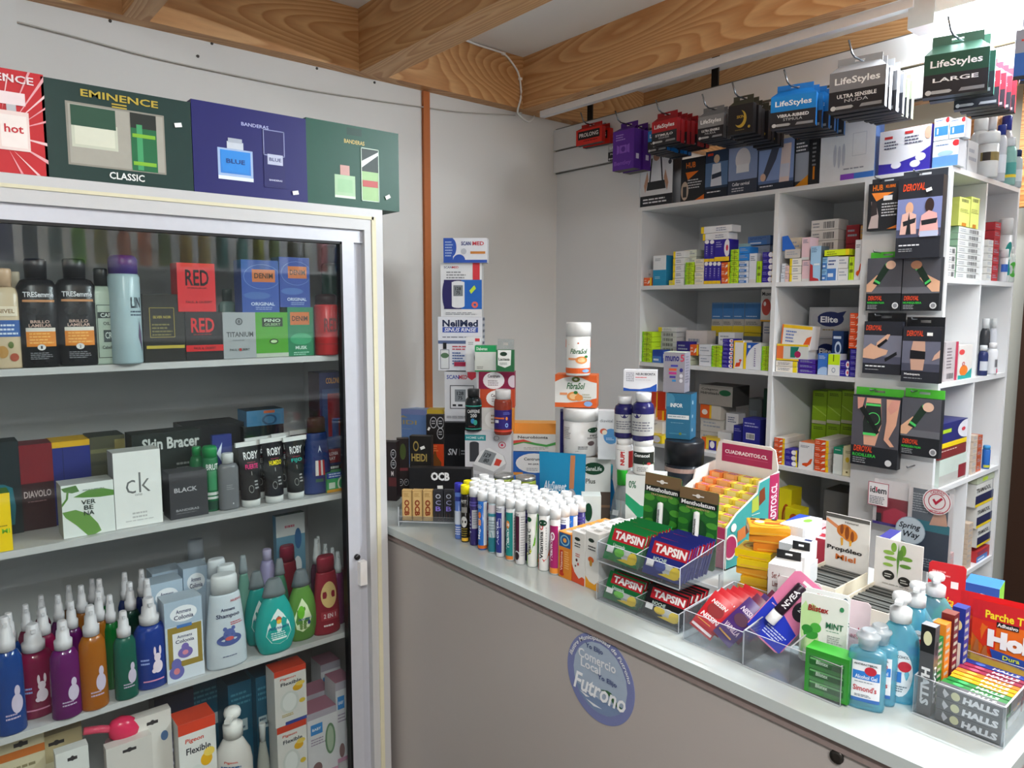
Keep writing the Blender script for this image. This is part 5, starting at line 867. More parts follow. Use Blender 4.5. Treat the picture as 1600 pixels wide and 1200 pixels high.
for i, (X, a, b_, tp, bc, cc_) in enumerate([(EX-.010, 1527, 1541, 540, '27305c', 'd8dcde'), (EX-.010, 1541, 1556, 536, 'd6d8dc', 'e8e8ea'), (EX-.034, 1528, 1542, 498, '3a3c40', 'd8dcde'), (EX-.034, 1543, 1553, 498, 'c8ccd4', 'd8dcdc')]):
    btx(X, R2, a, b_, tp, 'pill', 'medicine_bottle', ['navy bottle with white cap in the second middle end bay', 'white bottle with pink and barcode label in the second middle end bay', 'dark bottle at the back of the middle end bay', 'clear bottle at the back of the middle end bay'][i], group=GE, body=bc, cap=cc_, art=[('b',.4,.3,.65,.7,'3a3a40'), ('r',.6,.0,1,.2,'d83a6a')] if i == 1 else [('r',0,.2,1,.7,'b8bcc4')], rz=math.pi/3)
za = bx(EXF, R3, 1466, 1508, 720, .07, 'c4d0c8', 'medicine_box', 'pale green and white carton at the bottom of the lower end bay', 'medicine box', group=GE, front=[('r',0,0,1,.4,'b8b8b4'), ('r',.7,.1,1,.6,'8a2430')])
z1e = R3+.0014+za.dimensions.z; zb2 = bx(EXF, z1e, 1466, 1509, 704, .07, '7a2a2c', 'medicine_box', 'brown red carton in the lower end bay', 'medicine box', group=GE, front=[('l',.05,.8,.8,1,.2,'d8c0b8')])
bx(EXF, z1e+.0014+zb2.dimensions.z, 1467, 1510, 664, .07, '262a6c', 'medicine_box', 'navy carton with white disc and yellow foot on top of the lower end bay pile', 'medicine box', group=GE, sidecol='6a6e8a', front=[('r',0,0,1,.2,'e8c81c'), ('e',1.0,.6,.36,.38,'d8d8e0'), ('r',.1,.6,.4,.75,'a8c82a'), ('e',.85,.6,.07,.08,'c83a4a')])
stack(bx, EXF, R3, 1517, 1524, 681, 6, .05, 'c8b8a8', 'plain', 'beige red carton in the second lower end bay', GE); stack(bx, EXF-.003, R3, 1525, 1532, 681, 5, .05, 'b85a3a', 'plain', 'brick coloured carton in the second lower end bay', GE)
btx(EX-.010, R3, 1534, 1545, 696, 'can', 'medicine_bottle', 'blue tube shaped pack in the second lower end bay', group=GE, body='2a62b0', cap='3a8ac4', art=[('r',0,.0,1,.15,'b8b83a')], rz=math.pi/3)
zz4 = R4; tr_ = [('r',0,.12,1,.5,'20264e'), ('r',0,0,1,.12,'e4c81c'), T('TRAMADOL',.42,.72,.8,.20,'24262c'), ('r',.9,.05,.93,1,'8a8e98')]
P = sol_x(1514, EXF, R4); zs = [zat(P, v) for v in (863, 831, 796, 760)]
btm = stack(bx, EXF, R4, 1525, 1545, 863, 1, .06, 'b8383a', 'bluw', 'red and blue carton under the navy banded boxes', GE)
for i in range(3):
    Q0, Q1 = sol_x([1524, 1521, 1517][i], EXF, R4), sol_x(1545, EXF, R4); Q0.z = Q1.z = zs[i]+.0006
    carton(Q0, Q1, zs[i+1]-zs[i]-.0008, .06, 'd4d4d0', 'medicine_box', f'white, navy and yellow painkiller box, {["lowest","middle","highest"][i]} of three in the end bay', 'medicine box', group=GE, front=tr_)
Q0, Q1 = sol_x(1518, EXF, R4), sol_x(1545, EXF, R4); Q0.z = Q1.z = zs[3]+.0008; carton(Q0, Q1, .018, .06, 'b8c0a8', 'medicine_box', 'flat grey green carton on the painkiller boxes', 'medicine box', group=GE, front=[('r',.3,.2,.6,.8,'b8d43a')])
stack(bx, EXF+.0, R4, 1509, 1516, 819, 9, .05, 'c8b4a0', 'plain', 'striped beige carton in the narrow tall stack', GE)
stack(bx, EXF, R4, 1478, 1488, 868, 3, .05, 'c8a8a8', 'plain', 'small pinkish carton low in the first end bay', GE)
# =============== boxes hanging on the white end panel ===============
def hb(D, ang, u0, u1, vt, vb, dep, col, name, label, cat='box', **k):
    """left front corner seen at (u0, vb) on the plane y = D, front heading ang"""
    P0 = ony(u0, vb, D); n = F*r_ - (u1-800)*fw; dr = Vector((math.cos(ang), math.sin(ang), 0)); t = -(n.dot(P0-CAM))/n.dot(dr); P1 = P0+dr*t
    return carton(P0, P1, zat(P0, vt)-P0.z, dep, col, name, label, cat, **k)
def tab_part(col, hh, w0=1.0, hole='e9ebee'):
    def fn(o, W, h, d2):
        b = MB(); w = W*w0/2; y0, y1 = d2-.003, d2-.001; ht = hh; hw = min(W*.14, .014); a, c = h+ht*.40, h+ht*.68
        for x0, z0, x1, z1 in ((-w, h, w, a), (-w, a, -hw, c), (hw, a, w, c), (-w, c, w, h+ht)): b.box(x0, y0, z0, x1, y1, z1, col)
        b.obj('hang_tab', o)
    return fn
DR = lambda y, t2, c2='3fc84a': [T('DEROYAL', .27, y, .40, .085, 'e8502a', shear=.15), T(t2, .30, y-.09, .5, .045, c2), ('l', .06, y-.13, .4, 3, .03, '9a9ca0')]
DG = 'brace boxes hung on the white end panel'
sk, dk = 'd9a88a', '26292e'
def knob(o, W, h, d2):
    pass
hb(1.975, 0, 1354, 1407, 288, 362, .022, '2b2d31', 'brace_box', 'black and orange belt box hung highest left on the end panel', 'brace box', group=DG, front=[('p',[(.1,.80),(.75,.78),(.25,.62)],'f08a3a'), T('HUB',.28,.90,.30,.12,'f07a1c'), T('KLIBRE',.66,.91,.28,.06,'f07a1c'), ('r',.46,.62,.72,.72,'e4e4e6'), ('l',.42,.56,.96,5,.06,'c8c8cc'), ('p',[(.04,.05),(.34,.05),(.34,.3),(.24,.6),(.1,.62),(.14,.35)],'b8a8a4'), ('p',[(.1,.3),(.3,.34),(.26,.6),(.12,.62)],'3a3436'), ('p',[(.6,.02),(1,.12),(1,.02)],'f08a3a')], parts=(tab_part('3a3c42', .014),))
hb(1.955, .05, 1398, 1467, 280, 405, .032, '2a2c33', 'brace_box', 'large black posture corrector box, topmost right on the end panel', 'brace box', group=DG, sticker=(.70,.83,.008,.3), front=[('r',0,.26,1,.74,'7d86b4'), ('r',0,.26,1,.36,'4c5068'), T('DEROYAL', .36, .88, .50, .09, 'e8502a', shear=.15), ('e',.28,.62,.09,.08,sk), ('p',[(.08,.3),(.12,.55),(.28,.58),(.44,.54),(.46,.3)],'e0b4a8'), ('p',[(.14,.46),(.44,.50),(.42,.44),(.16,.40)],dk), ('p',[(.22,.3),(.28,.58),(.34,.3)],dk), ('e',.73,.64,.10,.09,'3a2c2a'), ('p',[(.52,.28),(.56,.52),(.72,.58),(.9,.54),(.96,.28)],'e0a8a4'), ('p',[(.56,.46),(.92,.48),(.9,.42),(.58,.40)],dk), ('r',.54,.26,.95,.33,'b8c0d8'), ('l',.08,.17,.66,1,.035,'e8e8ec'), ('l',.08,.12,.5,2,.025,'9a9ca0')], sidecol='1e2024', parts=(tab_part('3a3d44', .020),))
gt = ('r',0,.90,1,1,'3a3f48')
wr = lambda fl=1: [('r',0,.33,1,1,'55565e'), ('r',0,.33,1,.45,'6a6b72')]+([('p',[(0,.36),(.16,.36),(.42,.58),(.30,.68),(0,.50)],'e0b090'), ('p',[(.18,.52),(.34,.48),(.66,.80),(.50,.88)],'24382c'), ('p',[(.22,.56),(.38,.50),(.40,.54),(.24,.60)],'4fd06a'), ('p',[(.52,.86),(.66,.78),(.69,.81),(.54,.90)],'4fd06a'), ('e',.68,.86,.14,.08,'e8c0a8')] if fl else [('p',[(1,.36),(.8,.36),(.46,.62),(.60,.70),(1,.55)],'e0b090'), ('p',[(.78,.54),(.64,.46),(.36,.78),(.50,.86)],'24382c'), ('p',[(.76,.56),(.62,.49),(.60,.53),(.74,.60)],'4fd06a'), ('p',[(.50,.86),(.36,.76),(.33,.79),(.47,.89)],'4fd06a'), ('e',.36,.87,.15,.08,'b88468')])
hb(1.975, 0, 1352, 1406, 404, 486, .020, '26282c', 'brace_box', 'black palm support box showing a fist with a green-banded wrist, left of its pair', 'brace box', group=DG, front=wr(1)+DR(.24,'MUNEQUERA PALMA')+[('e',.86,.10,.09,.06,'d8dadc'), ('e',.86,.10,.06,.04,'8a8c90')], parts=(tab_part('54c43c', .016),))
hb(1.975, 0, 1407.5, 1466, 404, 486, .020, '26282c', 'brace_box', 'black wrist support box with a fist raised to the left, beneath the large box', 'brace box', group=DG, front=wr(0)+DR(.24,'MUNEQUERA')+[('e',.86,.10,.09,.06,'d8dadc'), ('e',.86,.10,.06,.04,'8a8c90')])
hb(1.970, 0, 1347, 1406, 502, 583, .020, '2a2c34', 'brace_box', 'black finger splint box with an open hand', 'brace box', group=DG, front=[('r',0,.2,1,.74,'7a7c8c'), ('r',0,.2,1,.34,'55576a'), T('DEROYAL', .26, .88, .42, .10, 'e8502a', shear=.15), ('p',[(0,.30),(.3,.28),(.62,.38),(.66,.46),(.42,.50),(.2,.58),(0,.46)],'dcae92'), ('p',[(.34,.50),(.64,.66),(.70,.76),(.62,.76),(.36,.60)],'dcae92'), ('p',[(.36,.54),(.60,.68),(.64,.64),(.42,.50)],'16181c'), ('p',[(.60,.24),(.90,.38),(.88,.44),(.58,.30)],'1c1e22'), ('l',.08,.16,.72,1,.05,'f0f0f2'), ('l',.08,.09,.5,1,.03,'a8aaae')], parts=(tab_part('1a1c20', .022),))
hb(1.965, 0, 1407, 1466, 510, 596, .022, '2a2c34', 'brace_box', 'black knee strap box with bare knees and a white price tag', 'brace box', group=DG, sticker=(.72,.87,.008,0), front=[('r',0,.2,1,.74,'6a6c7e'), ('r',0,.2,1,.34,'4a4c5c'), T('DEROYAL', .32, .88, .44, .10, 'e8502a', shear=.15), ('p',[(.26,.22),(.22,.5),(.28,.74),(.60,.74),(.62,.5),(.58,.22)],'c8a08c'), ('p',[(.22,.42),(.22,.58),(.62,.56),(.62,.42)],'1c1c20'), ('p',[(.8,.4),(1,.46),(1,.6),(.86,.5)],'d0a894'), T('Menisquera',.30,.14,.42,.05,'f0f0f2'), ('l',.08,.08,.66,1,.03,'a8aaae')], sidecol='17181c', parts=(tab_part('1c1e22', .024),))
hb(1.962, .03, 1328, 1401, 616, 724, .022, '24262b', 'brace_box', 'black knee support box showing a strapped knee and calf, lowest left', 'brace box', group=DG, front=[('r',0,.28,1,.98,'54525a'), ('p',[(.28,.30),(.24,.62),(.30,.97),(.60,.97),(.64,.62),(.52,.30)],'dca68c'), ('p',[(.26,.44),(.24,.62),(.30,.9),(.60,.9),(.64,.62),(.52,.44)],'2a302e'), ('p',[(.29,.86),(.60,.86),(.60,.89),(.29,.89)],'58d66c'), ('p',[(.25,.44),(.53,.44),(.53,.475),(.25,.475)],'58d66c'), ('o',.46,.68,.14,.09,'58d66c',.88), ('p',[(.16,.8),(.22,.88),(.60,.5),(.54,.46)],'1c201e'), ('p',[(.72,.97),(1,.97),(.94,.62),(.80,.42),(.92,.32),(.84,.31),(.70,.40),(.74,.66)],'dca68c'), ('p',[(.10,.97),(.26,.97),(.22,.84),(.12,.80)],'d89a8a'), ('p',[(.84,.97),(1,.97),(.96,.84),(.82,.76),(.74,.84)],'d89a8a')]+DR(.24,'RODILLERA')+[('e',.82,.08,.07,.045,'d8dadc')], parts=(tab_part('54c43c', .020),))
hb(1.970, 0, 1405, 1466, 620, 709, .020, '24262b', 'brace_box', 'black palm support box with a green header, lowest right on the end panel', 'brace box', group=DG, front=wr(1)+DR(.24,'MUNEQUERA PALMA')+[('e',.86,.10,.09,.06,'d8dadc'), ('e',.86,.10,.06,.04,'8a8c90')], parts=(tab_part('54c43c', .022),))
for i, (u, v) in enumerate([(1380, 281), (1440, 271), (1378, 395), (1380, 493), (1437, 499), (1372, 608), (1436, 610), (1429, 727)]):
    P = ony(u, v, 2.0); b = MB(); b.tube([(0, .0008, 0), (0, -.046, 0), (0, -.050, .004)], .0018, mat('8a8d92', .3, .8), n=6); o = b.obj('display_peg', None, P)
    tag(o, 'small metal peg on the end panel '+['carrying the orange belt box', 'carrying the large posture box', 'carrying the green-tabbed palm box', 'carrying the finger splint box', 'carrying the knee strap box', 'carrying the strapped knee box', 'carrying the lowest palm box', 'above the clear garment packs'][i], 'peg', 'pegs on the end panel')
# clear garment packs
def pack(D, u0, u1, vt, vb, name, label, dep=.02, art=(), extra=None):
    P0 = ony(u0, vb, D); P1 = sol_y(u1, D, P0.z); W = P1.x-P0.x; h = zat(P0, vt)-P0.z; root = empty(name, (P0+P1)/2, 0); tag(root, label, 'garment pack')
    b = MB(); n = 7; vs = []
    for j in range(n+1):
        for i in range(n+1):
            u, v = i/n, j/n; bul = dep*.5*math.sin(math.pi*min(1, max(0, u)))*math.sin(math.pi*min(1, v*1.05))+random.uniform(-.0015, .0015)
            vs.append(((u-.5)*W, -bul, v*h))
    m1 = len(vs); vs += [(x, .001-y*.3, z) for x, y, z in vs]
    fs = [(j*(n+1)+i, j*(n+1)+i+1, (j+1)*(n+1)+i+1, (j+1)*(n+1)+i) for j in range(n) for i in range(n)]
    fs += [tuple(m1+k for k in f[::-1]) for f in fs]
    b.add(vs, fs, clear('ffffff', .10, .04, 'crinkled_film', .12), True); b.obj('bag', root); c = MB()
    c.add([(-W*.48, 0, .004), (W*.48, 0, .004), (W*.48, 0, h*.94), (-W*.48, 0, h*.94)], [(0, 1, 2, 3)], 'd8d4d6')
    c.art(f_front(W*.96, h*.94, 0), W, h, art); c.obj('folded_garment', root); return root, W, h
pk, W, h = pack(1.955, 1362, 1419, 742, 816, 'underwear_pack', 'clear pack of red garments with a white square label', art=[('r',.1,0,1,.62,'8a1c30'), ('p',[(.3,.0),(.9,.05),(.95,.35),(.6,.42),(.3,.3)],'b82a4a'), ('r',.1,.05,.25,.25,'20242c'), ('r',0,0,1,.06,'4a3c8a')])
b = MB(); b.art(f_front(.052, .062, 0), .052, .062, [('r',0,0,1,1,'f0eef0'), ('f',0,0,1,1,'b83a5a',.03), T('idiem',.5,.68,.8,.28,'2a2c34'), ('r',.38,.62,.44,.80,'d8305a'), ('l',.1,.4,.9,5,.07,'6a6c74')]); b.obj('paper_label', pk, (-W*.30, -.0135, h*.40))
pk, W, h = pack(1.94, 1412, 1484, 752, 884, 'underwear_pack', 'clear pack of dark blue garments with two round stickers', art=[('r',.05,0,.95,.60,'2c3e54'), ('p',[(.05,.6),(.5,.72),(.95,.6),(.95,.5),(.05,.5)],'1f7a8c'), ('r',.1,.62,.9,1,'5a6470'), ('p',[(.5,.58),(.9,.6),(.85,.74),(.6,.74)],'d8a890'), ('l',.1,.94,.5,8,.03,'a8b0b8'), ('r',0,.05,.2,.2,'a83a3a'), ('l',.3,.16,.9,4,.03,'8a96a4')])
for nm, (u, v), r, ar in (('round_sticker', (1464, 784), 20, [('e',.5,.5,.5,.5,'ece8ea'), ('o',.5,.5,.46,.46,'b82a44',.94), ('o',.5,.5,.30,.30,'b82a44',.9), ('p',[(.34,.55),(.46,.36),(.70,.62),(.64,.68),(.47,.50),(.40,.60)],'b82a44'), T('CALIDAD',.5,.87,.5,.10,'b82a44',arc=.36), T('CERTIFICADA',.5,.12,.5,.09,'b82a44')]), ('round_sticker', (1422, 829), 21, [('e',.5,.5,.5,.5,'9fb4c4'), ('e',.5,.5,.47,.47,'c0d0dc'), T('Spring',.48,.64,.72,.26,'1c2430',shear=.25), T('Way',.55,.34,.56,.28,'1c2430',shear=.25)])):
    P = ony(u, v, 1.922); R = r/F*dist(P)*2*1.05; b = MB(); b.art(lambda x, y, L, R=R: ((x-.5)*R, -L*LH, (y-.5)*R), R, R, ar); b.obj(nm, pk, P-pk.location)
# =============== condom boxes on the slatwall hooks ===============
HG = {}
def hrow(key, D, ang, u0, u1, vt, vb, dep, n, gap, col, side, art, label, tabh=.022, tabc=None, sidear=(), rod=True, drop=0, skew=0):
    """front box seen at the given pixels with its face on y = D; the rest hang behind it towards the slatwall"""
    P0 = ony(u0, vb, D); nn = F*r_ - (u1-800)*fw; dr = Vector((math.cos(ang), math.sin(ang), 0)); t = -(nn.dot(P0-CAM))/nn.dot(dr); P1 = P0+dr*t
    W = (P1-P0).length; h = zat(P0, vt)-P0.z; nrm = Vector((math.sin(ang), -math.cos(ang), 0)); c = (P0+P1)/2-nrm*dep/2; c.z = P0.z
    root = empty('condom_box', c, ang); tag(root, label+(', front one on its hook' if n > 1 else ''), 'condom box', key)
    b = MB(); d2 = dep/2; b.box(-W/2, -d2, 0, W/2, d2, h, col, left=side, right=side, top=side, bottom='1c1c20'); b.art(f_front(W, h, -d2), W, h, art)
    if sidear: b.art(f_right(dep, h, W/2, -d2), dep, h, sidear)
    b.obj('carton', root)
    tc_ = tabc or side; b = MB(); th = tabh
    # sloping front flap up to the hang tab
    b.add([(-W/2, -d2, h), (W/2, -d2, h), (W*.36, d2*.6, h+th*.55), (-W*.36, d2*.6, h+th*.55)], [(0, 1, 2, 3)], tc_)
    w = W*.40; hw = min(.011, W*.16); z0, z1, a, q = h, h+th, h+th*.60, h+th*.80; y0, y1 = d2*.6, d2*.6+.0012
    for x0, za, x1, zb in ((-w, z0, w, a), (-w, a, -hw, q), (hw, a, w, q), (-w, q, w, z1)): b.box(x0, y0, za, x1, y1, zb, tc_)
    b.obj('hang_tab', root)
    for k in range(1, n):
        r = dup(root, c+Vector((random.uniform(-.004, .004), gap*k, -drop*k+random.uniform(-.0015, .0015))), ang+random.uniform(-.06, .06)+skew*k, f'{label}, {["","second","third","fourth","fifth","sixth","seventh","eighth","ninth"][k]} from the front on its hook')
    if rod:
        yb = PY-.020; yt = c.y-d2-.03; zr = c.z+h+th*.72; b = MB()
        b.tube([(0, 0, 0), (0, yt-yb+.02, 0), (0, yt-yb+.006, .006), (-.004, yt-yb-.004, .034)], .0022, mat('6c7076', .25, .9)); b.box(-.012, -.002, -.006, .012, .004, .014, mat('8a8e94', .3, .8))
        o = b.obj('display_hook', None, (c.x, yb-.003, zr)); tag(o, 'bent metal display hook holding '+label, 'hook', 'slatwall hooks')
LS = lambda c, a, b_: [('r',0,0,1,.52,'23252c'), T('LifeStyles',.5,.74,.80,.22,'eef0f2'), T(a,.5,.38,.70,.10,'e8eaec'), T(b_,.5,.26,.42,.08,'c8cace',bold=.0), ('e',.09,.10,.05,.06,'c8cacc'), ('p',[(.14,.06),(.42,.06),(.46,.10),(.42,.14),(.14,.14)],'a8aaac'), ('p',[(.56,.06),(.95,.06),(.95,.14),(.6,.14)],'8a8c90')]
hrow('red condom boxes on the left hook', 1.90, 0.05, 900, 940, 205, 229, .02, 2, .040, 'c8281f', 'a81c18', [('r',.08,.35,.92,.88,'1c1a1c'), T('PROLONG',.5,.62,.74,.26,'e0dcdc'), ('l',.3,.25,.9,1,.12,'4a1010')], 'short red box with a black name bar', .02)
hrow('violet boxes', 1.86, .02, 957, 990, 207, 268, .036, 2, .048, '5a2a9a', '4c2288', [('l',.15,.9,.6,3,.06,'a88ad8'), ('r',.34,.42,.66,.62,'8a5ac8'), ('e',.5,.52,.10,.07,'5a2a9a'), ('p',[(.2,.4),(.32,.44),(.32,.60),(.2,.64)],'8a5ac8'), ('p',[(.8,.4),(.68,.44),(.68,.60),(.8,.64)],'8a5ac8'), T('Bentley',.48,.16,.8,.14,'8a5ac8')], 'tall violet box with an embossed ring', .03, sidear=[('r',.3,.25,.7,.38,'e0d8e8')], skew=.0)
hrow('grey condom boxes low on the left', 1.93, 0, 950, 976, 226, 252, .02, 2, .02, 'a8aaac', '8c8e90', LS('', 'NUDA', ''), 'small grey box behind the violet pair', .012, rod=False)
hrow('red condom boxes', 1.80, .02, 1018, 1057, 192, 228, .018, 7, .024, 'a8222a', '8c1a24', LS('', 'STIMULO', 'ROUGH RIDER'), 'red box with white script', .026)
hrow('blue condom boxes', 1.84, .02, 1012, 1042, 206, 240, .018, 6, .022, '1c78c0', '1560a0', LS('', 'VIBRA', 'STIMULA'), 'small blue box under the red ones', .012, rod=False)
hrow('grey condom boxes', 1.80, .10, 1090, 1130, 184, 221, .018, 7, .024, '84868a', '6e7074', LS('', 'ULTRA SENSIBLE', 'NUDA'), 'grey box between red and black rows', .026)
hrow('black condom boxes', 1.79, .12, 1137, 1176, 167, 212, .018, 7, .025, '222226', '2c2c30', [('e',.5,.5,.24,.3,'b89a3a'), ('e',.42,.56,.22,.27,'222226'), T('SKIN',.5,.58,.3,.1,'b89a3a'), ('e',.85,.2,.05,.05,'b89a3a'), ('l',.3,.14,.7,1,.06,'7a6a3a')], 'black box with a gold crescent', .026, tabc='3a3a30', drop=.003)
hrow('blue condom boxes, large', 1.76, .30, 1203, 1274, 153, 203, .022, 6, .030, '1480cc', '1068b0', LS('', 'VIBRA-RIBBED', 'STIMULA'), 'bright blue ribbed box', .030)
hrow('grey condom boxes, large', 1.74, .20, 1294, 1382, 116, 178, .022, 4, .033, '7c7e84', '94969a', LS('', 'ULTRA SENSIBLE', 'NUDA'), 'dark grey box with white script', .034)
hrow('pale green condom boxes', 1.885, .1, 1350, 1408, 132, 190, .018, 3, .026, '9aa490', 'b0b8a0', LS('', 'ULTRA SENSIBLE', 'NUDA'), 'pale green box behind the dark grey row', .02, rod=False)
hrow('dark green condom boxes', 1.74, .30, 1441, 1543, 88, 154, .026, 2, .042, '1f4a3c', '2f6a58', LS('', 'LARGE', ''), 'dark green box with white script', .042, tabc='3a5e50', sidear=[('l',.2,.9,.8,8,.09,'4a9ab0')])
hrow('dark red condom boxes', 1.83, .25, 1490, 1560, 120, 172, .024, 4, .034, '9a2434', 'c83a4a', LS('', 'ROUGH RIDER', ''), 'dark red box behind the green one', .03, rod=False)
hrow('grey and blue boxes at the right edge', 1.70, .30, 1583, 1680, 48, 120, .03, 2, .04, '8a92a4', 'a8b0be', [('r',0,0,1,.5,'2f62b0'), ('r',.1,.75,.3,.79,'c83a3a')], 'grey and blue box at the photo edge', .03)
# =============== goods on the counter ===============
def hz(D, ang, u0, u1, vt, z, dep, col, name, label, cat='box', **k):
    """left front corner in column u0 on the plane y = D, standing at height z"""
    P0 = sol_y(u0, D, z); n = F*r_ - (u1-800)*fw; dr = Vector((math.cos(ang), math.sin(ang), 0)); t = -(n.dot(P0-CAM))/n.dot(dr); P1 = P0+dr*t
    return carton(P0, P1, zat(P0, vt)-z, dep, col, name, label, cat, **k)
def vz(u, v, D): return ony(u, v, D).z
A48 = math.radians(46)
def up(a, art):
    """print that sits on the upper part of a face, from height fraction a"""
    f = lambda v: a+(1-a)*v; s = 1-a; o = []
    for t in art:
        k = t[0]
        if k in 'rbf': o.append((k, t[1], f(t[2]), t[3], f(t[4]))+t[5:])
        elif k in 'eo': o.append((k, t[1], f(t[2]), t[3], t[4]*s)+t[5:])
        elif k == 'p': o.append((k, [(x, f(y)) for x, y in t[1]], t[2]))
        elif k == 'l': o.append((k, t[1], f(t[2]), t[3], t[4], t[5]*s, t[6]))
        elif k == 't': o.append((k, t[1], t[2], f(t[3]), t[4], t[5]*s)+t[6:])
    return o
GL = 'goods stacked at the left end of the counter'
# --- chocolate and rolling papers corner ---
hz(1.24, math.radians(32), 596, 667, 637, CT, .05, '6b8cc4', 'chocolate_box', 'large sky blue chocolate box at the left end of the counter', 'chocolate box', group=GL, topcol='8aa4cc', front=up(.3,[('r',0,0,1,.30,'5f7fae'), ('r',0,.86,1,1,'7f8cc0'), T('HEIDI',.48,.66,.62,.11,'b0a070'), ('p',[(.4,.78),(.5,.84),(.6,.78)],'a8a080'), ('l',.3,.5,.7,1,.04,'8aa0c0')]))
hz(1.26, A48, 668, 694, 640, CT, .05, 'd8b83a', 'chocolate_box', 'yellow topped box behind the black and orange bar', 'chocolate box', group=GL, topcol='e0c040', front=[('r',0,0,1,.93,'4a4a3a')])
rd = lambda u, v, ru, rv: [('e',u,v,ru,rv,'16161a'), ('o',u,v,ru,rv,'c8c8cc',.84), ('l',u-ru*.5,v+rv*.35,u+ru*.5,2,rv*.4,'c8c8cc')]
hz(1.14, A48, 667, 694, 648, CT, .02, '24201f', 'chocolate_bar', 'tall black and orange chocolate bar with three round badges', 'chocolate bar', group=GL, sticker=(.16,.82,.006,1.1), front=[('r',0,.16,1,.62,'d8491f'), ('p',[(.2,.2),(.8,.2),(.86,.38),(.6,.46),(.5,.56),(.38,.46),(.16,.38)],'7a4a20'), ('l',.3,.60,.7,3,.03,'e88a50')]+rd(.42,.90,.2,.075)+rd(.82,.90,.2,.075)+rd(.82,.76,.2,.075))
hz(1.06, math.radians(40), 641, 674, 681, CT, .025, '1e1b19', 'chocolate_pouch', 'black chocolate pouch with a lime green band', 'chocolate pouch', group=GL, sticker=(.62,.82,.008,.4), front=[('e',.3,.84,.13,.08,'a8904a'), ('e',.3,.84,.09,.055,'1e1b19'), T('HEIDI',.45,.66,.72,.12,'b8a058'), ('p',[(0,.42),(1,.50),(1,.36),(.5,.38),(0,.30)],'b8d820'), ('p',[(0,.3),(1,.3),(1,.1),(0,.1)],'8a8a4a')])
hz(1.04, math.radians(60), 621, 640, 686, CT, .025, '2a2222', 'chocolate_pouch', 'dark pouch turned sideways left of the lime banded one', 'chocolate pouch', group=GL, front=[('e',.5,.78,.25,.14,'4a5a2a'), ('r',.1,.45,.9,.5,'7a3a40')]+rd(.3,.25,.2,.06)+rd(.75,.25,.2,.06))
hz(.98, math.radians(40), 590, 620, 690, CT, .03, '2b2325', 'chocolate_pouch', 'dark brown pouch with two round badges beside the cabinet', 'chocolate pouch', group=GL, front=rd(.86,.80,.14,.08)+rd(.86,.63,.14,.08)+[('r',.6,.25,1,.4,'5a2a2c'), T('M',.8,.47,.12,.08,'d8d0d0')])
P0 = onz(623, 823, CT); P1 = onz(722, 826, CT); angR = math.atan2(P1.y-P0.y, P1.x-P0.x); Wr = (P1-P0).length; nr = Vector((math.sin(angR), -math.cos(angR), 0))
rk = empty('rolling_paper_rack', (P0+P1)/2, angR); tag(rk, 'clear acrylic rack holding tan and black rolling paper packs', 'display rack')
b = MB(); cl = clear('f4f6f8', .08, .03, 'acrylic'); edg = mat('b8bcc0', .2, 0, 'acrylic_edge')
b.box(-Wr/2, 0, .012, Wr/2, .075, .0145, cl, front=edg); b.box(-Wr/2, 0, .0145, Wr/2, .002, .026, cl, top=edg); b.obj('tray', rk)
for s in (-1, 1): b = MB(); b.box(s*Wr/2-.0015, 0, .0008, s*Wr/2+.0015, .075, .05, cl, front=edg); b.obj('side', rk)
pks = [(628, 641), (644, 658), (661, 677), (679, 694), (696, 712)]
for i, (a, b_) in enumerate(pks):
    w = .0235; x = -Wr/2+.008+i*.0258; c = rk.location+Vector((math.cos(angR)*(x+w/2), math.sin(angR)*(x+w/2), 0))-nr*.012; h = zat(c, 765)-CT-.0148
    tan = i < 3; m = MB(); m.box(-w/2, -.007, 0, w/2, .007, h, 'c9a66a' if tan else '2c2c30', front='cfae74' if tan else '2a2a2e')
    if tan: ar = [('f',.04,.03,.96,.97,'a8824a',.04), T('OCB',.5,.40,.9,.0,'8a3a20'), ('l',.2,.90,.8,4,.035,'a07a40')]; ar[1] = T('OCB',.5,.42,.52,.55,'8a3a1c',vert=-90,bold=.05)
    else: ar = [T('O',.5,.80,.55,.15,'b8bcc8'), T('C',.5,.60,.55,.15,'9a9cc0'), T('B',.5,.40,.55,.15,'8a7ad8'), ('r',.25,.05,.28,.25,'6a4a3a'), ('r',.6,.05,.63,.25,'6a4a3a'), ('f',.04,.03,.96,.97,'4a4a50',.04)]
    m.art(f_front(w, h, -.007), w, h, ar); o = m.obj('rolling_paper_pack', None, c+Vector((0, 0, .0152)), angR)
    tag(o, ['tan rolling paper pack, first at the left of the rack', 'tan rolling paper pack, second in the rack', 'tan rolling paper pack next to the black ones', 'black rolling paper pack next to the tan ones', 'black rolling paper pack at the right end of the rack'][i], 'rolling paper', 'rolling paper packs')
hz(rk.location.y+.045, angR, 640, 737, 731, CT+.0, .03, '1b1b1e', 'rolling_paper_box', 'wide black display box with bold white letters behind the paper rack', 'display box', sticker=(.50,.56,.009,.05), front=[T('OCB',.50,.81,.30,.20,'eceef0',bold=.05)])
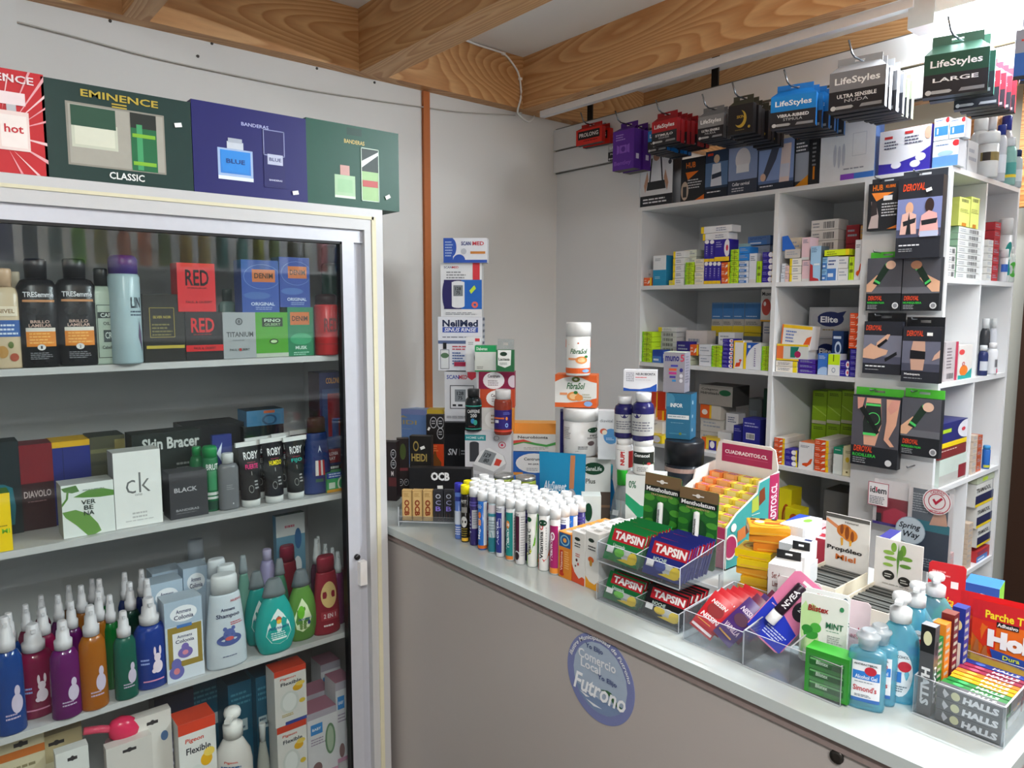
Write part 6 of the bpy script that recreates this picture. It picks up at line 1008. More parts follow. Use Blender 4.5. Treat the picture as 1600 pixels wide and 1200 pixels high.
# --- stack one ---
D1 = 1.27
hz(D1-.02, A48, 693, 741, 660, CT, .06, '1a1a1d', 'supplement_box', 'plain black supplement box at the foot of the blood pressure stack', 'supplement box', group=GL, front=[('r',0,.8,1,1,'0f0f11'), T('SN',.30,.50,.30,.11,'c8c8cc',shear=.2), ('r',.52,.44,.53,.56,'8a8a8e'), ('l',.58,.53,.96,2,.05,'8a8a8e')])
lcd = lambda x0, y0, x1, y1: [('r',x0,y0,x1,y1,'7e8488'), T('128',(x0+x1)/2,(y0+y1)/2+(y1-y0)*.18,(x1-x0)*.6,(y1-y0)*.3,'24282c'), T('75',(x0+x1)/2,(y0+y1)/2-(y1-y0)*.2,(x1-x0)*.4,(y1-y0)*.28,'24282c')]
hb(D1, A48, 695, 745, 581, 661, .06, 'd4d5d8', 'blood_pressure_box', 'white box with a monitor outline, under the sinus rinse box', 'monitor box', group=GL, front=[T('SCAN',.26,.90,.38,.08,'3a4aa0'), T('MED',.58,.90,.26,.08,'c83a4a'), ('p',[(.72,1),(.98,1),(.98,.9),(.85,.84),(.72,.9)],'c83a4a'), ('f',.17,.28,.92,.74,'3a3c40',.02), ('r',.20,.31,.89,.71,'dcdee0')]+lcd(.32,.42,.66,.66)+[('r',.25,.33,.36,.37,'2a2c30'), ('r',.42,.33,.56,.37,'2a2c30'), ('l',.06,.14,.9,2,.03,'8a8c90')])
hb(D1-.01, A48, 685, 754, 495, 579, .07, 'e2e5ec', 'sinus_rinse_box', 'white sinus rinse box with navy and blue lettering', 'medicine box', group=GL, sidecol='c8ccd2', side=[('l',.05,.98,.95,8,.11,'4a5a78')], front=[T('NeilMed',.50,.88,.80,.13,'16234a',bold=.035), ('r',.10,.71,.90,.81,'3a56b0'), T('SINUS RINSE',.5,.76,.72,.07,'f0f2f8',shear=.2), ('l',.1,.63,.8,1,.03,'2a3450'), ('r',0,.50,1,.56,'5a6a90'), ('r',.06,.04,.24,.38,'dfe2e2'), ('e',.15,.28,.09,.05,'5a7a5a'), ('r',.11,.40,.19,.52,'1c1e22'), ('f',.05,.03,.25,.39,'5a6068',.01), ('l',.32,.46,.9,2,.05,'c04a5a'), ('l',.32,.34,.6,5,.05,'3a5a9a'), ('r',.36,.08,.62,.16,'a8284a'), ('e',.78,.22,.14,.12,'b8c0cc')])
hb(D1, A48, 689, 753, 410, 495, .05, 'e4e5e6', 'glucose_meter_box', 'white and blue glucose meter box with a green price sticker', 'medicine box', group=GL, sidecol='cfd0d0', front=[T('SCAN',.18,.91,.2,.04,'5a5a7a'), T('MED',.36,.91,.16,.04,'c83a4a'), ('l',.14,.83,.62,3,.05,'8a8c90'), ('r',.78,.80,.95,1,'d83a44'), ('r',.78,.68,.95,.8,'d83a44'), ('r',.08,.14,.5,.68,'2a2560'), ('r',.5,.14,1,.68,'2468c0'), ('e',.12,.41,.08,.26,'2a2560'), ('r',.27,.20,.58,.64,'e4e6e8'), ('e',.425,.62,.155,.04,'e4e6e8'), ('e',.425,.20,.155,.04,'e4e6e8')]+lcd(.31,.38,.54,.58)+[('p',[(.70,.48),(.82,.58),(.86,.52),(.74,.42)],'c8e83a'), ('o',.83,.22,.08,.06,'e86a5a',.4), ('l',.12,.08,.9,2,.03,'9a9ca0')])
hb(D1, A48, 693, 761, 372, 411, .045, 'dfe1e6', 'pulse_oximeter_box', 'white and blue box lying on top of the tall stack', 'medicine box', group=GL, front=[('r',0,0,.22,1,'2f56b0'), ('e',.20,.62,.10,.36,'2f56b0'), ('r',0,0,1,.12,'2f56b0'), ('e',.36,.1,.14,.24,'2f56b0'), ('l',.04,.86,.22,6,.11,'a8bce0'), T('SCAN',.52,.78,.22,.16,'2a3a80'), T('MED',.80,.78,.26,.16,'c83a4a'), ('r',.62,.36,.96,.46,'c8803a'), ('e',.47,.46,.06,.12,'b8bcc4')])
# --- stack two ---
D2 = 1.15
bpb = hz(D2, math.radians(44), 727, 799, 673, CT, .05, 'dcdde2', 'blood_pressure_box', 'white box picturing a blood pressure monitor with a red button', 'monitor box', group=GL, sidecol='c2c4ca', front=up(.34,[('r',0,.80,.45,.92,'2a9aa0'), T('HOME LIFE',.22,.86,.38,.05,'d8eef0'), ('r',.10,.36,.30,.74,'3c3e44'), ('e',.2,.74,.10,.04,'3c3e44'), ('p',[(.16,.28),(.20,.18),(.62,.08),(.86,.22),(.90,.34),(.84,.50),(.52,.66),(.34,.56)],'c4c6ca'), ('p',[(.18,.31),(.62,.16),(.88,.34),(.82,.50),(.52,.66),(.34,.58)],'eceef0'), ('p',[(.28,.36),(.56,.28),(.68,.54),(.44,.62)],'8e9498'), T('129',.48,.50,.16,.09,'202428',rot=-10,shear=.4), T('80',.46,.39,.12,.08,'202428',rot=-10,shear=.4), ('p',[(.62,.30),(.74,.28),(.80,.40),(.68,.44)],'d84a3a'), ('o',.80,.72,.08,.07,'b8505a',.8), ('o',.68,.86,.06,.05,'8a8c90',.8), ('e',.80,.72,.03,.025,'d83a5a'), ('l',.12,.10,.6,2,.03,'a8aab0')]))
zb = CT+.0007+bpb.dimensions.z
o = bottle(sol_y(740, D2+.018, zb), .0225, zat(sol_y(740, D2+.018, zb), 608)-zb, 'pill', 'supplement_bottle', 'black caffeine bottle with teal rings on the white monitor box', cat='bottle', group=GL, body='1c2224', cap='2c2e30', art=[('r',0,.90,1,.94,'3aa894'), ('r',0,.03,1,.07,'3aa894'), T('CAFFEINE',.5,.72,.62,.13,'dcdedf'), T('200',.5,.56,.30,.13,'dcdedf'), ('e',.46,.36,.09,.10,'3a8ac0'), ('e',.58,.30,.09,.10,'3aa894'), ('l',.25,.16,.6,1,.03,'a84a5a')])
o = bottle(sol_y(786, D2+.045, zb), .0235, zat(sol_y(786, D2+.045, zb), 609)-zb, 'jar', 'gummy_jar', 'jar of red gummies with a purple label and white lid', cat='jar', group=GL, body=liquid('b8503a', .5), cap='dcdcdc', art=[('r',0,.14,1,.82,'2f2372'), ('r',0,.5,.55,.56,'d8683a'), ('r',.1,.36,.3,.46,'d8d8e4'), ('e',.66,.52,.05,.06,'e88a3a'), ('o',.66,.28,.07,.08,'8aa8e0',.5), ('l',.5,.74,.9,2,.05,'6a74c8'), ('r',0,.04,1,.10,'d84a3a')])
D3 = 1.195
z3 = zat(sol_y(752, D3, 1.3), 673)
a1 = hb(D3, A48, 752, 803, 637, 674, .045, 'dcdad4', 'vitamin_box', 'white vitamin box with an orange end behind the two jars', 'vitamin box', group=GL, sidecol='d88a3a', front=[('e',.45,.5,.34,.4,'ecebe6'), ('r',.9,0,1,1,'e0923a'), ('l',.3,.7,.7,3,.15,'9a8a6a')])
hb(D3, A48, 750, 804, 608, 637, .045, 'c04a2a', 'vitamin_box', 'red brown vitamin box with a white disc, under the maroon one', 'vitamin box', group=GL, front=[('e',.52,.5,.34,.46,'ecebe8'), T('Centrum',.5,.66,.36,.18,'5a3a3a'), ('l',.34,.5,.7,2,.12,'9a9090')])
hb(D3, A48, 748, 804, 581, 608, .045, '8a1f44', 'vitamin_box', 'maroon vitamin box with a large white disc', 'vitamin box', group=GL, front=[('e',.42,.5,.30,.50,'eceaea'), T('Centrum',.42,.76,.34,.18,'4a2a3a'), ('l',.26,.5,.6,3,.12,'9a8a90'), ('e',.96,.45,.14,.36,'d8c8d0')])
hb(D3+.02, A48, 728, 752, 527, 581, .03, 'dedfe0', 'glucose_meter_box', 'slim white and red box behind the green topped one', 'medicine box', group=GL, front=[('r',.6,.88,.9,.97,'c83a44'), ('l',.15,.86,.55,2,.05,'8a8c90'), ('e',.85,.4,.3,.2,'4a4c50')])
hb(D3, A48, 742, 775, 540, 581, .035, 'd6dad2', 'supplement_box', 'white carton with a green top band in the middle of the stack', 'supplement box', group=GL, sidecol='6a9a7a', topcol='1f9a5a', front=[('r',0,.76,1,1,'1f9a58'), T('Diabemax',.34,.88,.52,.12,'e4f0e4'), ('l',.1,.2,.4,2,.06,'8a8c84'), ('r',0,0,1,.05,'1f9a58')])
hb(D3, A48, 775, 803, 547, 581, .03, '2a6a42', 'supplement_box', 'white and green lactase pack with a see-through hang tab', 'supplement box', group=GL, front=[('p',[(.1,.3),(.5,.18),(.82,.3),(.85,1),(.1,1)],'e8eae6'), ('e',.42,.82,.2,.1,'1f3a2a'), T('Lactasa',.45,.58,.62,.13,'24342a'), ('l',.2,.42,.7,2,.06,'7a8a80')], parts=(tab_part(clear('e8ecec', .12, .1, 'clear_tab'), .028, .9),))
# --- behind the tubes ---
D4 = 1.27
zc = CT
c1 = hz(D4, A48, 800, 856, 706, CT, .05, '2860b0', 'vitamin_box', 'blue and white vitamin box below the orange topped one', 'vitamin box', group=GL, front=up(.4,[('e',.62,.62,.52,.34,'e4e4e4'), T('Centrum',.56,.76,.46,.10,'33343c'), T('MUJER',.6,.58,.3,.06,'33343c'), ('r',0,.2,.3,.3,'d8903a'), ('l',.4,.45,.8,2,.06,'a0a2a8')]))
hz(D4+.0, A48, 797, 868, 661, CT+.0014+c1.dimensions.z, .055, 'd8d6d0', 'vitamin_box', 'white carton with an orange upper band and red green wave', 'vitamin box', group=GL, topcol='f0a84a', front=[('r',0,.62,1,1,'e8923a'), T('Neurobionta',.5,.50,.66,.10,'2a2622'), ('p',[(0,.30),(.3,.40),(.55,.30),(.8,.24),(1,.34),(1,.24),(.8,.16),(.55,.22),(.3,.30),(0,.18)],'4a9a4a'), ('p',[(0,.36),(.3,.42),(.5,.32),(.3,.34),(0,.24)],'c8443a'), ('l',.3,.14,.9,2,.05,'a8a6a0')], sidecol='c87a2a')
btz(CT, 787, 814, 33, 741, 'tincan', 'food_tin', 'tin with yellow green label, left one behind the effervescent tubes', cat='tin', group='tins behind the tubes', body='8a9a3a', cap=mat('b8bab8', .25, .7), art=[('r',0,.84,1,1,'7a5a30'), ('e',.35,.5,.14,.2,'24301a')])
btz(CT, 821, 818, 33, 744, 'tincan', 'food_tin', 'tin with yellow green label, right one behind the effervescent tubes', cat='tin', group='tins behind the tubes', body='8a9a3a', cap=mat('b8bab8', .25, .7), art=[('r',0,.84,1,1,'7a5a30'), ('e',.35,.5,.14,.2,'24301a')])
# base box hidden under the fibre jar, then jar, box, can
DF = 1.26
zs1 = vz(880, 712, DF)
sb = hz(DF-.005, A48, 884, 953, 714, CT, .06, '5a4a40', 'supplement_box', 'brown and white supplement box beneath the fibre jar', 'supplement box', group=GL, topcol='7a6a60', front=[('r',0,.45,1,1,'dcdcd6'), ('e',.62,.82,.24,.10,'14452c'), T('SanaLife',.62,.82,.36,.07,'e0e8e0'), T('Plus',.55,.62,.22,.08,'5a5a54'), ('r',0,.2,1,.24,'8a6a50')])
zs1 = CT+.0014+sb.dimensions.z
P = sol_y(907, DF+.045, zs1); rj = 27.5/F*dist(P); fj = bottle(P, rj, zat(P, 637)-zs1, 'widejar', 'fibre_jar', 'large white fibre jar with a dark brown base band', cat='jar', group=GL, body='e4e4e2', cap='e6e6e4', art=[('p',[(.0,.0),(1,0),(1,.20),(.7,.16),(.4,.10),(.15,.16),(0,.24)],'3a2a24'), ('e',.78,.82,.14,.09,'14452c'), T('FIBRA',.80,.64,.22,.06,'2a2c2a'), T('CON CACAO',.78,.56,.30,.06,'2a2c2a'), ('l',.08,.9,.3,7,.06,'a0a0a0'), ('e',.72,.38,.08,.08,'6a5a5a'), ('l',.45,.28,.7,2,.06,'5a5a5a')], span=.92)
zj = zs1+.0014+(zat(P, 637)-zs1)
fx = hz(DF-.012, math.radians(38), 867, 932, 585, zj+.0012, .055, 'e6e6e2', 'fibre_box', 'white and orange fibre box with orange fruit, under the fibre can', 'supplement box', group=GL, sidecol='e07038', topcol='e8743a', front=[('r',0,.0,1,.14,'e0642c'), ('p',[(0,.14),(.3,.14),(.7,.20),(1,.30),(1,.10),(0,.10)],'e0642c'), ('p',[(0,1),(0,.78),(.2,.90),(.4,.95),(.62,.92),(.85,.80),(1,.76),(1,1)],'e0642c'), T('FibraSol',.50,.66,.44,.20,'2a6a3a',shear=.3), ('o',.5,.86,.10,.08,'6a7a3a',.4), ('e',.45,.34,.16,.14,'e8924a'), ('e',.45,.34,.10,.09,'f4c890'), ('e',.58,.3,.1,.1,'e8924a'), ('r',.12,.38,.3,.45,'e89a6a'), ('l',.66,.42,.9,3,.08,'b8b8a0'), ('e',.80,.12,.10,.08,'8ab0e0'), ('e',.5,.46,.05,.05,'3a7a3a')])
zf = zj+.0026+fx.dimensions.z
P = sol_y(903, DF+.01, zf); bottle(P, 19.5/F*dist(P), zat(P, 504)-zf, 'widejar', 'fibre_can', 'white and orange fibre can with a white lid, on top of its box', cat='can', group=GL, body='e6e6e2', cap='e4e4e2', art=[('r',0,0,1,.16,'e0642c'), ('p',[(0,1),(0,.76),(.2,.86),(.5,.92),(.8,.86),(1,.76),(1,1)],'e0642c'), ('p',[(0,.16),(1,.16),(1,.32),(.7,.22),(.3,.16)],'e0642c'), T('FibraSol',.52,.66,.52,.15,'2a6a3a',shear=.3), ('e',.60,.40,.18,.11,'e8924a'), ('e',.60,.40,.11,.07,'f4c890'), ('e',.74,.50,.06,.04,'3a7a3a'), ('r',.2,.40,.45,.46,'e89a6a'), ('e',.74,.08,.12,.05,'8ab0e0')], span=.9)
P = sol_y(877, DF+.03, CT+.09); 
hz(DF+.03, A48, 874, 881, 643, CT, .05, '2c2a70', 'vitamin_box', 'narrow purple box edge left of the fibre jar', 'vitamin box', group=GL)
hz(DF+.03, math.radians(40), 934, 962, 642, zs1+.0005, .035, 'e0e2e4', 'diabetic_box', 'white and pale blue box with an apple slice picture', 'supplement box', group=GL, front=[('e',.72,.48,.42,.16,'5a9ad0'), T('diavital',.45,.80,.72,.06,'5a6470',bold=-.005), ('e',.3,.58,.20,.06,'c8604a'), ('e',.36,.56,.14,.05,'e8e0c8'), ('l',.45,.45,.9,2,.03,'c8dcec')])
# pouch
def pouch(P0, P1, h, bul, col, name, label, cat, art, group=None):
    W = (P1-P0).length; a = math.atan2(P1.y-P0.y, P1.x-P0.x); root = empty(name, (P0+P1)/2+Vector((0, 0, .0008)), a); tag(root, label, cat, group); b = MB(); n = 8
    def sh(u, v): return bul*math.sin(math.pi*u)**.6*max(0, 1-v)**.7*(1 if v < 1 else 0)
    vs = [((u/n-.5)*W*(.96+.04*abs(v/n-.5)*2), -sh(u/n, v/n)-.0008, v/n*h) for v in range(n+1) for u in range(n+1)]
    f = [(j*(n+1)+i, j*(n+1)+i+1, (j+1)*(n+1)+i+1, (j+1)*(n+1)+i) for j in range(n) for i in range(n)]
    b.add(vs, f, mat(col, .3), True); b.add([(x, -y, z) for x, y, z in vs], [t[::-1] for t in f], mat(col, .3), True)
    b.obj('pouch_film', root)
    A = MB()
    def fn(u, v, L):
        k = .96+.04*abs(v-.5)*2; a, c_ = min(.9999, max(0, u))*n, min(.9999, max(0, v))*n; i, j = int(a), int(c_); a -= i; c_ -= j
        y = (sh(i/n, j/n)*(1-a)+sh((i+1)/n, j/n)*a)*(1-c_)+(sh(i/n, (j+1)/n)*(1-a)+sh((i+1)/n, (j+1)/n)*a)*c_
        return ((u-.5)*W*k, -y-.0020-L*LH*2, v*h)
    A.art(fn, W, h, art, curved=True); A.obj('print', root); return root
P0 = sol_y(842, 1.115, CT); P1 = sol_y(914, 1.175, CT); pp_ = pouch(P0, P1, zat(P0, 706)-CT, .022, '1a86b4', 'sweetener_pouch', 'bright blue stand-up sweetener pouch with a wooden spoon picture', 'pouch', [('r',.68,.60,.78,.98,'b87a50'), ('e',.73,.47,.11,.13,'a8a4a8'), ('e',.73,.47,.09,.105,'c4c0c4'), T('AluSweet',.36,.62,.52,.11,'dceaf4',shear=.25), T('Tableta',.42,.50,.22,.05,'c8e0ec')], GL)
b = MB(); b.box(-.008, 0, -.005, .008, .0008, .005, 'e8e8e8'); so = b.obj('price_sticker', pp_, (-.012, -.019, .085)); so.rotation_euler.y = -.6
hz(1.10, A48, 908, 938, 775, CT, .04, 'd4dcd8', 'supplement_box', 'pale supplement box with teal stripes low behind the white tubes', 'supplement box', group=GL, front=[('e',.35,.72,.2,.16,'14452c'), ('p',[(0,.35),(1,.55),(1,.45),(0,.2)],'3a9a9a'), ('p',[(0,.15),(1,.35),(1,.25),(0,.0)],'3a9a9a')])
P = onz(950, 810, CT); bottle(P+Vector((-.004, .008, 0)), 11/F*dist(P), zat(P, 727)-CT, 'flask', 'mouthwash_bottle', 'blue bottle with a teal cap behind the slim cartons', group=GL, body=liquid('1f86c8', .6), cap='1f8a9c', art=[('r',.1,.1,.9,.3,'b8d0dc')])
P = onz(968, 826, CT); bottle(P+Vector((-.008, .015, 0)), 18/F*dist(P), zat(P, 735)-CT, 'flask', 'clear_bottle', 'clear bottle with a bright green cap before the white carton', group=GL, body=clear('d8dcdc', .14, .18, 'clear_bottle'), cap='3ac03a', art=[('r',.05,.5,.35,.75,'e0e2e2'), ('r',.85,.0,.95,.8,'b8c83a')])
mb_ = hz(1.20, math.radians(30), 976, 1034, 741, CT, .06, 'd8dedc', 'supplement_box', 'white carton with a green wave below the stacked jars', 'supplement box', group=GL, front=[('p',[(0,.75),(.4,.6),(1,.55),(1,.30),(.5,.35),(0,.6)],'1f9a6a'), T('0%',.18,.87,.2,.10,'2a6a4a'), T('MAX',.3,.25,.28,.12,'c83a4a'), ('o',.6,.25,.3,.2,'c83a4a',.92)])
zm = CT+.0014+mb_.dimensions.z
DM = 1.235
def onst(u, D, z, wpx, vt, kind, name, label, **k):
    P = sol_y(u, D, z); return P, bottle(P, wpx/2/F*dist(P), zat(P, vt)-z, kind, name, label, group=GL, **k)
Pa, ja = onst(975, DM, zm, 27, 684, 'jar', 'supplement_jar', 'white jar with sideways red lettering, lower left of four', cat='jar', body='e2e2e0', cap='e8e8e6', art=[('r',.7,0,1,.9,'a82a2a'), T('NUP!',.42,.5,.75,.20,'b82a2a',vert=90,bold=.05), ('l',.1,.96,.6,1,.05,'8a8a8a')])
Pb, jb = onst(1005, DM, zm, 33, 685, 'jar', 'supplement_jar', 'white jar with a black and green collagen label, lower right of four', cat='jar', body='e0e2e0', cap='e4e6e6', art=[('r',.02,.38,.98,.96,'1c2420'), T('Genacol',.42,.80,.60,.16,'e8ecea'), ('p',[(0,.38),(.5,.5),(1,.42),(1,.3),(0,.2)],'3a7a34'), ('l',.25,.24,.7,3,.08,'8a8a8a'), ('e',.7,.42,.08,.06,'b83a3a')])
zt2 = zat(Pa, 684)
Pc, jc = onst(975, DM, zt2+.0014, 31, 619, 'pill', 'supplement_bottle', 'navy bottle with white label, upper left of four', cat='bottle', body='221f5c', cap='dcdee0', art=[('r',.0,.14,1,.86,'b8bab8'), ('e',.5,.86,.14,.14,'221f5c'), ('l',.2,.6,.85,4,.09,'6a6a78')], span=.9)
Pd, jd = onst(1004, DM, zt2+.0014, 34, 614, 'pill', 'supplement_bottle', 'navy bottle with white label, upper right of four', cat='bottle', body='221f5c', cap='dcdee0', art=[('r',.0,.14,1,.86,'b8bab8'), ('e',.3,.86,.14,.14,'221f5c'), ('l',.1,.6,.85,4,.09,'6a6a78')], span=.9)
zt3 = zat(Pd, 614)+.0012
hz(DM-.015, math.radians(36), 974, 1026, 578, zt3, .035, 'e4e5ea', 'vitamin_box', 'white and blue vitamin box lying across the navy bottles', 'vitamin box', group=GL, sidecol='c8cad0', front=[('p',[(0,.0),(1,0),(1,.38),(.8,.2),(.5,.1),(.2,.1),(0,.16)],'1f52b0'), T('NEUROBIONTA',.66,.82,.58,.12,'24283c'), ('l',.36,.68,.7,1,.08,'d8344a'), ('l',.36,.55,.9,1,.04,'b8bac4')]+[('e',.10+.05*i+.01*((i*j) % 2),.86-.09*j,.012,.025,'2a3458') for i in range(5) for j in range(5)])
DI = 1.43
P, ji = onst(1066, DI, CT, 60, 687, 'widejar', 'protein_jar', 'large black jar with a copper ring and white lettering', cat='jar', body='20262e', cap='1e1f24', art=[('r',0,.93,1,1,'b89a90'), T('INFOR',.27,.74,.32,.15,'dfe3e6'), ('l',.12,.62,.3,1,.04,'8a9098')], span=.9)
zi = zat(P, 687)+.0014
ib = hz(DI-.025, math.radians(22), 1040, 1078, 614, zi, .055, '2f7092', 'supplement_box', 'petrol blue box with white lettering on the black jar', 'supplement box', group=GL, sidecol='2a6486', topcol='1c3a4c', side=[('l',.25,.85,.4,1,.05,'b8ccd8'), ('e',.3,.8,.08,.04,'b8ccd8'), ('e',.3,.5,.08,.04,'b8ccd8'), ('e',.3,.2,.08,.04,'b8ccd8')], front=[('e',.0,.86,.35,.16,'4a8aaa'), T('INFOR',.42,.74,.50,.09,'e8eef2',bold=.03), ('r',.06,.44,.94,.53,'d8e0e4'), ('l',.1,.50,.9,1,.04,'7a8a94'), ('l',.2,.36,.8,1,.025,'8ab0c4'), ('r',.15,.10,.85,.13,'4a8aa8'), ('e',.6,.12,.06,.03,'7a8a3a')])
hz(DI-.022, math.radians(22), 1036, 1069, 550, zi+.0014+ib.dimensions.z, .05, '9a98a2', 'supplement_box', 'silver grey immune box with coloured pills, topmost above the blue box', 'supplement box', group=GL, sidecol='8a8894', topcol='c8d4c0', side=[('l',.15,.9,.85,10,.07,'62606e')], front=[T('muno',.40,.84,.66,.13,'2a2a7a',bold=.03), T('5',.88,.86,.18,.18,'c83a5a'), ('r',.34,.64,.68,.69,'4a4aa8'), ('r',.26,.54,.62,.60,'d8603a'), ('r',.26,.45,.62,.51,'b83a8a'), ('r',.30,.36,.58,.41,'4a3a9a'), ('r',.42,.27,.60,.32,'3a8ac8'), ('e',.84,.56,.08,.05,'3a3a8a'), ('e',.84,.42,.08,.05,'d8d8e0'), ('e',.84,.30,.08,.05,'d8d8e0')])
# =============== effervescent tubes ===============
TG = 'effervescent tubes on the counter'
def vt_(c1, c2, txt, tc='f0f0f0', extra=()): return [('r',0,0,.62,1,c1), ('r',0,0,.62,.08,c2), T(txt,.30,.45,.62*H_W,.18/H_W*1.0,tc,rot=90), ('l',.66,.95,.98,14,.06,'b8b8b4')]+list(extra)
H_W = 1.45
tubes = [ # u, v base, v top, width, body, cap, art, label
 (717, 843, 755, 13, '5a78c0', '3434a8', [('r',0,.3,1,.6,'c8d0dc'), ('r',0,.82,1,.92,'2a3a8a'), ('l',.1,.25,.9,4,.05,'d8e0f0')], 'blue and silver tube with a violet blue cap'),
 (727, 848, 758, 14, '1e1c1a', 'e8dc18', [('e',.42,.42,.28,.12,'c8c8c4'), ('r',.2,.62,.7,.74,'8a8a86'), ('r',.2,0,.8,.07,'e8b83a'), T('FIT',.4,.86,.5,.07,'d8d8d4'), ('l',.2,.28,.8,4,.05,'8a7a2a')], 'black tube with a bright yellow cap'),
 (741, 853, 762, 15, '332a66', 'e6e8e8', [('r',.35,.34,1,.74,'b8bac0'), ('r',0,.82,1,.86,'5a52a0'), ('r',0,.88,1,.92,'5a52a0'), ('l',.1,.6,.3,5,.08,'a8a8d0'), ('l',.45,.7,.9,6,.05,'8a8a90')], 'dark violet tube with a silver panel'),
 (754, 860, 768, 15.5, '2a6cc0', 'e8eaea', [('r',.62,0,1,1,'d8dce0'), ('r',0,0,1,.07,'d8702a'), T('Magnesio',.28,0.46,0.52,.26,'e8eef4',vert=90), ('e',.3,.72,.12,.07,'e07a2a'), ('r',.2,.50,.42,.62,'e89a6a'), ('l',.1,.94,.55,3,.03,'c8d8e8')], 'blue magnesium tube with an orange foot'),
 (770, 865, 771, 15.5, 'b8c8cc', 'e6e8e8', [('r',0,0,1,.30,'2a7a88'), ('p',[(0,.3),(.4,.42),(1,.30),(1,.26),(0,.26)],'2a7a88'), ('r',0,.74,1,.80,'3a8a9a'), ('r',.1,.82,.9,.98,'d8d0d4'), ('l',.2,.66,.8,4,.06,'8aa0a8')], 'silver tube with a teal foot'),
 (782, 871, 775, 15.5, 'd4d6da', 'e8eaea', [('r',0,.06,.62,.88,'2a3488'), T('Aceite',.26,0.46,0.48,.26,'e0e4f0',vert=90), ('f',.34,.58,.56,.76,'c8cce0',.03), ('l',.1,.97,.7,2,.04,'6a7080')], 'navy banded tube left of the teal vitamin tube'),
 (798, 877, 779, 16.5, 'dcdedc', 'e8eaea', [('r',0,.07,.68,.94,'1f8a86'), ('r',0,0,.7,.07,'e0823a'), T('Vitamina',.28,0.46,0.52,.26,'e8f0ee',vert=90,bold=.03), ('e',.30,.70,.15,.08,'e8924a'), T('D',.30,.70,.1,.06,'f4f0e8'), ('l',.75,.9,.98,12,.06,'b0b2b0')], 'teal vitamin tube with an orange dot'),
 (813, 883, 783, 17, 'd8d8d8', 'eaecec', [('r',.06,.22,.45,.92,'4a1430'), ('e',.26,.14,.22,.09,'2a1c24'), ('o',.26,.14,.24,.10,'c8c8cc',.8), ('l',.55,.92,.98,16,.05,'a8a8ac'), ('l',.12,.97,.5,2,.03,'6a6a70')], 'white tube with a narrow maroon band'),
 (832, 887, 786, 18, 'e4e6e0', 'eaecec', [('p',[(0,0),(1,0),(1,1),(.86,1),(.84,.7),(.7,.42),(.4,.24),(0,.18)],'62b81c'), ('p',[(0,.18),(.4,.24),(.7,.42),(.66,.44),(.36,.28),(0,.23)],'e0dc20'), ('e',.26,.90,.2,.05,'14542c'), T('Vitamina C',.28,0.46,0.52,.26,'2a3a24',vert=90)], 'white and lime green vitamin tube'),
 (850, 893, 789, 18.5, 'e6e6e2', 'eaecec', [('p',[(0,0),(1,0),(1,.26),(.7,.20),(.4,.20),(0,.28)],'c8321c'), ('p',[(1,.26),(.7,.20),(.8,.28),(1,.38)],'e8742a'), ('e',.42,.88,.28,.06,'14452c'), T('Vitamina',.34,0.46,0.52,.26,'1f1f1f',vert=90,bold=.02), T('C',.34,.79,.08,.26,'d82a2c',vert=90,bold=.03), ('l',.62,.8,.7,9,.05,'9a9a98')], 'white and red vitamin tube with a green oval'),
 (867, 899, 795, 17.5, 'd8d6d4', 'eaecec', [('r',0,.10,.74,.90,'a82468'), ('r',0,0,1,.10,'e8923a'), T('Vitamina',.22,0.46,0.52,.26,'f0e4ec',vert=90,bold=.03), ('o',.34,.70,.16,.08,'f0e4ec',.6), ('l',.8,.9,.98,12,.06,'b0aeb0')], 'magenta vitamin tube at the right end of the front row')]
tb = []
for i, (u, vb, vt, w_, bc, cc_, ar, lb) in enumerate(tubes):
    P = onz(u, vb, CT); P = P+Vector((P.x, P.y, 0)).normalized()*(w_/2/F*dist(P))*.9; r = w_/2/F*dist(P)
    t_ = bottle(P, r, zat(P, vt)-CT, 'tube', 'effervescent_tube', lb+', front row' if len(lb.split()) < 13 else lb, cat='effervescent tube', group=TG, body=bc, cap=cc_, art=ar, n=20, span=.9, rz=face_cam(P)-.1); tb.append(t_)
rn = ['second', 'third', 'fourth', 'fifth']
plain = [7, 5, 4, 6, 9, 7, 8, 6, 9, 8, 7]
for k in range(1, 5):
    for i in range(11):
        if k == 4 and i in (0, 1, 2, 10): continue
        src = tb[[6, 8, 5, 9, 7, 3, 10, 4, 2, 9, 2][(i+k*3) % 11]] if i != 0 or k > 2 else tb[1 if k == 1 else 2]
        base = tb[i].location; p = Vector((base.x-.004*k+random.uniform(-.002, .002), base.y+.0275*k+random.uniform(-.0015, .0015), base.z))
        nm = ['blue and silver', 'black yellow capped', 'dark violet', 'blue magnesium', 'silver teal footed', 'navy banded', 'teal vitamin', 'maroon banded', 'lime green', 'red vitamin', 'magenta vitamin'][i]
        d = dup(src, p, src.rotation_euler.z+random.uniform(-.5, .5), f'white capped effervescent tube in the {rn[k-1]} row, straight behind the {nm} front tube')
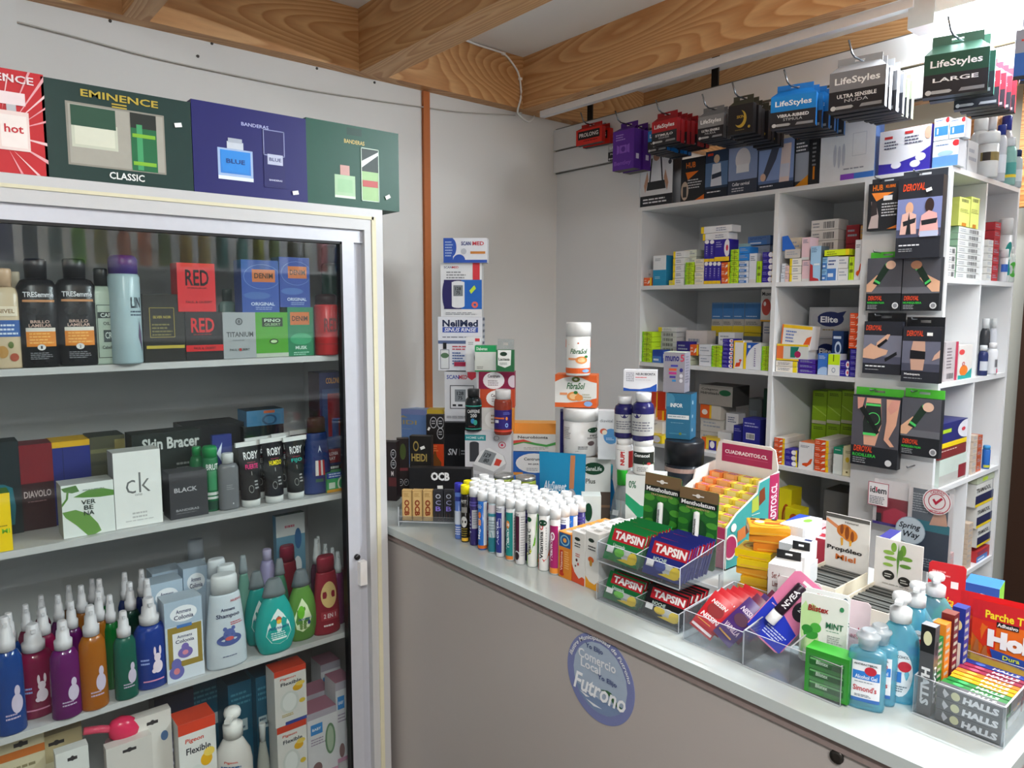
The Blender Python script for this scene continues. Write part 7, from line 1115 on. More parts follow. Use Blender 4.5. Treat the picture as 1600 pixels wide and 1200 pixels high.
# =============== slim cartons beside the tubes ===============
SG = 'slim cartons beside the effervescent tubes'
slim = [((872.5, 900), (892, 908), 829, 'e08a2a', 'f0a040', 'orange carton with a blue swirl square', [('r',.05,.68,.95,.98,'1f5a94'), ('o',.5,.83,.36,.12,'8ac0d8',.75), ('e',.5,.83,.14,.05,'f0a850'), ('r',.12,.10,.38,.60,'b82a1c'), T('Vitamina',.25,.36,.42,.16,'f0d8c0',vert=90), ('e',.28,.08,.18,.04,'c83a1c'), ('l',.5,.6,.9,8,.05,'f4c070')]),
 ((893.5, 908), (913, 917), 828, 'e4e2dc', 'e8e6e2', 'white propolis carton with an orange red foot', [('p',[(0,0),(1,0),(1,.14),(.8,.16),(.55,.10),(.2,.2),(0,.34)],'d8502a'), ('e',.42,.86,.22,.035,'24342a'), ('l',.2,.78,.8,2,.05,'3a3a38'), ('e',.38,.45,.08,.03,'5a2a20'), ('e',.5,.38,.06,.03,'c83a2a'), ('e',.3,.33,.05,.02,'5a2a20'), ('l',.3,.58,.7,2,.04,'c85a4a')]),
 ((914.5, 917), (935, 926), 829, 'e4e2dc', 'e8e6e2', 'white propolis carton with a yellow foot and flower', [('p',[(0,0),(1,0),(1,.2),(.7,.1),(.3,.12),(0,.2)],'e8a020'), ('e',.42,.86,.22,.035,'24342a'), ('l',.2,.76,.85,2,.05,'3a3a38'), ('e',.42,.52,.22,.05,'d8642a'), ('e',.42,.46,.1,.06,'c8902a')])]
for i, (p0, p1, tp, col, tcol, lb, ar) in enumerate(slim):
    o = bz(CT, p0, p1, tp, .026, col, 'slim_carton', lb+', front of its row', 'carton', group=SG, front=ar, topcol=tcol, top=[('r',.3,.3,.7,.7,'c8c6c0'), ('l',.2,.8,.8,2,.2,'8a8884')], sidecol='d8d6d0' if i else 'd87a24')
    for k in range(1, 5):
        d = o.copy(); COL.objects.link(d); d.location = o.location+Vector((random.uniform(-.001, .001), .0272*k, 0)); d['label'] = ['orange swirl carton', 'orange red footed propolis carton', 'yellow footed propolis carton'][i]+f', {rn[k-1]} from the front of its row'
o = bz(CT, (937, 927), (958, 936), 838, .026, 'e4e2dc', 'slim_carton', 'white carton with a green leaf, standing behind the cold sachet rack corner', 'carton', group=SG, front=[('e',.5,.35,.4,.3,'e8e8e0'), ('e',.35,.62,.2,.08,'4a8a3a'), ('e',.62,.68,.18,.07,'3a7a2a'), ('p',[(0,0),(1,0),(1,.1),(.5,.02),(0,.2)],'5a9a3a')])
o.location += Vector((0, .07, 0)); 
for k in range(1, 3):
    d = o.copy(); COL.objects.link(d); d.location = o.location+Vector((0, .0272*k, 0)); d['label'] = f'white green leafed carton, {rn[k-1]} behind the cold sachet rack corner'
# =============== acrylic trays ===============
def tray(P, W, D, hf, hb_, name, label, cat='display tray', z0=0, parent=None, slope=True, ncell=0):
    """open acrylic tray, front left bottom corner at P; walls rise from hf (front) to hb_ (back)"""
    root = parent or empty(name, (P.x, P.y, P.z+.0008), 0)
    if not parent: tag(root, label, cat)
    t = .0022; B = MB(); B.box(0, 0, z0, W, D, z0+t, cl, front=edg); B.obj('tray_floor', root)
    B = MB(); B.box(0, 0, z0+t, W, t, z0+hf, cl, top=edg, left=edg, right=edg); B.obj('front_wall', root)
    B = MB(); B.box(0, D-t, z0+t, W, D, z0+hb_, cl, top=edg, left=edg, right=edg); B.obj('back_wall', root)
    xs = [0, W-t]+[W*(k+1)/(ncell)-t/2 for k in range(ncell-1)]
    for x in xs:
        B = MB(); a = [(x, t+.0002, z0+t), (x, D-t-.0002, z0+t), (x, D-t-.0002, z0+hb_), (x, t+.0002, z0+hf)]; bq = [(q[0]+t, q[1], q[2]) for q in a]
        B.add(a+bq, [(3, 2, 1, 0), (4, 5, 6, 7), (0, 1, 5, 4), (1, 2, 6, 5), (3, 0, 4, 7)], cl); B.add([a[2], a[3], bq[3], bq[2]], [(0, 1, 2, 3)], edg); B.obj('side_wall' if x in xs[:2] else 'divider', root)
    return root
FL = onz(931.5, 938, CT); FR = onz(1059, 992, CT)
Wt = FR.x-FL.x; Dt = .125
hl = zat(FR, 962)-CT; zu = zat(FR, 924)-CT; hu = zat(FR, 890)-CT-zu
tr = tray(FL, Wt, Dt, hl, hl+.012, 'cold_sachet_rack', 'two tier clear acrylic rack of cold remedy sachets', 'display rack', ncell=2)
tray(FL, Wt, Dt, hu, hu+.022, '', '', z0=zu, parent=tr, ncell=2)
for x in (.0, Wt-.0022): B = MB(); B.box(x, Dt-.012, hl+.013, x+.0022, Dt, zu-.0005, cl, front=edg); B.obj('upright', tr)
def sachets(x0, w, z, h, n, y0, dy, col, col2, art, label, group, lean=.42, name='medicine_sachet'):
    b = MB(); t = .0022
    b.box(-w/2, -t, 0, w/2, 0, h, col, top=col2); b.art(f_front(w, h, -t), w, h, art); 
    o = b.obj(name, None, (x0, y0, z)); o.rotation_euler.x = -lean; tag(o, label+', foremost', 'sachet', group)
    for k in range(1, n):
        d = o.copy(); COL.objects.link(d); d.location = (x0+random.uniform(-.0015, .0015), y0+dy*k, z+random.uniform(0, .002)); d.rotation_euler = (-lean+random.uniform(-.02, .02), random.uniform(-.02, .02), random.uniform(-.015, .015))
        d['label'] = f'{label}, {k+1} back from the front'.replace(f', {k+1} back', ', '+(['', '', 'second', 'third', 'fourth', 'fifth', 'sixth', 'seventh', 'eighth', 'ninth', 'tenth', 'eleventh', 'twelfth', 'thirteenth', 'fourteenth', 'fifteenth'][k+1])+' back')
    return o
tp_ = lambda sub, dark: [('p',[(.10,.58),(1,.58),(1,.93),(.10,.93)],'b8202c'), T('TAPSIN',.56,.755,.80,.24,'f4f0ee',bold=.045), T(sub,.36,.46,.34,.11,'c8dcd0'), ('e',.62,.26,.16,.15,'c8ccc8'), ('e',.80,.22,.13,.17,'f0d020'), ('p',[(.4,.08),(.8,.05),(.95,.12),(.6,.16)],'e8c820'), ('r',.05,.22,.24,.40,'f4f4f2'), ('e',.42,.28,.14,.12,dark)]
w1 = Wt/2-.010; zt = FL.z+zu+.0050; hs = .062
sachets(FL.x+Wt*.25, w1, zt, hs, 9, FL.y+.012, .0085, '167a3a', '1f8a48', tp_('Limonada', '6ac83a'), 'green cold remedy sachet in the upper tier', 'green sachets in the upper tier')
sachets(FL.x+Wt*.75, w1, zt, hs, 9, FL.y+.012, .0085, '232a78', '2c3690', tp_('NOCHE', '3a4a9a'), 'navy cold remedy sachet in the upper tier', 'navy sachets in the upper tier')
sachets(FL.x+Wt*.25, w1, FL.z+.0045, hs-.012, 6, FL.y+.014, .011, '146a34', '1f8a48', tp_('Limonada', '6ac83a'), 'green cold remedy sachet in the lower tier', 'green sachets in the lower tier')
sachets(FL.x+Wt*.75, w1, FL.z+.0045, hs-.010, 6, FL.y+.014, .011, '1c1c1e', '26262a', tp_('NOCHE', 'e8c820'), 'black cold remedy sachet in the lower tier', 'black sachets in the lower tier')
# mentholatum cards
def card(P0, P1, h, col, name, label, cat, art, lean=.12, group=None, th=.0015, a0=0):
    W = (P1-P0).length; a = math.atan2(P1.y-P0.y, P1.x-P0.x); root = empty(name, (P0+P1)/2, a); root.rotation_euler = (-lean, 0, a); tag(root, label, cat, group)
    b = MB(); r = min(W*.08, .004); out = [(-W/2+r, 0), (W/2-r, 0), (W/2, r), (W/2, h-r), (W/2-r, h), (-W/2+r, h), (-W/2, h-r), (-W/2, r)]
    b.prism(out, 0, th, col); b.art(f_front(W, h*(1-a0), 0, h*a0), W, h*(1-a0), art); b.obj('backing_card', root); return root, W, h
ma = [('r',0,.80,1,1,'7a6244'), ('r',0,.0,1,.70,'246a2a')]+[('e',x,y,.15,.055,c) for x, y, c in [(.15,.60,'4f9a34'), (.82,.62,'4f9a34'), (.12,.40,'3a8a2c'), (.88,.42,'52a038'), (.2,.2,'4a9a34'), (.8,.24,'3f9030'), (.5,.62,'3a8a2c'), (.86,.1,'52a038'), (.15,.06,'3a8a2c')]]+[('e',.52,.30,.24,.20,'174a22'), ('r',.02,.70,.98,.80,'1c1c1e'), T('Mentholatum',.5,.75,.86,.075,'f0f0ee',bold=.03), T('TRATAMIENTO',.5,.665,.6,.035,'c8b078'), ('r',.35,.88,.65,.90,'e8e4dc'), ('e',.5,.89,.06,.035,'e8e4dc')]
yb_ = FL.y+Dt-.020; Pz = Vector((FL.x, yb_, CT+zu+.0045))
for i, (a0, a1, vt0, vb0, yy, lb) in enumerate([(1002, 1058, 738, 830, yb_+.006, 'green inhaler blister card, left of the two'), (1056, 1116, 760, 846, yb_-.002, 'green inhaler blister card, right of the two')]):
    zc0 = CT+zu+.0045; P0 = sol_y(a0, yy, zc0); P1 = sol_y(a1, yy+.004, zc0); hC = zat(P0, vt0)-zc0; vis = max(.4, 1-(zat(P0, vb0)-zc0)/hC); rc, W, h = card(P0, P1, hC, '2a6a2e', 'inhaler_card', lb, 'blister card', ma, .06, a0=1-vis)
    b = MB(); b.lathe([(.0, 0), (.0055, .001), (.006, .012), (.0055, .013), (.0055, .052), (.005, .056), (0, .058)], mat('e4e6e6', .25), cap=False, n=18)
    b.art(f_cyl(.0056, .016, .030, .5), .0088, .030, [T('Mentholatum',.5,.5,.95,.5,'1c1c1e',vert=90)], True); b.obj('inhaler', rc, (W*.02, -.0065, h*(1-vis)+h*vis*.06))
# =============== chocolate square display ===============
FRc = onz(1133, 892, CT); bR = sol_x(1213, FRc.x, CT); Dc = bR.y-FRc.y; bL = sol_y(1116, bR.y, CT+.1); Wc = FRc.x-bL.x
zt_b = zat(bR, 737)-CT; zt_h = zat(sol_y(1204, bR.y, CT), 700)-CT; X0 = FRc.x-Wc; Y0 = FRc.y
dc = empty('chocolate_display', (X0, Y0, CT+.0008)); tag(dc, 'teal and magenta cardboard counter display of wrapped chocolate squares', 'display box')
wht, tl_, mg = mat('e4dfda', .5), mat('3f9a98', .45), mat('a82a58', .45)
B = MB(); B.box(0, 0, 0, Wc, Dc, .002, wht); B.obj('base', dc)
B = MB(); B.box(.003, Dc-.003, .0, Wc-.003, Dc, zt_b-.004, wht)
hw_ = zt_h-zt_b; pr = [(.003, zt_b-.004), (Wc-.003, zt_b-.004), (Wc-.003, zt_b+.01), (Wc-.010, zt_h-.006), (Wc-.022, zt_h), (.022, zt_h), (.010, zt_h-.006), (.003, zt_b+.01)]
B.prism(pr, Dc-.003, Dc, wht); B.art(lambda u, v, L: (u*Wc, Dc-.003-L*LH, zt_b+v*hw_), Wc, hw_, [('r',.12,.02,.90,.86,'a82a58'), T('CUADRADITOS.CL',.50,.50,.66,.17,'f0e8ec',bold=.03), ('r',.18,.30,.84,.315,'c86a8a')]); B.obj('header', dc)
hf_ = .100; sd = [(0, 0), (Dc, 0), (Dc, zt_b), (Dc*.60, zt_b-.012), (Dc*.56, zt_b-.034), (Dc*.18, hf_+.012), (0, hf_-.012)]
for x, nm in ((0, 'side_wall'), (Wc-.003, 'side_wall')):
    B = MB(); n = len(sd); B.add([(x, y, z) for y, z in sd]+[(x+.003, y, z) for y, z in sd], [tuple(range(n))[::-1], tuple(range(n, 2*n))]+[(i, (i+1) % n, n+(i+1) % n, n+i) for i in range(n)], wht)
    if x > 0:
        B.add([(x+.0031, y, z) for y, z in [(.002, .002), (Dc-.001, .002), (Dc-.001, zt_b-.002), (Dc*.60, zt_b-.014), (Dc*.57, zt_b-.036), (Dc*.18, hf_+.010), (.002, hf_-.014)]], [tuple(range(7))], tl_)
        B.art(lambda u, v, L: (x+.0032+L*LH, u*Dc, v*zt_b), Dc, zt_b, [('r',.80,.01,.995,.98,'a82a58'), T('CUADRADITOS.CL',.90,.46,.80*zt_b/Dc,.12*Dc/zt_b,'e8d8e0',rot=90,bold=.03), ('p',[(.46,.58),(.60,.60),(.58,.78),(.46,.74)],'a8b848'), ('p',[(.60,.64),(.72,.70),(.70,.86),(.60,.82)],'7a3a20'), ('p',[(.20,.28),(.36,.32),(.34,.46),(.20,.42)],'c8743a'), ('p',[(.36,.34),(.48,.40),(.46,.54),(.36,.50)],'7a3a20'), ('l',.46,.56,.62,1,.02,'d8e8e4'), ('e',.07,.26,.12,.13,'a82a58'), ('o',.07,.26,.13,.15,'ece4e0',.85), ('e',.12,.48,.05,.05,'ece8e4')])
    B.obj(nm, dc)
B = MB(); B.box(.003, 0, 0, Wc-.003, .003, hf_-.014, mg); B.art(f_front(Wc, hf_, 0), Wc, hf_, []); B.obj('front_wall', dc)
B = MB(); nr_ = 7; st_ = (Dc-.012)/nr_
for k in range(nr_): B.box(.004, .004+k*st_, .0025, Wc-.004, .004+(k+1)*st_-.0005, hf_-.022+k*(zt_b-hf_-.002)/nr_, wht)
B.obj('step_insert', dc)
cw = (Wc-.012)/4
for k in range(nr_):
    for j in range(4):
        col, c2 = [('e8843a', 'c8682a'), ('e0a050', 'b8783a'), ('e4d04a', 'c8b83a'), ('e4cc40', 'c0a830')][j] if k > 1 else [('d8c040', 'b8a030')]*1*1 and ('e0cc48', 'b8a438')
        B = MB(); w_, d_, h_ = cw-.003, st_-.003, .013; B.box(-w_/2, -d_/2, .001, w_/2, d_/2, h_, col); 
        for s in (-1, 1): B.prism([(s*w_/2-.0005, .003), (s*w_/2+.0012*s+.0005, .002), (s*w_/2+.0012*s+.0005, h_-.002), (s*w_/2-.0005, h_-.004)] if s > 0 else [(s*w_/2-.0015, .002), (s*w_/2+.0005, .003), (s*w_/2+.0005, h_-.004), (s*w_/2-.0015, h_-.002)], -d_/2+.001, d_/2-.001, c2)
        B.art(f_top(w_, d_, h_, -d_/2), w_, d_, [('r',.22,.18,.82,.82,'a8305a'), T('CUADRADITOS',.52,.5,.5,.2,'f0dce4')]); B.art(f_front(w_, h_, -d_/2), w_, h_, [('r',.2,.1,.8,.9,'e8dc90' if j > 1 else 'e8b070')])
        o = B.obj('chocolate_square', None, (X0+.006+cw*(j+.5), Y0+.004+st_*(k+.5), CT+.0018+hf_-.022+k*(zt_b-hf_-.002)/nr_), random.uniform(-.05, .05))
        tag(o, f'small wrapped chocolate square, {["leftmost","second","third","rightmost"][j]} in step row {["one","two","three","four","five","six","seven"][k]} from the front', 'chocolate', 'wrapped chocolate squares')
# =============== yellow biscuit packs ===============
YG = 'stacked yellow and orange candy packs'
Pp = onz(1170, 929, CT)
def slabpack(P, a, w, d, h, col, label, art, k=0):
    B = MB(); out = [(-w/2, .001), (-w/2+.002, 0), (w/2-.002, 0), (w/2, .001), (w/2, h-.001), (w/2-.002, h), (-w/2+.002, h), (-w/2, h-.001)]
    B.prism(out, -d/2, d/2, mat(col, .28)); B.art(f_top(w, d, h, -d/2), w, d, art); B.art(f_front(w, h, -d/2), w, h, [('r',.1,.15,.9,.3,'e8b040')])
    o = B.obj('candy_pack', None, P, a); return tag(o, label, 'candy pack', YG)
zz = CT+.0008; ya = math.radians(12)
cxy = Vector((Pp.x-.004, Pp.y+.035, 0))
yl = ['lowest yellow pack of the candy stack', 'orange yellow pack, second from the bottom of the candy stack', 'orange yellow pack, third from the bottom of the candy stack', 'yellow pack, fourth from the bottom of the candy stack', 'bright yellow pack with an oval print, fifth from the bottom']
for i, c in enumerate(['e0a01c', 'e8b424', 'e49a24', 'ecc81c', 'f2cc10']):
    slabpack((cxy.x+[.004, .006, 0, 0, -.004][i], cxy.y+[0, .002, .004, 0, .002][i], zz), ya+[.1, .2, .0, .14, .05][i], .066, .060, .0155, c, yl[i], [('o',.5,.5,.4,.34,'d88a10',.85), ('p',[(.3,.4),(.7,.4),(.7,.6),(.3,.6)],'c8781c')]); zz += .0163
for i, c in enumerate(['e0842a', 'e48c2c', 'f0a828']):
    slabpack((cxy.x+[.018, .014, .010][i], cxy.y+[.020, .016, .012][i], zz), ya+[.35, .25, .45][i], .072, .060, .015, c, ['orange pack resting on the yellow candy packs', 'orange pack, second from the top of the candy stack', 'golden orange pack crowning the candy stack with a dark printed oval'][i], [('e',.5,.5,.42,.36,'f0b83a'), ('o',.5,.5,.42,.36,'c86a18',.86), ('e',.30,.62,.12,.14,'e4e4e4'), ('p',[(.40,.38),(.80,.38),(.84,.60),(.44,.60)],'d8641c'), ('e',.16,.84,.08,.08,'2a2a34'), ('e',.40,.90,.08,.07,'2a2a34'), ('e',.7,.9,.08,.07,'2a2a34')]); zz += .0157
WG = 'white packs behind the candy stack'
def lp(u0, u1, D, vb, vt, dep, col, name, label, cat, ang=.12, **k): return hb(D, ang, u0, u1, vt, vb, dep, col, name, label, cat, group=WG, **k)
bb = hz(1.235, .1, 1214, 1250, 818, CT, .09, 'd8dadc', 'wipes_pack', 'white and blue pack with a green mark behind the candy packs', 'wipes pack', group=WG, topcol='dfe3e8', top=[('p',[(0,.2),(.5,1),(0,1)],'2a4ab8'), ('e',.7,.6,.16,.14,'8ac84a')])
hz(1.17, .10, 1213, 1248, 846, CT, .05, 'd0d4d8', 'wipes_pack', 'flat silver white pack just behind the candy packs', 'wipes pack', group=WG, topcol='dcdfe2')
w1_ = hz(1.13, .16, 1243, 1258, 882, CT, .05, 'cfd2d4', 'wet_wipes_pack', 'white wet wipes pack, lower of the pair', 'wipes pack', group=WG)
hz(1.13, .16, 1241, 1260, 852, CT+.0014+w1_.dimensions.z, .05, 'd8dadc', 'wet_wipes_pack', 'white wet wipes pack with navy print, upper of the pair', 'wipes pack', group=WG, top=[('r',.1,.72,.9,.92,'24305c'), ('l',.15,.55,.8,3,.1,'6a8ab8'), ('e',.8,.8,.08,.1,'e8e8ec')])
for i, (u0, u1, D, vt) in enumerate([(1254, 1278, 1.37, 822), (1262, 1288, 1.30, 838)]):
    hz(D, .1, u0, u1, vt, CT, .07, 'a8283a', 'plaster_box', ['red and white box behind the white packs', 'red box with a pale lid beside the honey display'][i], 'box', group=WG, topcol='c8a8ac', top=[('r',0,.2,.7,.5,'a8283a'), ('r',.1,.7,.9,.85,'e0d0d4')])
for i, (u0, u1, D, vt) in enumerate([(1196, 1238, 1.035, 880), (1222, 1252, 1.09, 866)]):
    hz(D, math.radians(14), u0, u1, vt, CT, .04, 'd8d6d4', 'cleaning_kit_box', ['white lens cleaning kit box with a black hang strip, front one', 'white lens cleaning kit box with a black hang strip, behind'][i], 'box', group=WG, topcol='e0dfdc', front=[T('Set de',.32,.86,.36,.08,'7a3a34'), T('Limpieza',.45,.74,.56,.09,'7a3a34'), ('r',0,.0,1,.6,'c8c6c4')], parts=(tab_part('1a1a1c', .014, .9),))
P = onz(1201, 938, CT); bottle(P+Vector((0, .012, 0)), 8.5/F*dist(P), .055, 'widejar', 'eye_drop_bottle', 'small navy bottle with a white cap behind the purple sachets', body='20286c', cap='d8dadc', group=WG)
# =============== front trays with sachets and lip balm ===============
A0 = onz(1067, 1001, CT); A1 = onz(1161, 1040, CT); B0 = A1+Vector((.001, -.003, 0)); B1 = onz(1320, 1100, CT)
hA = zat(A0, 949)-CT; tA = tray(A0, A1.x-A0.x-.001, .14, hA*.92, hA*1.15, 'sachet_tray', 'clear acrylic tray filled with red and purple sachets')
hB = zat(B0, 985)-CT; tB = tray(B0, B1.x-B0.x, .10, hB, hB*1.25, 'lip_balm_tray', 'clear acrylic tray holding lip balm blisters', ncell=2)
def flat_sachet(P, rot, w, h, col, label, art, group, name='sweet_sachet'):
    B = MB(); n = 6; vs = []
    for j in range(n+1):
        for i in range(n+1):
            u, v = i/n, j/n; e = (1 if 0 < i < n else .0)*(1 if 0 < j < n else .0); vs.append(((u-.5)*w, -.0012-.0035*math.sin(math.pi*u)*math.sin(math.pi*v)*e, v*h))
    f = [(j*(n+1)+i, j*(n+1)+i+1, (j+1)*(n+1)+i+1, (j+1)*(n+1)+i) for j in range(n) for i in range(n)]
    B.add(vs, f, mat(col, .28), True); B.add([(x, .0006, z) for x, y, z in vs], [t[::-1] for t in f], mat(col, .3))
    B.art(lambda u, v, L: ((u-.5)*w, -.0050-L*LH, v*h), w, h, art); o = B.obj(name, None, P); o.rotation_euler = rot; return tag(o, label, 'sachet', group)
nn_ = [('r',.05,.05,.95,.11,'f0e0e0'), ('e',.5,.62,.34,.16,'8a1418'), T('NISSIN',.5,.40,.80,.12,'f0e4e4',shear=.2,bold=.03), T('NISSIN',.5,.78,.70,.10,'f0e4e4',shear=.2,bold=.03), ('r',.1,.24,.7,.26,'e8a040')]
for i in range(6):
    P = Vector((A0.x+.020+.0065*i, A0.y+.016+.011*i, CT+.017+.003*(i % 2)))
    flat_sachet(P, (-.55, .50-.04*i, .22), .040, .068, 'c8222c', ['front','second','third','fourth','fifth','last'][i]+' red sachet of the leaning fan in the acrylic tray', nn_, 'red sachets')
pn = [('e',.5,.55,.34,.12,'4a1a3a'), T('NISSIN',.5,.75,.76,.11,'d8c8dc',shear=.2,bold=.03), T('VAINILLA',.5,.30,.76,.11,'d0b8c8',shear=.2), ('r',.1,.12,.8,.15,'d8a040')]
for i in range(6):
    P = Vector((A0.x+.062+.0065*i, A0.y+.012+.014*i, CT+.021+.003*(i % 2)))
    flat_sachet(P, (-.60, .62-.03*i, .12), .034, .078, '4a2a70' if i % 2 == 0 else '6a2240', ['front','second','third','fourth','fifth','last'][i]+' purple sachet of the leaning fan in the acrylic tray', pn, 'purple sachets')
# lip balm blister lying over the tray
PN = ony(1190, 1000, B0.y+.042); nv_ = empty('lip_balm_blister', PN); nv_.rotation_euler = (-.30, .62, .30); tag(nv_, 'pink and blue lip balm blister leaning in the tray', 'lip balm')
B = MB(); w_, h_ = .062, .118; r = .006; B.prism([(-w_/2+r, 0), (w_/2-r, 0), (w_/2, r), (w_/2, h_-r), (w_/2-r, h_), (-w_/2+r, h_), (-w_/2, h_-r), (-w_/2, r)], 0, .0015, 'd87aa0')
B.art(f_front(w_, h_, 0), w_, h_, [('p',[(0.02,0.02),(.98,.02),(.98,.34),(.02,.52)],'1e34b8'), ('e',.74,.62,.22,.14,'1c1620'), T('24h',.74,.62,.22,.06,'f0f0f0'), ('l',.35,.22,.9,4,.035,'c8d0f0'), ('r',.3,.90,.7,.94,'f0e8ec'), ('l',.1,.46,.5,1,.03,'e8b0cc')]); B.obj('backing_card', nv_)
B = MB(); B.lathe([(.0078, 0), (.0085, .001), (.0085, .020)], mat('e4e4e6', .2), n=20); B.lathe([(.0078, .0205), (.0082, .022), (.0082, .072), (.007, .074)], mat('2a1c28', .25), n=20); B.art(f_cyl(.0084, .026, .044, .7), .0184, .044, [T('NIVEA',.5,.5,.75,.42,'e8e4e8',vert=90,bold=.03)], True); B.obj('lip_balm_stick', nv_, (-w_*.16, -.0095, .030))
# blistex cards + green pack
def pcard(u0, u1, vt, vb, D, ang, col, name, label, art, lean=.05, cat='blister card', group='lip care cards'):
    P0 = ony(u0, vb, D); n = F*r_ - (u1-800)*fw; dr = Vector((math.cos(ang), math.sin(ang), 0)); t = -(n.dot(P0-CAM))/n.dot(dr); P1 = P0+dr*t
    return card(P0, P1, zat(P0, vt)-P0.z, col, name, label, cat, art, lean, group)
Yc = B0.y+.020; a20 = math.radians(14)
pcard(1210, 1278, 900, 1000, Yc+.075, a20, 'dcd8d6', 'lip_balm_card', 'pale lip balm card with dark script, behind the blister', [T('Blistex',.56,.90,.44,.07,'2a2024',shear=.1), ('e',.90,.93,.05,.035,'b83a4a'), ('e',.36,.96,.05,.025,'f4f4f4')])
pcard(1250, 1322, 918, 1030, Yc+.050, a20, 'dcdedc', 'lip_balm_card', 'white lip balm card behind the mint one', [T('Blistex',.50,.92,.44,.05,'9a1c24',shear=.1), ('e',.90,.93,.04,.03,'3a5060'), T('CLASSIC',.86,.62,.3,.05,'3a6a5a'), ('l',.84,.5,.98,6,.03,'9aa0a0')])
pcard(1284, 1354, 930, 1040, Yc+.085, a20, 'dcc8cc', 'lip_balm_card', 'pinkish lip balm card farthest right of the lip care cards', [T('LIP',.86,.62,.22,.05,'a83a54'), T('INFUSIONS',.80,.52,.4,.05,'a83a54'), ('r',.7,.1,1,.4,'9a3a54')])
mint = [('l',.56,.52,.92,1,.025,'6a9a80'), ('p',[(.0,.78),(.10,.88),(.16,.80),(.24,.86),(.40,.80),(.46,.66),(.36,.50),(.42,.34),(.28,.30),(.20,.14),(.10,.20),(.02,.40)],'bfe0a0'), ('e',.24,.42,.16,.08,'3a9a3a'), ('e',.34,.52,.12,.07,'4fae44'), ('e',.16,.48,.12,.06,'2f8a34'), ('p',[(.05,.30),(.12,.32),(.08,.06),(.03,.10)],'a8d888'), ('p',[(.28,.28),(.36,.26),(.40,.08),(.34,.10)],'a8d888'), ('e',.80,.27,.09,.03,'4fa040'), ('l',.60,.46,.92,4,.03,'b0b4b0'), ('e',.87,.86,.045,.035,'3a8a5a'), ('l',.62,.12,.95,2,.025,'9aa09a'), T('Blistex',.38,.80,.44,.085,'9a1c24',shear=.1,bold=.03), T('MINT',.74,.60,.36,.085,'2a6a4a',bold=.02)]
pcard(1247, 1320, 925, 1030, Yc+.020, a20, 'e4e6e0', 'lip_balm_card', 'large white mint lip balm card with splashing leaves', mint)
ge = bz(CT+.0035, (1247, 1085), (1315, 1110), 1016, .03, '2f8a2c', 'lip_balm_pack', 'green three tube lip balm pack in the tray cell', 'lip balm', group='lip care cards', topcol='3aa032', front=[('r',.04,.06,.96,.9,'3a8a3c')]+[z for k in range(3) for z in (('r',.10,.12+.27*k,.90,.30+.27*k,'24602c'), ('r',.12,.24+.27*k,.88,.28+.27*k,'6ab06a'), T('Blistex',.40,.21+.27*k,.28,.09,'c8e0c8',shear=.1))])
ge.location.y += .016
# =============== propolis displays ===============
def propolis(P, W, D, hback, htray, label, artA, label2, two):
    root = empty('honey_candy_display', (P.x, P.y, CT+.0008)); tag(root, label, 'display box')
    B = MB(); B.box(0, 0, 0, W, D, .002, 'd8cdb8'); B.obj('base', root)
    B = MB(); B.box(0, 0, .002, W, .002, htray, 'd8d2c4'); B.obj('front_wall', root)
    for x in (0, W-.002): B = MB(); B.box(x, .002, .002, x+.002, D-.002, htray, 'dcd4c0'); B.obj('side_wall', root)
    B = MB(); B.box(0, D-.002, .002, W, D, hback, 'dedbd4'); B.art(lambda u, v, L: (u*W, D-.002-L*LH, htray+v*(hback-htray)), W, hback-htray, artA); B.obj('header_card', root)
    b = MB(); n = 13; t = (D-.008)/n; hh = htray-.008; b.box(-W/2+.004, 0, 0, W/2-.004, t*.7, hh, '3c3e3c', top='5a5c58'); 
    o = b.obj('honey_candy_sachet', None, (P.x+W/2, P.y+.004, CT+.0035)); tag(o, f'dark sachet in the {label2}, foremost', 'sachet', 'sachets in the '+label2)
    for k in range(1, n):
        d = o.copy(); COL.objects.link(d); d.location = (P.x+W/2+random.uniform(-.001, .001), P.y+.004+t*k, CT+.0035+random.uniform(0, .003)); d['label'] = f'dark sachet in the {label2}, {["","second","third","fourth","fifth","sixth","seventh","eighth","ninth","tenth","eleventh","twelfth","thirteenth"][k]} back'
    return root
hon = [('p',[(.0,.84),(.30,.70),(.34,.76),(.02,.90)],'d88a5a'), ('e',.44,.70,.18,.13,'c8701c'), ('e',.56,.64,.18,.13,'d8842a'), ('e',.50,.67,.05,.13,'8a4410'), ('e',.62,.62,.04,.11,'8a4410'), ('e',.38,.73,.04,.10,'8a4410'), ('p',[(.36,.56),(.42,.56),(.42,.42),(.38,.40)],'e0a02a'), ('p',[(.56,.54),(.62,.54),(.61,.44),(.57,.42)],'e0a02a'), ('r',.0,.93,1,1,'5a5854'), T('Natural',.6,.88,.3,.035,'6a6460'), T('Propóleo',.46,.32,.80,.11,'22201e',bold=.03), T('Miel',.50,.17,.46,.11,'c86a2a',bold=.02)]
D1p = 1.27; PL = sol_y(1270, .935, CT)
Pq = Vector((sol_y(1290, D1p, CT+.1).x, 0, 0)); Wq = sol_y(1358, D1p, CT+.1).x-Pq.x
ht1 = .087; hb1 = zat(Vector((Pq.x, D1p, 0)), 800)-CT
propolis(Vector((Pq.x, D1p-.12, 0)), Wq, .12, hb1, ht1*.80, 'honey propolis display box with a dripping honey dipper header', hon, 'honey display', 0)
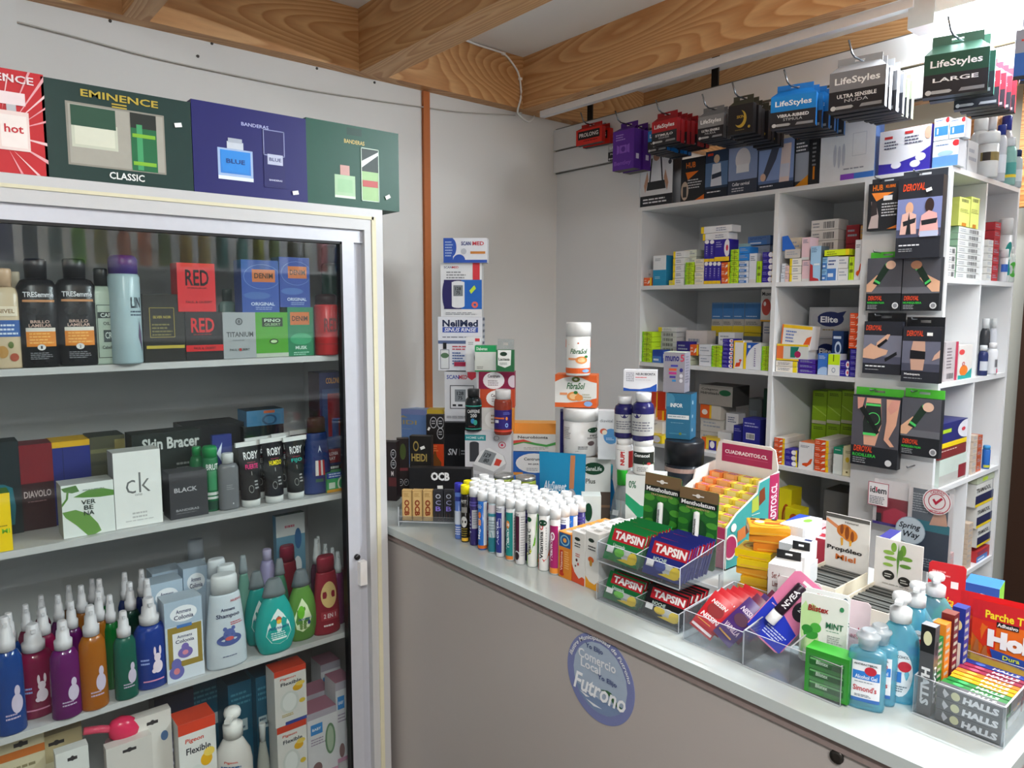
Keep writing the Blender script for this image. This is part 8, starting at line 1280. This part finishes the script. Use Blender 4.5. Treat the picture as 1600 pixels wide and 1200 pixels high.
olv = [('p',[(.50,.20),(.47,.60),(.50,.96),(.53,.6)],'5a8a3a')]+[('e',x,y,a,b2,c) for x, y, a, b2, c in [(.40,.85,.06,.10,'7aa83a'), (.60,.82,.06,.12,'6a9a34'), (.30,.72,.12,.045,'8ab048'), (.68,.66,.12,.045,'6a9a34'), (.34,.60,.13,.04,'7aa83a'), (.66,.50,.12,.04,'5a8a30'), (.30,.46,.11,.035,'8ab048'), (.56,.72,.05,.12,'5a8a30')]]+[('e',.32,.24,.13,.10,'24241f'), ('e',.66,.18,.13,.10,'24241f'), ('l',.24,.27,.40,2,.05,'c8c8c0'), ('l',.58,.21,.74,2,.05,'c8c8c0'), ('l',.2,.06,.8,1,.03,'8a8a80')]
D2p = 1.235; x0 = sol_y(1367, D2p, CT+.1).x; x1 = sol_y(1441, D2p, CT+.1).x
propolis(Vector((x0, D2p-.12, 0)), x1-x0, .12, zat(Vector((x0, D2p, 0)), 838)-CT, 1.0*.070, 'white candy display box with a green olive branch header', olv, 'olive branch display', 1)
# =============== alcohol gel ===============
gel = liquid('96deee', .28); GG = 'alcohol gel bottles'
gl_art = [('r',.10,.10,.90,.94,'dfe3e8'), ('r',.10,.10,.90,.17,'3a6ab0'), ('r',.12,.56,.88,.74,'2f78c8'), T('Alcohol Gel',.5,.62,.62,.08,'dfe8f4',bold=.02), ('e',.62,.76,.17,.09,'b8283a'), T('Simond\'s',.48,.38,.66,.12,'b83a44'), ('l',.18,.52,.82,1,.03,'6a7480'), ('l',.2,.25,.8,2,.03,'6a7480'), T('ANTIBACTERIAL',.48,.885,.66,.04,'24282e')]
Pf = onz(1351, 1112, CT); Pf = Pf+Vector((Pf.x, Pf.y, 0)).normalized()*.014
bottle(Pf, 27/F*dist(Pf), zat(Pf, 984)-CT, 'flip', 'alcohol_gel_bottle', 'small flat blue gel bottle with a flip cap, front one', cat='gel bottle', group=GG, body=gel, cap=clear('dfe6ea', .12, .45, 'frosted_cap'), art=gl_art, rz=math.radians(20))
Pf2 = Pf+Vector((.003, .027, 0)); bottle(Pf2, 27/F*dist(Pf), zat(Pf, 984)-CT, 'flip', 'alcohol_gel_bottle', 'small flat blue gel bottle standing directly behind the front one', cat='gel bottle', group=GG, body=gel, cap=clear('dfe6ea', .12, .45, 'frosted_cap'), art=gl_art, rz=math.radians(18))
pu_art = [('e',.62,.45,.30,.40,'d8e4ea'), T('ALCOHOL',.62,.74,.38,.05,'24343c'), ('e',.72,.58,.16,.09,'b8283a'), ('r',.36,.30,.66,.48,'2f78c8'), ('l',.4,.24,.8,3,.04,'5a7080')]
for i, (u, vb, wpx, vt, lb) in enumerate([(1399, 1100, 60, 925, 'blue pump gel bottle nearest the front'), (1425, 1055, 50, 909, 'blue pump gel bottle, middle of the three'), (1455, 1030, 52, 895, 'blue pump gel bottle, farthest of the three')]):
    P = onz(u, vb, CT); P = P+Vector((P.x, P.y, 0)).normalized()*.018
    bottle(P, wpx/2/F*dist(P), zat(P, vt)-CT, 'pump', 'alcohol_gel_bottle', lb, cat='gel bottle', group=GG, body=gel, cap='e2e6e8', art=pu_art, rz=math.radians([12, 16, 20][i]))
# =============== throat sweets tray ===============
H0 = onz(1425, 1115, CT); H1 = onz(1571, 1168, CT); Wh = H1.x-H0.x; hh = zat(H0, 1055)-CT; Dh = .125
tH = tray(H0, Wh, Dh, hh, hh*1.05, 'sweets_tray', 'clear acrylic tray packed with throat sweet sticks')
sg = lambda g: [('r',0,0,.28,1,g), ('e',.30,.5,.07,.36,'d8d8a8'), ('p',[(.12,.9),(.20,.5),(.14,.1),(.10,.5)],'c8c8cc'), T('HALLS',.68,.46,.54,.60,'eceef0',bold=.06,shear=.1)]
def stick(P, L, s, h, col, g, label, rot=(0, 0, 0), grp='throat sweet sticks', art=None, topart=None):
    B = MB(); r = .0014; out = [(-L/2, 0), (L/2, 0), (L/2, h), (-L/2, h)]
    B.box(-L/2, -s/2, 0, L/2, s/2, h, mat(col, .3), left=mat('b8bac0', .3, .6), right=mat('b8bac0', .3, .6)); B.art(f_front(L, h, -s/2), L, h, art or sg(g)); B.art(f_top(L, s, h, -s/2), L, s, topart or [T('HALLS',.66,.5,.42,.5,'e8e8ec',bold=.03,shear=.1), ('e',.25,.5,.08,.3,g)])
    o = B.obj('sweet_stick', None, P); o.rotation_euler = rot; return tag(o, label, 'sweet stick', grp)
Ls = Wh-.030; xs_ = H0.x+.026+Ls/2; hs_ = (hh-.006)/3; sy_ = .0145
for k in range(3): stick((xs_, H0.y+.0035+sy_/2, CT+.0036+hs_*k), Ls, sy_, hs_-.0006, '5c5e62', '46484c', ['lowest', 'middle', 'topmost'][k]+' grey throat sweet stick at the front of the tray')
st_v = stick((H0.x+.0035+.009, H0.y+.0035+sy_/2, CT+.0036+.062), .120, sy_, .017, '4c4e52', '2c2e32', 'upright grey throat sweet stick at the left front corner', rot=(0, math.pi/2, 0), art=[('r',0,0,.30,1,'1c1e20'), ('e',.14,.5,.08,.3,'d8d8b0'), T('HALLS',.68,.5,.42,.62,'dcdee0',bold=.05)])
st_v.location = (H0.x+.0035, H0.y+.0035+sy_/2, CT+.0036+.060)
cols_ = [('157a34', '3ab85a', 'green', 2), ('e0a01c', 'f0d040', 'yellow', 2), ('e0782a', 'f0b040', 'orange', 1), ('8a2440', 'c04a6a', 'maroon', 2), ('2440a0', '5a80e0', 'blue', 2)]
y_ = H0.y+.0035+sy_*1.06
for c, g, nm, n in cols_:
    for q in range(n):
        for lv in range(2):
            if y_+sy_ > H0.y+Dh-.002: continue
            stick((xs_+random.uniform(-.002, .002), y_+sy_/2, CT+.0036+hs_*(lv*1.0+ .85)+.001), Ls, sy_-.0008, hs_-.0008, c, g, f'{nm} throat sweet stick, {["lower","upper"][lv]} of its pair, {["nearer","farther"][q]} {nm} row')
        y_ += sy_*.82
for i, (c, nm, dx, dy, tz) in enumerate([('1a7a38', 'green', .003, .020, .098), ('e0842a', 'orange', .004, .042, .112), ('6a2428', 'maroon', .006, .064, .120), ('2a3a94', 'blue', .010, .092, .122)]):
    B = MB(); B.box(0, 0, 0, .016, .018, tz, mat(c, .3), top=mat('8a4a40' if i == 2 else c, .3)); B.art(lambda u, v, L, tz=tz: (.016+L*LH, u*.018, v*tz), .018, tz, [('l',.1,.95,.9,10,.09,'c8c0b0')])
    B.art(lambda u, v, L, tz=tz: (u*.016, -L*LH, v*tz), .016, tz, [('e',.5,.8,.3,.06,'e8d8a0'), ('r',.2,.2,.8,.6,'e0d8d0')])
    tag(B.obj('sweet_stick', None, (H0.x+dx, H0.y+dy, CT+.0036)), f'upright {nm} throat sweet stick at the left wall of the tray', 'sweet stick', 'throat sweet sticks')
# =============== right end goods ===============
hk = [('r',0,.35,1,.78,'e06a1c'), ('r',0,0,1,.35,'e8b81c'), ('r',0,.78,1,1,'c8242a'), ('p',[(0,.6),(.3,.35),(.3,.78),(0,.78)],'d8341c'), T('Parche Térmico',.56,.86,.80,.09,'f4d830',bold=.03), ('r',.30,.74,.56,.80,'1c1c1e'), T('Adhesivo',.43,.77,.24,.042,'f0f0f0'), T('Hokk',.60,.60,.80,.20,'eceef0',bold=.07), ('p',[(.24,.48),(.7,.44),(.66,.34),(.28,.38)],'2a4aa0'), T('Dura',.50,.42,.2,.05,'d8e83a'), ('p',[(.03,.40),(.06,.54),(.09,.54),(.11,.40)],'b86a3a'), ('p',[(.14,.38),(.17,.50),(.20,.50),(.22,.38)],'b86a3a')]
PG = 'heat patch packs'
pouchy = []
for i, (u0, u1, D, vt, lb) in enumerate([(1512, 1660, 1.140, 934, 'heat patch pack in red and yellow, in front'), (1494, 1600, 1.172, 922, 'heat patch pack behind the front one, only its left edge showing')]):
    P0 = sol_y(u0, D, CT+.0); P1 = sol_y(u1, D+.01, CT); P1.x = min(P1.x, XE-.004)
    pouch(P0, P1, zat(P0, vt)-CT, .010, 'd82a24', 'heat_patch_pack', lb, 'heat patch pack', hk if not i else hk[:4], PG)
ph = sol_y(1442, 1.215, CT); rc, W, h = card(ph, sol_y(1500, 1.225, CT), zat(ph, 878)-CT, 'c8242c', 'heat_patch_card', 'red heat patch card with a green swirl behind the pump bottles', 'blister card', [T('Térmica',.42,.58,.66,.10,'f0d830',rot=-14,bold=.02), ('e',.55,.34,.36,.16,'b8d020'), ('e',.6,.34,.22,.1,'e8e0c8'), ('r',.62,.72,.82,.80,'f0f0f0'), ('l',.1,.9,.6,2,.04,'e8a0a0')], .10)
hz(1.30, math.radians(8), 1502, 1556, 909, CT, .05, 'c8d8d0', 'inhaler_box', 'white, blue and green cold remedy box at the back right', 'box', group='right end goods', sidecol='8ac83a', topcol='2a78c0', front=[('r',0,0,1,1,'dfe6e4'), ('p',[(0,1),(1,1),(1,.8),(.5,.85),(0,.75)],'2a5ab0'), ('p',[(0,.72),(.5,.82),(1,.76),(1,.7),(.5,.74),(0,.66)],'8ad03a'), ('e',.42,.42,.14,.2,'1a5a3a')])
P = onz(1592, 1046, CT); P = Vector((XE-.024, H0.y+Dh+.016, CT+.0008)); tn = empty('balm_tin', P); tag(tn, 'round orange balm tin cut by the right edge of the photo', 'tin'); B = MB(); B.lathe([(.020, 0), (.021, .002), (.021, .012)], mat('b8b4b0', .3, .6)); B.obj('tin_body', tn); B = MB(); B.lathe([(.0215, .0125), (.0215, .018), (.019, .0195)], mat('c8b8b0', .3, .4)); B.lathe([(.015, .0196), (.015, .0198)], 'c86a3a'); B.obj('lid', tn)
hz(1.27, .1, 1367, 1384, 838, CT, .06, 'd8dcd8', 'cream_box', 'white box with blue lettering between the two candy displays', 'box', group='right end goods', topcol='3a3a8a', front=[('r',0,.88,1,1,'3a3a8a'), ('r',0,.6,1,.78,'2a5aa8'), T('ub',.5,.69,.5,.12,'e8eef4')])
# =============== shelf on the other side of the shop (seen mirrored in the cabinet glass) ===============
ou = empty('wall_shelf', (.56, -.9, 0)); tag(ou, 'white shelf unit across the shop, mirrored faintly in the cabinet glass', 'shelf unit')
for z in (.35, .72, 1.05, 1.38, 1.71):
    b = MB(); b.box(0, 0, z-.014, .28, 3.2, z, m_mel); b.obj('shelf', ou, (0, 0, 0), 0)
for y in (0, .8, 1.6, 2.4, 3.186):
    b = MB(); b.box(0, y, 0, .28, y+.014, .3359, m_mel); b.obj('upright', ou)
b = MB(); b.box(.2805, 0, 0, .29, 3.2, 2.0, m_mel); b.obj('back_panel', ou)
cs_ = ['6a5a9a', '8a8a8a', '9a5a58', 'b87a78', '3a2a6a', '2a2a4a', '6a7a78', '7ab83a', 'a8a05a', 'd8845a', 'e08a60', '8a9a5a', 'c8a850', 'c8b070', '5a8a84', '6a9a90', 'a8a84a', '7a8a5a', '6a6a5a', 'b8b8b0', 'c88a8a', '4a6a9a']
first = None
for i, c in enumerate(cs_):
    P = Vector((.62+.012*(i % 3), .0+i*.088, 1.7105)); t = bottle(P, .027, .17+.02*((i*7) % 3), 'oval' if i % 2 else 'can', 'body_spray_bottle', f'body spray bottle in the row mirrored high in the cabinet glass, {["violet","grey","rosewood","pink","purple","navy","slate","lime","khaki","salmon","coral","olive","mustard","sand","teal","sea green","yellow green","moss","taupe","white grey","rose","blue"][i]} one', group='bottles mirrored in the cabinet glass', body=c, cap=['d8d8d8', c][i % 2], rz=-math.pi/2, n=16)
